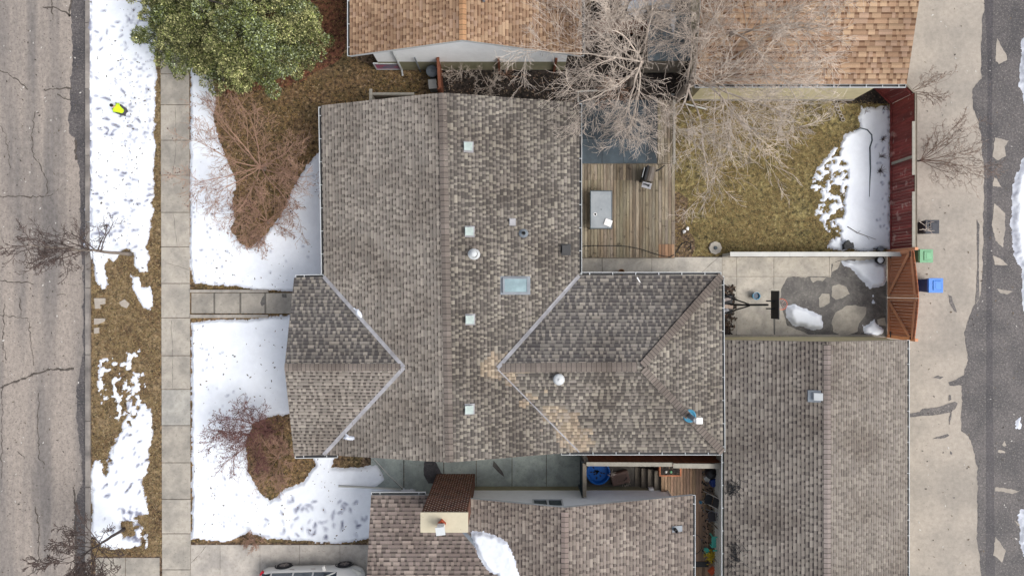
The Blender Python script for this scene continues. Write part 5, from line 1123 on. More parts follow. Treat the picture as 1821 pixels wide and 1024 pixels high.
m_ = MB(); bq(m_, .02, -.42, .78, .42, .26, .04); m_.build('side_shelf', mt['valley_metal'], t, bevel=.01)
m_ = MB(); bq(m_, .0, -.40, .815, .26, .06, .03); bq(m_, .1, -.42, .82, .08, .10, .03); m_.build('side_burner', mt['black'], t)
for sx in (-.17, .17):
    for sy in (-.2, .36): m_ = MB(); v = Rm @ Vector((sx, sy, 0)); m_.lathe((q.x + v.x, q.y + v.y, ZD), [(.03, 0), (.03, .11)], 8); m_.build('leg', mt['black'], t)
m_ = MB(); m_.tube([P(1163, 305, .95), P(1172, 302, .95), P(1182, 294, .93)], [.04, .035, .02], 7); tag(m_.build('grill_cover', mt['rubber']), 'rolled black cover behind the barbecue', 'cover')
# hose
pts = [(1029, 442), (1037, 438), (1052, 437), (1085, 437), (1115, 438), (1140, 443), (1160, 450), (1178, 455), (1192, 457), (1200, 452), (1206, 443), (1213, 433), (1222, 430), (1229, 434), (1228, 443), (1222, 446)]
m_ = MB(); cr = []
for i in range(len(pts) - 1):
    zf_ = lambda x: .33 if x < 1199 else .04
    for k in range(4): s = k / 4; x = pts[i][0] * (1 - s) + pts[i + 1][0] * s; y = pts[i][1] * (1 - s) + pts[i + 1][1] * s; cr.append(P(x, y, zf_(x)))
m_.tube(cr, .018, 6); tag(m_.build('garden_hose', mt['black']), 'thin black hose curving over the deck edge', 'hose')
rg = random.Random(8)
for i, lb in enumerate(('larger crumpled white paper by the deck corner', 'smaller crumpled white paper by the deck corner')):
    q = P(1217 + 5 * i, 412 - 5 * i); m_ = MB(); m_.lathe((q.x, q.y, .02), [(.03, 0), (.09 - .02 * i, .03), (.06, .08), (.02, .10)], 6); o = tag(m_.build('paper_scrap', mt['white_plastic']), lb, 'paper')
    for v in o.data.vertices: v.co.x += rg.uniform(-.03, .03); v.co.y += rg.uniform(-.03, .03)
q = P(1105, 484, .3); t = thing('wicker_basket', 'small tan basket half hidden under the wing gutter', 'basket', P(1105, 484)); m_ = MB(); m_.lathe((q.x, q.y, .05), [(.10, 0), (.15, .28), (.13, .28), (.1, .05)], 14); m_.build('basket', M('wicker', srgb(150, 118, 84), .9, .2, 12), t)
# white downspouts lying at the deck's top end
for pts, z, lb in (([(1028, 184), (1028, 163), (1062, 161)], .9, 'white bent downspout at the upper right house corner'), ([(1194, 168), (1221, 170), (1219, 185), (1256, 194)], .12, 'white zigzag downspout lying under the bare tree'), ([(602, 864), (650, 866), (713, 870)], .16, 'long white pipe lying on the snow by the side passage'), ([(666, 816), (690, 843), (716, 867)], .3, 'slim white rail slanting across the side passage corner')):
    m_ = MB(); m_.tube([P(x, y, z) for x, y in pts], .045 if 'rail' not in lb else .022, 4 if 'rail' not in lb else 6); tag(m_.build('downspout' if 'rail' not in lb else 'hand_rail', mt['pvc']), lb, 'downspout' if 'downspout' in lb else ('pipe' if 'pipe' in lb else 'rail'))
# garden edging of linked rings and kerb line in the snow
m_ = MB()
for k in range(9):
    q = P(1479 + k * 2.0 - (k > 5) * (k - 5) * -1.0, 163 + k * 6.3); n_ = 10
    m_.tube([(q.x + .085 * math.cos(2 * math.pi * j / n_), q.y + .075 * math.sin(2 * math.pi * j / n_), .05) for j in range(n_ + 1)], .02, 5, cap=False)
tag(m_.build('ring_edging', mt['stone']), 'chain of grey stone rings edging the garden bed', 'garden edging')
m_ = MB(); m_.tube([P(x, y, .09) for x, y in ((1522, 232), (1530, 228), (1542, 231), (1550, 240), (1551, 250), (1547, 262), (1548, 300), (1546, 350))], [.012, .02, .03, .03, .03, .035, .03, .012], 6); tag(m_.build('bed_edging', mt['table_frame']), 'dark curved bed edging poking through the back snow', 'garden edging')
# dead stems in the snow
def stems(px, py, n, r, h, label, mat='twig_dark', seed=1, name='dead_plant'):
    rg = random.Random(seed); b = P(px, py); m_ = MB()
    for i in range(n):
        a = rg.uniform(0, 6.28); d = rg.uniform(.3, 1) * r; m_.tube([b, b + Vector((math.cos(a) * d * .4, math.sin(a) * d * .4, h * .6)), b + Vector((math.cos(a) * d, math.sin(a) * d, h * rg.uniform(.6, 1)))], [.012, .009, .005], 3)
    return tag(m_.build(name, mt[mat]), label, 'plant', None)
stems(1567, 249, 16, .22, .3, 'dark dead plant in the snow strip, beside the curved edging', seed=1); stems(1564, 279, 14, .25, .3, 'dark dead plant in the snow strip, just left of the leaning board', seed=2)
stems(1562, 305, 18, .28, .35, 'dark dead plant in the snow strip, below the leaning board', seed=3); stems(1568, 195, 9, .25, .3, 'thin dead stems in the snow near the red fence corner', seed=4); stems(1538, 200, 8, .2, .25, 'thin dead stems in the snow left of the fence corner', seed=5)
m_ = MB(); m_.tube([P(1507, 403, .1), P(1525, 414, .12), P(1558, 426, .1)], [.02, .018, .008], 4); m_.tube([P(1525, 414, .12), P(1530, 410, .16)], .008, 3); m_.tube([P(1540, 419, .12), P(1546, 426, .12)], .008, 3); tag(m_.build('fallen_branch', mt['twig_dark']), 'thin fallen branch on the back snow patch', 'branch')
q = P(1505, 438); m_ = MB(); m_.rbox((q.x, q.y, .13), (.45, .25, .26), .15); m_.rbox((q.x - .05, q.y + .12, .2), (.25, .22, .14), .6); tag(m_.build('planter_crate', mt['black'], bevel=.02), 'small black crate on the snow against the white fence', 'crate')
# ball-like white pot and mirror by the gate
q = P(1562, 443); t = thing('watering_can', 'white ended watering can on the snow beside the fence corner', 'watering can', q); m_ = MB(); m_.lathe(q, [(.10, 0), (.12, .25), (.1, .27), (.02, .27)], 14); m_.build('body', mt['grey_metal'], t); m_ = MB(); m_.tube([q + Vector((-.1, 0, .08)), q + Vector((-.28, 0, .25)), q + Vector((-.36, 0, .26))], [.03, .02, .03], 7); m_.build('spout', mt['black'], t); m_ = MB(); m_.tube([q + Vector((.1, 0, .24)), q + Vector((.2, .0, .3)), q + Vector((.2, 0, .12)), q + Vector((.1, 0, .06))], .012, 6); m_.build('handle', mt['black'], t)
q = P(1560, 463); t = thing('plant_pot', 'round black pot filled with snow beside the gate post', 'pot', q); m_ = MB(); m_.lathe(q, [(.13, 0), (.18, .3), (.15, .3), (.15, .25)], 18); m_.build('pot', mt['black'], t); m_ = MB(); m_.lathe(q, [(.15, .24), (.14, .28), (.05, .31), (.01, .31)], 16); m_.build('snow_fill', mt['snow'], t, smooth=True)

# ================================================================= BINS IN THE ALLEY
def bin_(px0, px1, py0, py1, z, label, lidm, bodym, group=None):
    a = P(px0, py1, z); b = P(px1, py0, z); cx_, cy_ = (a.x + b.x) / 2, (a.y + b.y) / 2; sx, sy = b.x - a.x, b.y - a.y
    t = thing('wheelie_bin', label, 'bin', (cx_, cy_, 0), 'wheeled bins along the alley fence')
    m_ = MB(); k = .8; m_.hexa([(cx_ - sx / 2 * k, cy_ - sy / 2 * k, .08), (cx_ + sx / 2 * k, cy_ - sy / 2 * k, .08), (cx_ + sx / 2 * k, cy_ + sy / 2 * k, .08), (cx_ - sx / 2 * k, cy_ + sy / 2 * k, .08),
                                (cx_ - sx / 2 * .97, cy_ - sy / 2 * .97, z - .07), (cx_ + sx / 2 * .97, cy_ - sy / 2 * .97, z - .07), (cx_ + sx / 2 * .97, cy_ + sy / 2 * .97, z - .07), (cx_ - sx / 2 * .97, cy_ + sy / 2 * .97, z - .07)]); m_.build('body', mt[bodym], t, bevel=.02)
    m_ = MB(); m_.rbox((cx_, cy_, z - .045), (sx, sy, .05), 0); m_.rbox((cx_ + .05, cy_, z - .005), (sx * .62, sy * .7, .03), 0, taper=.9); lid = m_.build('lid', mt[lidm], t, bevel=.015)
    m_ = MB(); m_.rbox((cx_ + .08, cy_, z + .012), (sx * .34, sy * .42, .012), 0, c=(1.15, 1.15, 1.15)); m_.build('lid_panel', mt[lidm], lid)
    m_ = MB(); m_.tube([(cx_ - sx / 2 - .04, cy_ - sy * .42, z - .06), (cx_ - sx / 2 - .04, cy_ + sy * .42, z - .06)], .018, 8); m_.build('handle', mt[bodym], t)
    for s in (-1, 1): m_ = MB(); yy = cy_ + s * sy * .4; m_.tube([(cx_ - sx * .4, yy - .03, .1), (cx_ - sx * .4, yy + .03, .1)], .1, 14); m_.build('wheel', mt['rubber'], t)
    return t
bin_(1652, 1678, 494.5, 520.5, 1.08, 'bright blue wheeled bin, lowest of the three beside the gate', 'blue_plastic', 'dark_blue')
bin_(1636, 1660, 443, 467, .95, 'pale green wheeled bin between the black and blue ones', 'green_plastic', 'dark_green')
bk = bin_(1646, 1671, 391, 415.5, 1.05, 'black wheeled bin topped with bare sticks, highest of the three', 'bin_black', 'bin_black')
m_ = MB(); rg = random.Random(3); q = P(1652, 404, 1.12)
for i in range(14):
    a = rg.uniform(0, 6.28); L = rg.uniform(.2, .6); s = q + Vector((rg.uniform(-.3, .1), rg.uniform(-.2, .2), rg.uniform(0, .08))); d = Vector((math.cos(a) * L, math.sin(a) * L * .5, rg.uniform(-.05, .1))); m_.tube([s - d / 2, s, s + d / 2], [.012, .01, .005], 3)
tag(m_.build('stick_bundle', mt['twig_pale']), 'pale loose sticks lying over the black bin', 'sticks')

# ================================================================= BASKETBALL HOOP, BUCKET, DEBRIS
q0 = P(1302, 541); t = thing('basketball_hoop', 'portable basketball hoop with black backboard on the parking pad', 'basketball hoop', q0)
m_ = MB(); m_.rbox((q0.x - .35, q0.y, .09), (.75, 1.0, .18), 0, taper=.8); m_.build('base', mt['black'], t, bevel=.03)
top = P(1367, 542, 3.1); m_ = MB(); m_.tube([(q0.x - .15, q0.y, .15), (q0.x + .05, q0.y, 1.2), (top.x, top.y, 3.0)], .045, 8)
m_.build('pole', mt['rubber'], t)
for s in (-1, 1): m_ = MB(); m_.tube([(q0.x - .5, q0.y + s * .42, .18), (q0.x + .25, q0.y + s * .03, 1.55)], .032, 6); m_.build('strut', mt['rubber'], t)
Xb = P(1371, 0, 3.9).x + .05; bt, bb = P(0, 517, 3.6).y, P(0, 568, 3.6).y
m_ = MB(); Xb = P(1370.5, 0, 2.72).x; m_.box((Xb, bb, 2.72), (Xb + .05, bt, 3.55)); bo = m_.build('backboard', mt['black'], t, bevel=.02)
m_ = MB(); m_.box((Xb - .25, (bb + bt) / 2 - .18, 2.85), (Xb - .002, (bb + bt) / 2 - .13, 3.2)); m_.box((Xb - .25, (bb + bt) / 2 + .13, 2.85), (Xb - .002, (bb + bt) / 2 + .18, 3.2)); m_.build('bracket', mt['rubber'], t)
rc = Vector((Xb + .05 + .30, (bb + bt) / 2 + .02, 3.0)); m_ = MB(); m_.tube([(rc.x + .22 * math.cos(a), rc.y + .22 * math.sin(a), rc.z) for a in [2 * math.pi * k / 20 for k in range(21)]], .012, 6, cap=False); m_.build('rim', mt['orange_rim'], t)
m_ = MB()
for k in range(12):
    for s in (1, -1):
        pts = []
        for j in range(5): a = 2 * math.pi * k / 12 + s * j * .26; r = .22 - .022 * j; pts.append((rc.x + r * math.cos(a), rc.y + r * math.sin(a), rc.z - .1 * j))
        m_.tube(pts, .006, 3, cap=False)
m_.build('net', mt['net'], t)
q = P(1341, 526); t = thing('bucket', 'small blue bucket of water on the parking pad', 'bucket', q); m_ = MB(); m_.lathe(q, [(.12, 0), (.16, .3), (.175, .3), (.175, .32), (.145, .32), (.13, .1)], 20, close=False); m_.build('body', mt['bucket_blue'], t, smooth=False)
m_ = MB(); m_.lathe(q, [(.12, .2), (.138, .22)], 20); m_.build('water', mt['water'], t); m_ = MB(); m_.tube([q + Vector((.17 * math.cos(a), .17 * math.sin(a) * .3 + .12 * abs(math.sin(a)), .31 + .03 * math.sin(a))) for a in [math.pi * k / 10 for k in range(11)]], .006, 4); m_.build('handle', mt['white_metal'], t)
rg = random.Random(17); m_ = MB()
for i in range(420):
    q = P(1284 + rg.random() ** .8 * 24 * (0.6 + .4 * math.sin(i)), rg.uniform(508, 598)); k = rg.uniform(.02, .12); a = rg.uniform(0, 6.28); L = rg.uniform(.05, .2); cc = rg.choice([(.03, .022, .018), (.05, .035, .025), (.02, .016, .014), (.10, .065, .045)])
    m_.rbox((q.x, q.y, k), (L, L * .4, .02), a, c=cc, tilt=('X', rg.uniform(-.6, .6)))
tag(m_.build('leaf_litter', mt['litter_mat']), 'dark heap of leaf litter under the hoop base', 'leaf litter', kind='stuff')
for i, (x, y, sx, sy, a, cc, lb) in enumerate([(1290, 532, .35, .14, .3, (.35, .3, .28), 'grey brown wood block above the others beside the hoop base'), (1293, 545, .4, .16, -.1, (.42, .33, .27), 'tan wood block in the middle of the litter by the eave'), (1288, 553, .3, .2, .5, (.3, .3, .32), 'slate grey wood block lowest in the litter by the eave')]):
    q = P(x, y); m_ = MB(); m_.rbox((q.x, q.y, .13), (sx, sy, .2), a, c=cc); tag(m_.build('wood_block', mt['litter_mat'], bevel=.01), lb, 'wood block')

# ================================================================= NARROW YARD BELOW THE WING
sdk = thing('side_deck', 'narrow brown plank deck between the brown roof and the lattice fence', 'deck', P(1230, 900)); ZS = .75
X0, X1 = P(1176, 0, ZS).x, P(1282, 0, ZS).x; planks(sdk, X0, X1, P(0, 1100, ZS).y, P(0, 828, ZS).y, ZS, 'side_deck', seed=9, bx=(.35, .7), pitch=.14)
m_ = MB(); m_.box((X0, P(0, 1100, ZS).y, 0), (X1, P(0, 828, ZS).y, ZS - .05)); m_.build('frame', mt['old_wood'], sdk)
for i in range(4):   # steps down to the west
    x = X0 - .26 * (i + 1); z = ZS - .17 * (i + 1); m_ = MB(); m_.box((x, P(0, 874).y, z - .04), (x + .25, P(0, 830).y, z), c=(.8, .8, .8)); m_.box((x + .23, P(0, 874).y, 0), (x + .252, P(0, 830).y, z + .12), c=(.4, .4, .4)); m_.build('step', mt['old_wood'], sdk)
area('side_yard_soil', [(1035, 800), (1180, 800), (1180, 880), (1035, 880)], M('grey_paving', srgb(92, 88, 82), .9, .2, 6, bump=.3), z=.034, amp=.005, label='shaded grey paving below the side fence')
q = P(1064, 840, .25); q.z = .036; t = thing('paddling_pool', 'round bright blue paddling pool below the side fence', 'paddling pool', q); m_ = MB(); m_.lathe(q, [(.44, 0), (.50, .2), (.54, .22), (.54, .25), (.48, .25), (.43, .04)], 30, close=False); m_.lathe(q, [(.44, .02), (.44, .03)], 30); m_.build('shell', mt['pool_plastic'], t, smooth=False)
m_ = MB(); rg = random.Random(2)
for i in range(18): a = rg.uniform(0, 6.28); r = rg.uniform(0, .3); m_.rbox((q.x + r * math.cos(a), q.y + r * math.sin(a), .075), (.10, .05, .01), a, c=(.03, .03, .03))
m_.build('leaves', mt['litter_mat'], t)
q = P(1103, 850, .35); q.z = .036; t = thing('suitcase', 'brown suitcase lying beside the blue paddling pool', 'suitcase', q); m_ = MB(); m_.rbox((q.x, q.y, .24), (.82, .55, .3), .25); m_.build('shell', mt['leather'], t, bevel=.05)
m_ = MB(); m_.rbox((q.x + .05, q.y, .40), (.5, .3, .02), .25, c=(.8, .8, .8)); m_.build('front_pocket', mt['leather'], t, bevel=.01); m_ = MB(); m_.tube([q + Vector((.18, -.06, .40)), q + Vector((.2, -.02, .45)), q + Vector((.26, .03, .45)), q + Vector((.29, .07, .40))], .014, 6); m_.build('handle', mt['black'], t)
for s in (-1, 1): m_ = MB(); v = Matrix.Rotation(.25, 3, 'Z') @ Vector((-.4, s * .2, .06)); m_.tube([q + v + Vector((0, -.02, 0)), q + v + Vector((0, .02, 0))], .04, 10); m_.build('wheel', mt['rubber'], t)
def twigpile(px, py, z, n, r, mat, label, seed, name='twig_pile'):
    rg = random.Random(seed); m_ = MB(); q = P(px, py, z)
    for i in range(n): a = rg.uniform(0, 6.28); L = rg.uniform(.1, .3); s = q + Vector((rg.uniform(-r, r), rg.uniform(-r, r), rg.uniform(0, .05))); d = Vector((math.cos(a) * L, math.sin(a) * L, 0)); m_.tube([s - d / 2, s + d / 2], [.012, .007], 4)
    return tag(m_.build(name, mt[mat]), label, 'twigs')
twigpile(1089, 842, .44, 10, .12, 'twig_pale', 'pale twigs lying on the brown suitcase', 3); twigpile(1112, 862, .06, 16, .18, 'twig_pale', 'pale twigs scattered below the brown suitcase', 4)
q = P(1191, 835, 1.0); q.z = ZS; t = thing('planter_box', 'timber planter box with a dark tub on the side deck', 'planter', q); m_ = MB(); m_.rbox((q.x, q.y, ZS + .2), (.95, .5, .34), 0, taper=1.03); m_.build('box', mt['gate_wood'], t, bevel=.02); m_ = MB(); m_.rbox((q.x, q.y + .0, ZS + .36), (.84, .40, .03), 0); m_.build('soil', mt['dark_soil'], t)
for k, (x, m2) in enumerate(((-.2, 'pvc'), (.02, 'green_plastic'))): m_ = MB(); m_.lathe((q.x + x, q.y - .05, ZS + .37), [(.05, 0), (.06, .05), (.02, .08)], 8); m_.build('ornament', mt[m2], t)
# clutter on the deck
def clutter(name, label, cat, px, py, z, mat, sx, sy, sz, a=0.0, prof=None, bev=.02, tap=.9):
    q = P(px, py, z + sz); q.z = z; m_ = MB()
    if prof: m_.lathe(q, prof, 16)
    else: m_.rbox((q.x, q.y, z + sz / 2), (sx, sy, sz), a, taper=tap)
    return tag(m_.build(name, mt[mat], bevel=bev), label, cat)
clutter('rubbish_bag', 'shiny black rubbish bag at the top end of the side deck', 'bag', 1268, 843, ZS, 'black', 0, 0, .5, prof=[(.16, 0), (.26, .12), (.28, .28), (.2, .42), (.06, .5), (.03, .54)], bev=0)
clutter('storage_tub', 'dark blue storage tub below the black rubbish bag', 'tub', 1273, 858, ZS, 'dark_blue', .42, .36, .34, .3)
clutter('paint_pail', 'white pail beside the black rubbish bag', 'pail', 1258, 852, ZS, 'pvc', 0, 0, .3, prof=[(.10, 0), (.12, .28), (.10, .28), (.09, .2)], bev=0)
clutter('paint_pail', 'pale grey pail against the lattice, above the blue tub', 'pail', 1278, 838, ZS, 'valley_metal', 0, 0, .35, prof=[(.11, 0), (.13, .3), (.11, .3), (.1, .2)], bev=0)
clutter('cup', 'tiny pale blue cup standing on the side deck boards', 'cup', 1246, 893, ZS, 'bucket_blue', 0, 0, .12, prof=[(.05, 0), (.07, .12), (.055, .12), (.045, .04)], bev=0)
clutter('green_pot', 'small green pot beside the teal chair', 'pot', 1257, 979, ZS, 'teal_plastic', 0, 0, .2, prof=[(.09, 0), (.12, .2), (.1, .2), (.09, .15)], bev=0)
clutter('orange_toy', 'orange toy box at the bottom end of the side deck', 'toy', 1268, 1016, ZS, 'clay', .35, .22, .2, .7)
clutter('floor_mat', 'black mat lying across the side deck near the bottom', 'mat', 1245, 1003, ZS, 'black', .75, .25, .03, 0, tap=1)
# folded bicycle-like chair frame, a tangle of pale and dark tubes
def folding_chair(px, py, label, seed, mats=('pvc', 'rubber')):
    rg = random.Random(seed); q = P(px, py, ZS + .4); q.z = ZS; a = rg.uniform(-.4, .4); Rr = Matrix.Rotation(a, 3, 'Z')
    t = thing('folding_chair', label, 'chair', q)
    W_ = lambda x, y, z: q + Rr @ Vector((x, y, z))
    for s in (-1, 1):
        m_ = MB(); m_.tube([W_(-.2, s * .22, 0), W_(.25, s * .22, .85)], .016, 6); m_.build('back_frame', mt[mats[0]], t)
        m_ = MB(); m_.tube([W_(.25, s * .2, 0), W_(-.2, s * .2, .45)], .016, 6); m_.build('leg', mt[mats[0]], t)
    m_ = MB(); m_.hexa([W_(-.22, -.2, .42), W_(.1, -.2, .4), W_(.1, .2, .4), W_(-.22, .2, .42), W_(-.22, -.2, .45), W_(.1, -.2, .43), W_(.1, .2, .43), W_(-.22, .2, .45)]); m_.build('seat', mt[mats[1]], t)
    m_ = MB(); m_.hexa([W_(.1, -.2, .55), W_(.24, -.2, .85), W_(.24, .2, .85), W_(.1, .2, .55), W_(.12, -.2, .55), W_(.26, -.2, .85), W_(.26, .2, .85), W_(.12, .2, .55)]); m_.build('backrest', mt[mats[1]], t)
folding_chair(1262, 888, 'folding chair with pale frame in the middle of the side deck', 3); folding_chair(1268, 918, 'darker folding chair below the pale framed one', 5, ('grey_metal', 'dark_cloth'))
q = P(1276, 965, ZS + .5); q.z = ZS; t = thing('teal_chair', 'teal plastic garden chair against the lattice fence', 'chair', q)
m_ = MB(); m_.rbox((q.x - .02, q.y, ZS + .40), (.42, .48, .04), 0); m_.build('seat', mt['teal_plastic'], t, bevel=.015)
m_ = MB()
for k in range(7): m_.rbox((q.x + .2, q.y - .27 + .09 * k, ZS + .64), (.03, .065, .5), 0, tilt=('Y', .15))
m_.rbox((q.x + .24, q.y, ZS + .9), (.05, .66, .06), 0); m_.build('backrest', mt['teal_plastic'], t)
for s in (-1, 1): m_ = MB(); m_.rbox((q.x, q.y + s * .29, ZS + .6), (.46, .06, .03), 0); m_.build('armrest', mt['teal_plastic'], t)
for sx in (-.18, .18):
    for sy in (-.24, .24): m_ = MB(); m_.box((q.x + sx - .025, q.y + sy - .025, ZS), (q.x + sx + .025, q.y + sy + .025, ZS + .39)); m_.build('leg', mt['teal_plastic'], t)
q = P(1234, 967, ZS + .02); m_ = MB(); m_.tube([(q.x + .36 * math.cos(a), q.y + .44 * math.sin(a), ZS + .03) for a in [2 * math.pi * k / 28 for k in range(29)]], .014, 6, cap=False); tag(m_.build('hoop_toy', mt['black']), 'thin black hoop lying half under the brown roof eave', 'hoop')
rg = random.Random(5); q = P(1265, 988, ZS + .2); t = thing('potted_plant', 'yellow leaved potted plant at the foot of the teal chair', 'plant', (q.x, q.y, ZS)); m_ = MB(); m_.lathe((q.x, q.y, ZS), [(.08, 0), (.12, .16), (.1, .16), (.09, .12)], 12); m_.build('pot', mt['clay'], t)
m_ = MB()
for i in range(160):
    v = Vector((rg.gauss(0, .13), rg.gauss(0, .12), .2 + rg.uniform(-.04, .1))); a = rg.uniform(0, 6.28); L = .05; d = Vector((math.cos(a) * L, math.sin(a) * L, rg.uniform(-.02, .02))); s = Vector((-d.y, d.x, 0)) * .5; c_ = Vector((q.x, q.y, ZS)) + v; k = rg.uniform(.6, 1.3); m_.face([c_ - d, c_ - s, c_ + d, c_ + s], (k, k, k * .8))
m_.build('leaves', mt['yellow_leaf'], t)
for (x1, y1, x2, y2, lb) in ((1260, 873, 1288, 892, 'slanting brace plank of the lattice fence, upper one'), (1262, 928, 1288, 948, 'slanting brace plank of the lattice fence beside the teal chair'), (1266, 990, 1287, 1008, 'slanting brace plank of the lattice fence, lowest one')):
    m_ = MB(); m_.beam(P(x1, y1, .8), P(x2, y2, 1.8), .07, .04, up=Vector((0, 1, 0))); tag(m_.build('brace_plank', mt['old_wood']), lb, 'plank', 'braces of the lattice fence')
rg = random.Random(23); m_ = MB()
for i in range(300): q = P(rg.uniform(1248, 1283), rg.uniform(838, 1000), ZS); L = rg.uniform(.03, .11); k = rg.choice([(.02, .016, .014), (.04, .03, .022), (.12, .11, .11), (.015, .015, .02)]); m_.rbox((q.x, q.y, ZS + rg.uniform(.01, .05)), (L, L * .5, .015), rg.uniform(0, 6.28), c=k, tilt=('X', rg.uniform(-.5, .5)))
tag(m_.build('deck_litter', mt['litter_mat']), 'dark leaves and scraps strewn along the lattice fence', 'litter', kind='stuff')

# ================================================================= SHED AND SLAB BETWEEN THE ORANGE ROOFS
q = P(1190, 70); t = thing('garden_shed', 'slate grey flat shed under the bare trees between the orange roofs', 'shed', q); p, r = P(1152, 108, 1.9), P(1229, 22, 1.9)
m_ = MB(); m_.box((p.x + .08, p.y + .08, 0), (r.x - .08, r.y - .08, 1.82)); m_.build('wall', mt['old_wood'], t)
m_ = MB(); n_ = 6
for k in range(n_): a = p.y + (r.y - p.y) * k / n_; k_ = RG.uniform(.8, 1.2); m_.box((p.x, a, 1.83), (r.x, a + (r.y - p.y) / n_ - .01, 1.9), (k_ * 2.0, k_ * 1.9, k_ * 1.8))
m_.build('roof', mt['slate_panel'], t)
snow('snow_strip', 'narrow snow strip melting on the slate shed roof', [[(1192, 22), (1203, 24), (1202, 50), (1198, 66), (1193, 50)]], h=.06, edge=.02, zref=1.9, zf=lambda X, Y: X * 0 + 1.9, seed=77, cell=.04, kind='thing', cat='snow')
fence('plank_fence', 'short dark plank fence behind the slate shed', P(1052, 60), P(1140, 62), 1.6, 'brown_wood', inward=(0, -1, 0), rails=(.3, 1.3), posts=2.2, seed=31)

# ================================================================= WHITE CAR
cyf = -12.42; ccx = -8.86; car = thing('white_car', 'white hatchback car on the driveway at the bottom edge', 'car', (ccx, cyf - .9, 0)); cyc = cyf - .9
def csec(x, w, zb, zbelt, ztop):
    h = [(w * .86, zb), (w * .98, zb + .12), (w, zb + .3), (w * .985, zbelt - .08), (w * .93, zbelt), (w * .72, ztop)]
    return [(ccx + x, cyc - a, b) for a, b in h] + [(ccx + x, cyc + a, b) for a, b in h[::-1]]
m_ = MB(); m_.loft([csec(-2.30, .62, .34, .80, .82), csec(-2.24, .80, .26, .86, .90), csec(-2.0, .87, .22, .90, .95), csec(-1.2, .90, .20, .90, .94), csec(0, .905, .20, .90, .94), csec(.9, .90, .20, .90, .97), csec(1.4, .89, .20, .87, .96), csec(1.9, .85, .22, .80, .88), csec(2.15, .76, .26, .72, .78), csec(2.30, .55, .34, .62, .66)])
body = m_.build('body', mt['car_paint'], car, smooth=True)
def gsec(x, w0, z0, w1, z1): return [(ccx + x, cyc - w0, z0), (ccx + x, cyc - w1, z1), (ccx + x, cyc + w1, z1), (ccx + x, cyc + w0, z0)]
m_ = MB(); m_.loft([gsec(-2.15, .78, .88, .70, .95), gsec(-1.75, .80, .9, .60, 1.44), gsec(-.2, .81, .9, .62, 1.5), gsec(.35, .81, .9, .60, 1.44), gsec(1.15, .80, .92, .74, .97)]); m_.build('glasshouse', mt['glass'], car)
m_ = MB(); m_.loft([[(ccx + x, cyc - w, z), (ccx + x, cyc - w * .7, z + .035), (ccx + x, cyc + w * .7, z + .035), (ccx + x, cyc + w, z)] for x, w, z in ((-1.85, .60, 1.40), (-1.5, .63, 1.47), (-.2, .64, 1.505), (.32, .62, 1.455))]); m_.build('roof_panel', mt['car_paint'], car, smooth=True)
for s in (-1, 1):
    for x in (-1.72, -.75, .12):
        m_ = MB(); m_.beam((ccx + x, cyc + s * .81, .9), (ccx + x + .05, cyc + s * .625, 1.45), .07, .03, up=Vector((0, 1, 0))); m_.build('pillar', mt['car_paint'], car)
    m_ = MB(); m_.beam((ccx + 1.1, cyc + s * .80, .93), (ccx + .32, cyc + s * .61, 1.45), .07, .04, up=Vector((0, 1, 0))); m_.build('pillar', mt['car_paint'], car)
    m_ = MB(); m_.rbox((ccx + .62, cyc + s * 1.0, .98), (.14, .22, .15), s * .2); m_.build('wing_mirror', mt['car_paint'], car, bevel=.03)
    for x in (-.55, .38): m_ = MB(); m_.rbox((ccx + x - .3, cyc + s * .905, .80), (.2, .03, .03), 0); m_.build('door_handle', mt['steel'], car)
    for x in (-1.35, 1.36):
        m_ = MB(); y = cyc + s * .80; m_.tube([(ccx + x, y - .11, .33), (ccx + x, y + .11, .33)], .33, 28); w_ = MB(); w_ = m_.build('wheel', mt['rubber'], car, bevel=.02)
        m_ = MB(); yo = y + s * .112; m_.tube([(ccx + x, yo - .012, .33), (ccx + x, yo + .012, .33)], .215, 24, c=(.35, .35, .4))
        for k in range(5): a = 2 * math.pi * k / 5; m_.beam((ccx + x, yo + s * .015, .33), (ccx + x + .2 * math.cos(a), yo + s * .015, .33 + .2 * math.sin(a)), .02, .05, c=(1, 1, 1), up=Vector((0, 1, 0)).cross(Vector((math.cos(a), 0, math.sin(a)))))
        m_.build('rim', mt['steel'], w_)
        m_ = MB(); m_.tube([(ccx + x + .39 * math.cos(a), cyc + s * .905, .33 + .39 * math.sin(a)) for a in [math.pi * k / 12 for k in range(13)]], .025, 5); m_.build('wheel_arch', mt['rubber'], car)
    m_ = MB(); m_.rbox((ccx - 2.14, cyc + s * .74, .80), (.22, .2, .16), s * -.5); m_.build('tail_light', mt['red_lens'], car, bevel=.02)
    m_ = MB(); m_.rbox((ccx + 1.98, cyc + s * .70, .76), (.42, .2, .10), s * -.45); m_.build('headlight', mt['clear_lens'], car, bevel=.03)
m_ = MB(); m_.rbox((ccx + 2.27, cyc, .42), (.06, .9, .18), 0); m_.build('grille', mt['black'], car, bevel=.01)
car.rotation_euler = (0, 0, math.radians(1.2))

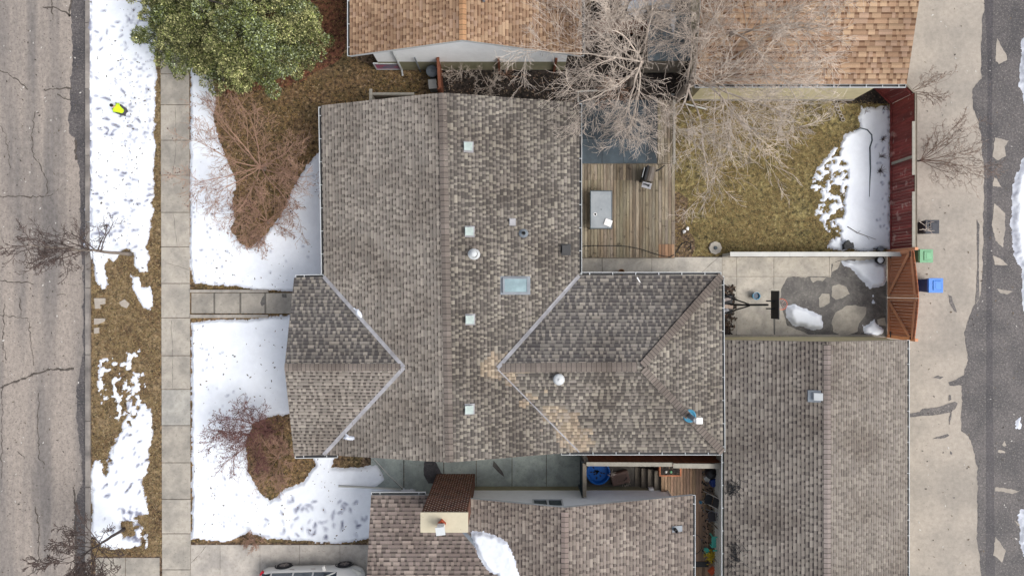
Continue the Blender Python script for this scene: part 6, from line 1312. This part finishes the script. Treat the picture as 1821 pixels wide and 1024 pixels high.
# ================================================================= CROUCHING PERSON
pq = P(223, 200); pq.z = .06; pers = thing('person', 'person in lime jacket and dark trousers crouching on the snow', 'person', pq)
fd = Vector((-.78, .48, 0)).normalized(); sdn = Vector((-fd.y, fd.x, 0))
def J(f_, s_2, z): return pq + fd * f_ + sdn * s_2 + Vector((0, 0, z))
def skin(name, chains, mat, parent, sub=2):
    vs, es, rs, key = [], [], [], {}
    for ch_ in chains:
        prev = None
        for p, r in ch_:
            k = tuple(round(c, 4) for c in p)
            if k not in key: key[k] = len(vs); vs.append(Vector(p)); rs.append(r)
            if prev is not None: es.append((prev, key[k]))
            prev = key[k]
    loc = Vector((0, 0, 0)); qn = parent
    while qn is not None: loc += qn.location; qn = qn.parent
    me = bpy.data.meshes.new(name); me.from_pydata([tuple(v - loc) for v in vs], es, []); me.materials.append(mat)
    o = bpy.data.objects.new(name, me); col.objects.link(o); o.parent = parent
    o.modifiers.new('skin', 'SKIN'); lay = me.skin_vertices[0].data if me.skin_vertices else None
    if lay:
        for i, r in enumerate(rs): lay[i].radius = (r, r)
        lay[0].use_root = True
    sb = o.modifiers.new('sub', 'SUBSURF'); sb.levels = sub; sb.render_levels = sub
    at = me.attributes.new('tint', 'FLOAT_COLOR', 'POINT'); at.data.foreach_set('color', [1.0] * 4 * len(vs))
    return o
pel, wai, che, nek, hed = J(-.22, 0, .36), J(-.10, 0, .50), J(.10, 0, .68), J(.20, 0, .80), J(.29, 0, .87)
def legc(s): return [J(-.22, 0, .36), J(-.18, .12 * s, .34), J(.20, .24 * s, .44), J(-.05, .20 * s, .10), J(.12, .21 * s, .05)]
def armc(s): return [J(.10, 0, .68), J(.13, .20 * s, .70), J(.24, .27 * s, .48), J(.42, .20 * s, .36)]
lr, ar = [.13, .10, .068, .045, .035], [.12, .062, .045, .03]
body = skin('body', [list(zip([pel, wai, che, nek, hed], [.12, .11, .12, .05, .075]))] + [list(zip(legc(s), lr)) for s in (-1, 1)] + [list(zip(armc(s), ar)) for s in (-1, 1)], mt['p_skin'], pers); pers.scale = (.74, .74, .78)
skin('jacket', [[(pel + Vector((0, 0, .04)), .165), (wai, .16), (che, .165), (J(.18, 0, .775), .09)]] + [[(che, .165), (a[1], .092), (a[2], .072), (a[2] * .15 + a[3] * .85, .052)] for a in (armc(-1), armc(1))], mt['p_lime'], pers)
skin('trousers', [[(pel, .15), (l[1], .125), (l[2], .092), (l[3] + Vector((0, 0, .05)), .066)] for l in (legc(-1), legc(1))], mt['p_dark'], pers)
for s in (-1, 1):
    l = legc(s); skin('boot', [[(l[3] + Vector((0, 0, .06)), .06), (l[3] - Vector((0, 0, .03)), .055), (l[4], .05), (l[4] + fd * .1 - Vector((0, 0, .015)), .042)]], mt['p_black'], pers)
    w_ = armc(s)[3]; palm = w_ + fd * .08 - Vector((0, 0, .05)); chn = [[(w_, .03), (palm, .036)]]
    for k in range(4):
        bs = palm + sdn * (k - 1.5) * .022; ln = (.07, .085, .08, .06)[k]; chn.append([(palm, .036), (bs + fd * .03, .011), (bs + fd * (.03 + ln * .5) - Vector((0, 0, .015)), .010), (bs + fd * (.03 + ln * .8) - Vector((0, 0, .045)), .009)])
    chn.append([(palm, .036), (palm + sdn * -s * .045, .012), (palm + sdn * -s * .06 + fd * .04 - Vector((0, 0, .02)), .010)])
    skin('glove', chn, mt['p_black'], pers, 1)
hd = MB(); R0 = .105
for (nm, ctr, prof_, mat_) in (('head', hed + fd * .02, [(.02, -.12), (.06, -.11), (.085, -.06), (.092, 0), (.085, .06), (.055, .1), (.01, .115)], 'skin'), ('beanie', hed + fd * .005, [(.098, .01), (.104, .03), (.098, .075), (.065, .115), (.012, .13)], 'hair')):
    m_ = MB(); m_.lathe(ctr, prof_, 16); m_.build(nm, mt[mat_], pers, smooth=True)
m_ = MB(); c_ = hed + fd * .02; m_.lathe(c_ + fd * .095 - Vector((0, 0, .02)), [(.004, -.02), (.016, -.015), (.008, .02)], 6); m_.build('nose', mt['skin'], pers)
m_ = MB()
for s in (-1, 1): m_.lathe(c_ + fd * .082 + sdn * s * .033, [(.004, -.009), (.010, 0), (.004, .009)], 6)
m_.build('eyes', mt['hair'], pers); m_ = MB(); m_.rbox(tuple(c_ + fd * .084 - Vector((0, 0, .055))), (.012, .045, .01), math.atan2(fd.y, fd.x)); m_.build('mouth', mt['clay'], pers)
for s in (-1, 1): m_ = MB(); m_.lathe(c_ + sdn * s * .092 - Vector((0, 0, .01)), [(.008, -.025), (.016, 0), (.008, .025)], 7); m_.build('ear', mt['skin'], pers)

# ================================================================= TREES
def perp(d, rg):
    a = Vector((rg.gauss(0, 1), rg.gauss(0, 1), rg.gauss(0, 1))); a -= d * a.dot(d)
    return a.normalized() if a.length > 1e-4 else Vector((1, 0, 0))
def branch(mb, p, d, L, r, lev, cfg, rg, tips=None):
    ns = cfg['seg'][lev]; pts = [p.copy()]; rad = [r]; dirs = [d.copy()]; p = p.copy(); d = d.copy(); rt = cfg.get('rmin', .006)
    for i in range(ns):
        d = (d + perp(d, rg) * cfg['wig'][lev] + Vector((0, 0, cfg['up'][lev]))).normalized(); p = p + d * (L / ns); pts.append(p.copy()); dirs.append(d.copy()); rad.append(max(rt, r * (1 - .72 * (i + 1) / ns)))
    mb[min(lev, len(mb) - 1)].tube(pts, rad, (7, 5, 4, 3, 3, 3)[min(lev, 5)], cap=False)
    if lev + 1 < len(cfg['n']) + 1 and lev < len(cfg['n']):
        n = cfg['n'][lev]
        for k in range(n):
            t = cfg['start'][lev] + (1 - cfg['start'][lev]) * (k + rg.random()) / n; i = min(ns - 1, int(t * ns)); f = t * ns - i; q = pts[i].lerp(pts[i + 1], min(1, f)); dd = dirs[i + 1]
            a = math.radians(cfg['ang'][lev] * rg.uniform(.7, 1.3)); nd = (dd * math.cos(a) + perp(dd, rg) * math.sin(a)).normalized()
            rr = rad[i] * cfg.get('rr', .6) * (1 - .25 * t)
            branch(mb, q, nd, L * cfg['len'][lev] * rg.uniform(.7, 1.25) * (1.15 - .55 * t), max(rt, rr), lev + 1, cfg, rg, tips)
    elif tips is not None: tips.append(pts[-1]); tips.append(pts[len(pts) // 2])
def bare_tree(name, label, px, py, trunk_h, trunk_r, limbs, cfg, mats, seed, cat='tree', group=None, lean=(0, 0, 1), limb_L=3.0, limb_el=45, berries=0, base=None, dirs=None, limb_r=.55, z0=0.02):
    rg = random.Random(seed); b = P(px, py) if base is None else Vector(base); b.z = z0 - .03
    t = thing(name, label, cat, b, group); tr = MB(); ln = Vector(lean).normalized(); top = b + ln * trunk_h; n = 5
    tp = [b + ln * (trunk_h * i / n) + Vector((rg.uniform(-.02, .02), rg.uniform(-.02, .02), 0)) * (i > 0) for i in range(n + 1)]
    tr.tube(tp, [trunk_r * (1.25 if i == 0 else 1 - .35 * i / n) for i in range(n + 1)], 9)
    cr = MB(); tips = [] if berries else None; rtop = trunk_r * .65
    az0 = rg.uniform(0, 6.28)
    for k in range(limbs):
        if dirs: az_, el_, Lm = dirs[k]; az_ = math.radians(az_); el_ = math.radians(el_)
        else: az_ = az0 + 2 * math.pi * k / limbs + rg.uniform(-.3, .3); el_ = math.radians(limb_el + rg.uniform(-15, 15)); Lm = limb_L * rg.uniform(.8, 1.2)
        hh = tp[-1] if dirs is None or k % 2 == 0 else tp[-2]
        hh = tp[rg.choice((-1, -2, -3))] if trunk_h > 2 else tp[rg.choice((-1, -1, -2))]
        d = Vector((math.cos(az_) * math.cos(el_), math.sin(az_) * math.cos(el_), math.sin(el_)))
        branch([cr], hh, d, Lm, rtop * limb_r, 0, cfg, rg, tips)
    tr.build('trunk', mt[mats[0]], t, smooth=True); co = cr.build('crown', mt[mats[1]], t)
    if berries:
        bm = MB(); rg.shuffle(tips)
        for q in tips[:berries]: r = rg.uniform(.018, .032); bm.lathe(q, [(.004, -r), (r, 0), (.004, r)], 5)
        tag(bm.build('berries', mt['berry'], t), kind='stuff')
    return t
BIG = dict(n=[11, 7, 6], seg=[9, 6, 5, 4], wig=[.20, .18, .2, .24], up=[.03, .03, .02, .0], len=[.58, .55, .52], start=[.15, .1, .1], ang=[38, 34, 34], rmin=.0052, rr=.5)
bare_tree('bare_tree', 'tall pale bare tree nearest the deck, spreading over the slate panels', 1118, 152, 3.2, .15, 9, BIG, ('bark', 'twig_pale'), 101, group='bare trees behind the deck', limb_r=.42, dirs=[(184, 14, 5.0), (200, 20, 4.2), (252, 22, 3.6), (285, 20, 3.6), (155, 30, 4.2), (112, 40, 3.6), (60, 50, 3.2), (222, 40, 3.6), (165, 55, 3.6), (310, 35, 3.0)])
bare_tree('bare_tree', 'pale bare tree leaning over the back lawn beside the orange garage', 1203, 176, 3.2, .17, 9, BIG, ('bark', 'twig_pale'), 102, group='bare trees behind the deck', limb_r=.42, dirs=[(288, 12, 5.0), (318, 12, 5.0), (258, 22, 3.8), (350, 30, 4.4), (20, 35, 4.6), (60, 40, 4.0), (120, 45, 3.4), (302, 28, 4.6), (335, 45, 3.8), (235, 25, 3.4), (180, 30, 3.6), (150, 35, 3.8), (205, 22, 3.2)])
bare_tree('bare_tree', 'pale bare tree reaching over the orange garage at the top', 1262, 105, 3.3, .15, 8, BIG, ('bark', 'twig_pale'), 103, group='bare trees behind the deck', limb_r=.42, dirs=[(0, 24, 4.1), (25, 24, 4.2), (50, 35, 4.0), (90, 40, 3.4), (332, 22, 4.4), (10, 50, 3.8), (150, 40, 3.8), (200, 35, 3.8), (240, 30, 3.4), (300, 30, 3.8), (345, 35, 4.4)])
bare_tree('bare_tree', 'pale bare tree at the top edge above the slate shed', 1100, 45, 2.4, .14, 7, BIG, ('bark', 'twig_pale'), 104, group='bare trees behind the deck', dirs=[(180, 25, 3.4), (215, 35, 3.0), (140, 30, 3.4), (90, 40, 3.0), (40, 40, 3.0), (0, 45, 2.8), (270, 50, 2.4)])
SHR = dict(n=[9, 6, 4], seg=[6, 5, 4, 3], wig=[.18, .24, .3, .3], up=[.02, .03, .02, .0], len=[.55, .5, .5], start=[.15, .15, .1], ang=[38, 42, 45], rmin=.0055, rr=.55)
bare_tree('bare_tree', 'reddish bare tree in the front yard below the big evergreen', 470, 300, .5, .11, 11, SHR, ('bark', 'twig_red'), 111, limb_L=3.1, limb_el=30, limb_r=.42, berries=300)
bare_tree('bare_tree', 'smaller reddish bare tree on brown mulch right of the sidewalk', 478, 395, .3, .07, 8, SHR, ('bark', 'twig_red'), 112, limb_L=1.6, limb_el=42, limb_r=.5, berries=160)
bare_tree('bare_tree', 'dark twiggy bare tree with berries on the lower front yard snow', 480, 762, .5, .08, 9, dict(SHR, n=[10, 7, 4]), ('bark_dark', 'twig_rust'), 113, dirs=[(150, 38, 2.3), (170, 32, 2.1), (190, 40, 2.3), (215, 38, 2.2), (110, 45, 1.9), (85, 42, 1.7), (240, 45, 2.0), (30, 50, 1.4), (160, 60, 2.0)], berries=420)
bare_tree('bare_shrub', 'low rusty twig shrub on the brown bed beside the left wing', 497, 812, .2, .06, 9, SHR, ('bark', 'twig_red'), 114, cat='shrub', limb_L=1.3, limb_el=28, limb_r=.4)
bare_tree('bare_shrub', 'tiny rusty shrub at the driveway edge', 452, 958, .1, .04, 8, dict(SHR, n=[6, 4, 3]), ('bark', 'twig_red'), 115, cat='shrub', limb_L=.5, limb_el=40, limb_r=.4)
STR = dict(n=[6, 4, 3], seg=[6, 4, 3, 2], wig=[.12, .2, .3, .3], up=[.05, .05, .03, .0], len=[.5, .5, .5], start=[.15, .15, .1], ang=[40, 42, 45], rmin=.007, rr=.6)
# the slim street tree: a straight leader with side limbs all the way up
def leader_tree(name, label, px, py, h, r, cfg, mats, seed, n=20, start=.35, L=1.3, el=38, lean=(0, 0, 1)):
    rg = random.Random(seed); b = P(px, py); b.z = -.01; t = thing(name, label, 'tree', b); tr = MB(); ln = Vector(lean).normalized(); pts = []; k = 12
    for i in range(k + 1): pts.append(b + ln * (h * i / k) + Vector((rg.uniform(-1, 1), rg.uniform(-1, 1), 0)) * .035 * (i > 1))
    rad = [max(.012, r * (1.2 if i == 0 else 1 - .88 * i / k)) for i in range(k + 1)]; tr.tube(pts, rad, 8); tr.build('trunk', mt[mats[0]], t, smooth=True); cr = MB()
    for i in range(n):
        u = start + (1 - start) * (i + rg.random() * .6) / n; j = min(k - 1, int(u * k)); q = pts[j].lerp(pts[j + 1], u * k - j); a = rg.uniform(0, 6.28); e_ = math.radians(el + rg.uniform(-12, 12))
        branch([cr], q, Vector((math.cos(a) * math.cos(e_), math.sin(a) * math.cos(e_), math.sin(e_))), L * (1.25 - .75 * u) * rg.uniform(.7, 1.2), max(.012, rad[j] * .45), 0, cfg, rg)
    cr.build('crown', mt[mats[1]], t)
leader_tree('street_tree', 'slim dark bare street tree leaning over the cracked street', 233, 452, 6.6, .085, STR, ('bark', 'twig_dark'), 121, n=22, start=.34, L=1.9, el=30)
leader_tree('street_tree', 'bare street tree at the bottom left corner by the driveway apron', 221, 940, 4.0, .075, dict(STR, rmin=.010), ('bark_dark', 'twig_dark'), 122, n=24, start=.45, L=2.2, el=22)
bare_tree('bare_shrub', 'bare shrub fanning out from behind the red fence over the alley', 1628, 288, .4, .05, 9, dict(SHR, n=[7, 5, 3]), ('bark_dark', 'twig_brown'), 131, cat='shrub', dirs=[(0, 30, 2.4), (20, 32, 2.2), (-20, 30, 2.1), (40, 38, 2.2), (-40, 40, 1.8), (10, 50, 2.2), (60, 48, 1.6), (-8, 36, 2.6), (100, 55, 1.0)])
bare_tree('bare_shrub', 'small bare shrub at the orange garage corner over the alley', 1612, 168, .3, .035, 6, dict(SHR, n=[5, 4, 3]), ('bark_dark', 'twig_brown'), 132, cat='shrub', dirs=[(0, 35, 1.5), (25, 40, 1.5), (-25, 38, 1.3), (45, 50, 1.2), (10, 55, 1.4), (-50, 50, 1.0)])
bare_tree('bare_shrub', 'pale bare shrub right of the brown fence against the white wall', 818, 135, .4, .045, 7, dict(SHR, n=[5, 4, 3]), ('bark', 'twig_pale'), 133, cat='shrub', limb_L=1.1, limb_el=42)
bare_tree('bare_shrub', 'pale bare shrub in dark soil above the grey gable peak', 872, 160, .4, .045, 7, dict(SHR, n=[5, 4, 3]), ('bark', 'twig_pale'), 134, cat='shrub', limb_L=1.0, limb_el=45)
bare_tree('bare_shrub', 'rusty bare shrub under the tree at the end of the slate panels', 1085, 175, .2, .04, 7, dict(SHR, n=[6, 4, 3]), ('bark', 'twig_red'), 135, cat='shrub', limb_L=.9, limb_el=35)
stems(900, 135, 24, .8, .5, 'thin reddish stems in dark soil against the white wall', mat='twig_red', seed=8, name='dead_plant')

# big evergreen
def evergreen():
    rg = random.Random(77); rs = np.random.RandomState(7)
    outl = [(215, -70), (232, 0), (262, 22), (272, 42), (250, 62), (256, 76), (284, 84), (283, 112), (318, 122), (350, 126), (372, 138), (392, 152), (440, 158), (490, 152), (520, 135), (545, 112), (566, 95), (578, 62), (560, 30), (556, -10), (560, -70)]
    base = P(420, 60); t = thing('evergreen_tree', 'big bushy green evergreen in the upper left corner', 'tree', base)
    tr = MB(); tr.tube([base, base + Vector((.1, .05, 2.5)), base + Vector((0, .1, 5.5))], [.28, .2, .06], 10)
    lobes = []; opx = [(x, y) for x, y in outl]
    tries = 0
    while len(lobes) < 150 and tries < 6000:
        tries += 1; x, y = rg.uniform(215, 580), rg.uniform(-110, 160)
        sdv = float(sdist(np.array([x * 1.0]), np.array([y * 1.0]), opx)[0])
        if sdv < 12: continue
        f = min(1, sdv / 130); z = 1.3 + 4.2 * f ** .75 + rg.uniform(-1.3, .9); r = rg.uniform(.28, .66)
        p = P(x, y, z)
        if any((Vector(q[0]) - p).length < .42 for q in lobes): continue
        lobes.append((p, r))
    for x, y in outl[1:-1]:
        for k in range(2): lobes.append((P(x + rg.uniform(-12, 12), y + rg.uniform(-12, 12), rg.uniform(1.2, 2.4)), rg.uniform(.16, .32)))
    lobes += [(P(246, 70, 1.8), .22), (P(256, 66, 1.9), .25), (P(266, 60, 2.0), .28)]
    for p, r in lobes:
        if rg.random() < .5: tr.tube([base + Vector((0, 0, max(.5, p.z - 1.6))), p.lerp(base + Vector((0, 0, p.z - .6)), .4), p - Vector((0, 0, r * .5))], [.05, .035, .015], 4)
    tr.build('trunk', mt['bark_dark'], t)
    VV, CC = [], []
    for p, r in lobes:
        hue = rg.random(); lb = rg.uniform(.62, 1.3)
        n = int(1500 * (r / .5) ** 2); th = rs.uniform(0, 2 * np.pi, n); ph = np.arccos(rs.uniform(-.45, 1, n)); rr = r * rs.uniform(.55, 1.1, n) ** .6
        lum = .42 + 1.3 * fbm(th * 2 + p.x, ph * 3, 1.3, 3, 5); rr = rr * (.75 + .5 * fbm(th * 2 + p.x * 3, ph * 3 + p.y, 1.0, 2, 15))
        nx, ny, nz = np.sin(ph) * np.cos(th), np.sin(ph) * np.sin(th), np.cos(ph)
        c = np.stack([p.x + nx * rr, p.y + ny * rr, p.z + nz * rr * .85], 1)
        d = np.stack([nx, ny, nz + .25], 1) + rs.normal(0, .55, (n, 3)); d /= np.linalg.norm(d, axis=1, keepdims=True)
        s = np.cross(d, rs.normal(0, 1, (n, 3))); s /= np.linalg.norm(s, axis=1, keepdims=True) + 1e-6
        L = rs.uniform(.03, .085, (n, 1)); w = L * rs.uniform(.25, .4, (n, 1))
        VV.append(np.stack([c - s * w, c + d * L * .5 - s * w * .8, c + d * L * 1.2, c + s * w], 1))
        depth = np.clip((rr / r - .5) / .6, 0, 1)[:, None]; k = rs.uniform(.7, 1.3, (n, 1)) * lum[:, None] * lb
        a = np.array(srgb(40, 50, 32)); b = np.array(srgb(212, 210, 150)) if hue > .35 else np.array(srgb(190, 200, 164)); b2 = np.array(srgb(146, 156, 88)); m = rs.rand(n, 1) < (.3 + .5 * hue)
        CC.append((a + (np.where(m, b, b2) - a) * (rs.rand(n, 1) ** 1.3)) * k)
    V = np.concatenate(VV).reshape(-1, 3); C = np.concatenate(CC); n = len(C); me = bpy.data.meshes.new('crown'); loc = np.array(base[:])
    me.from_pydata((V - loc).tolist(), [], np.arange(n * 4).reshape(-1, 4).tolist()); me.materials.append(mt['foliage'])
    at = me.attributes.new('tint', 'FLOAT_COLOR', 'FACE'); cc = np.ones((n, 4), dtype=np.float32); cc[:, :3] = C; at.data.foreach_set('color', cc.ravel()); me.update()
    o = bpy.data.objects.new('crown', me); col.objects.link(o); o.parent = t
evergreen()
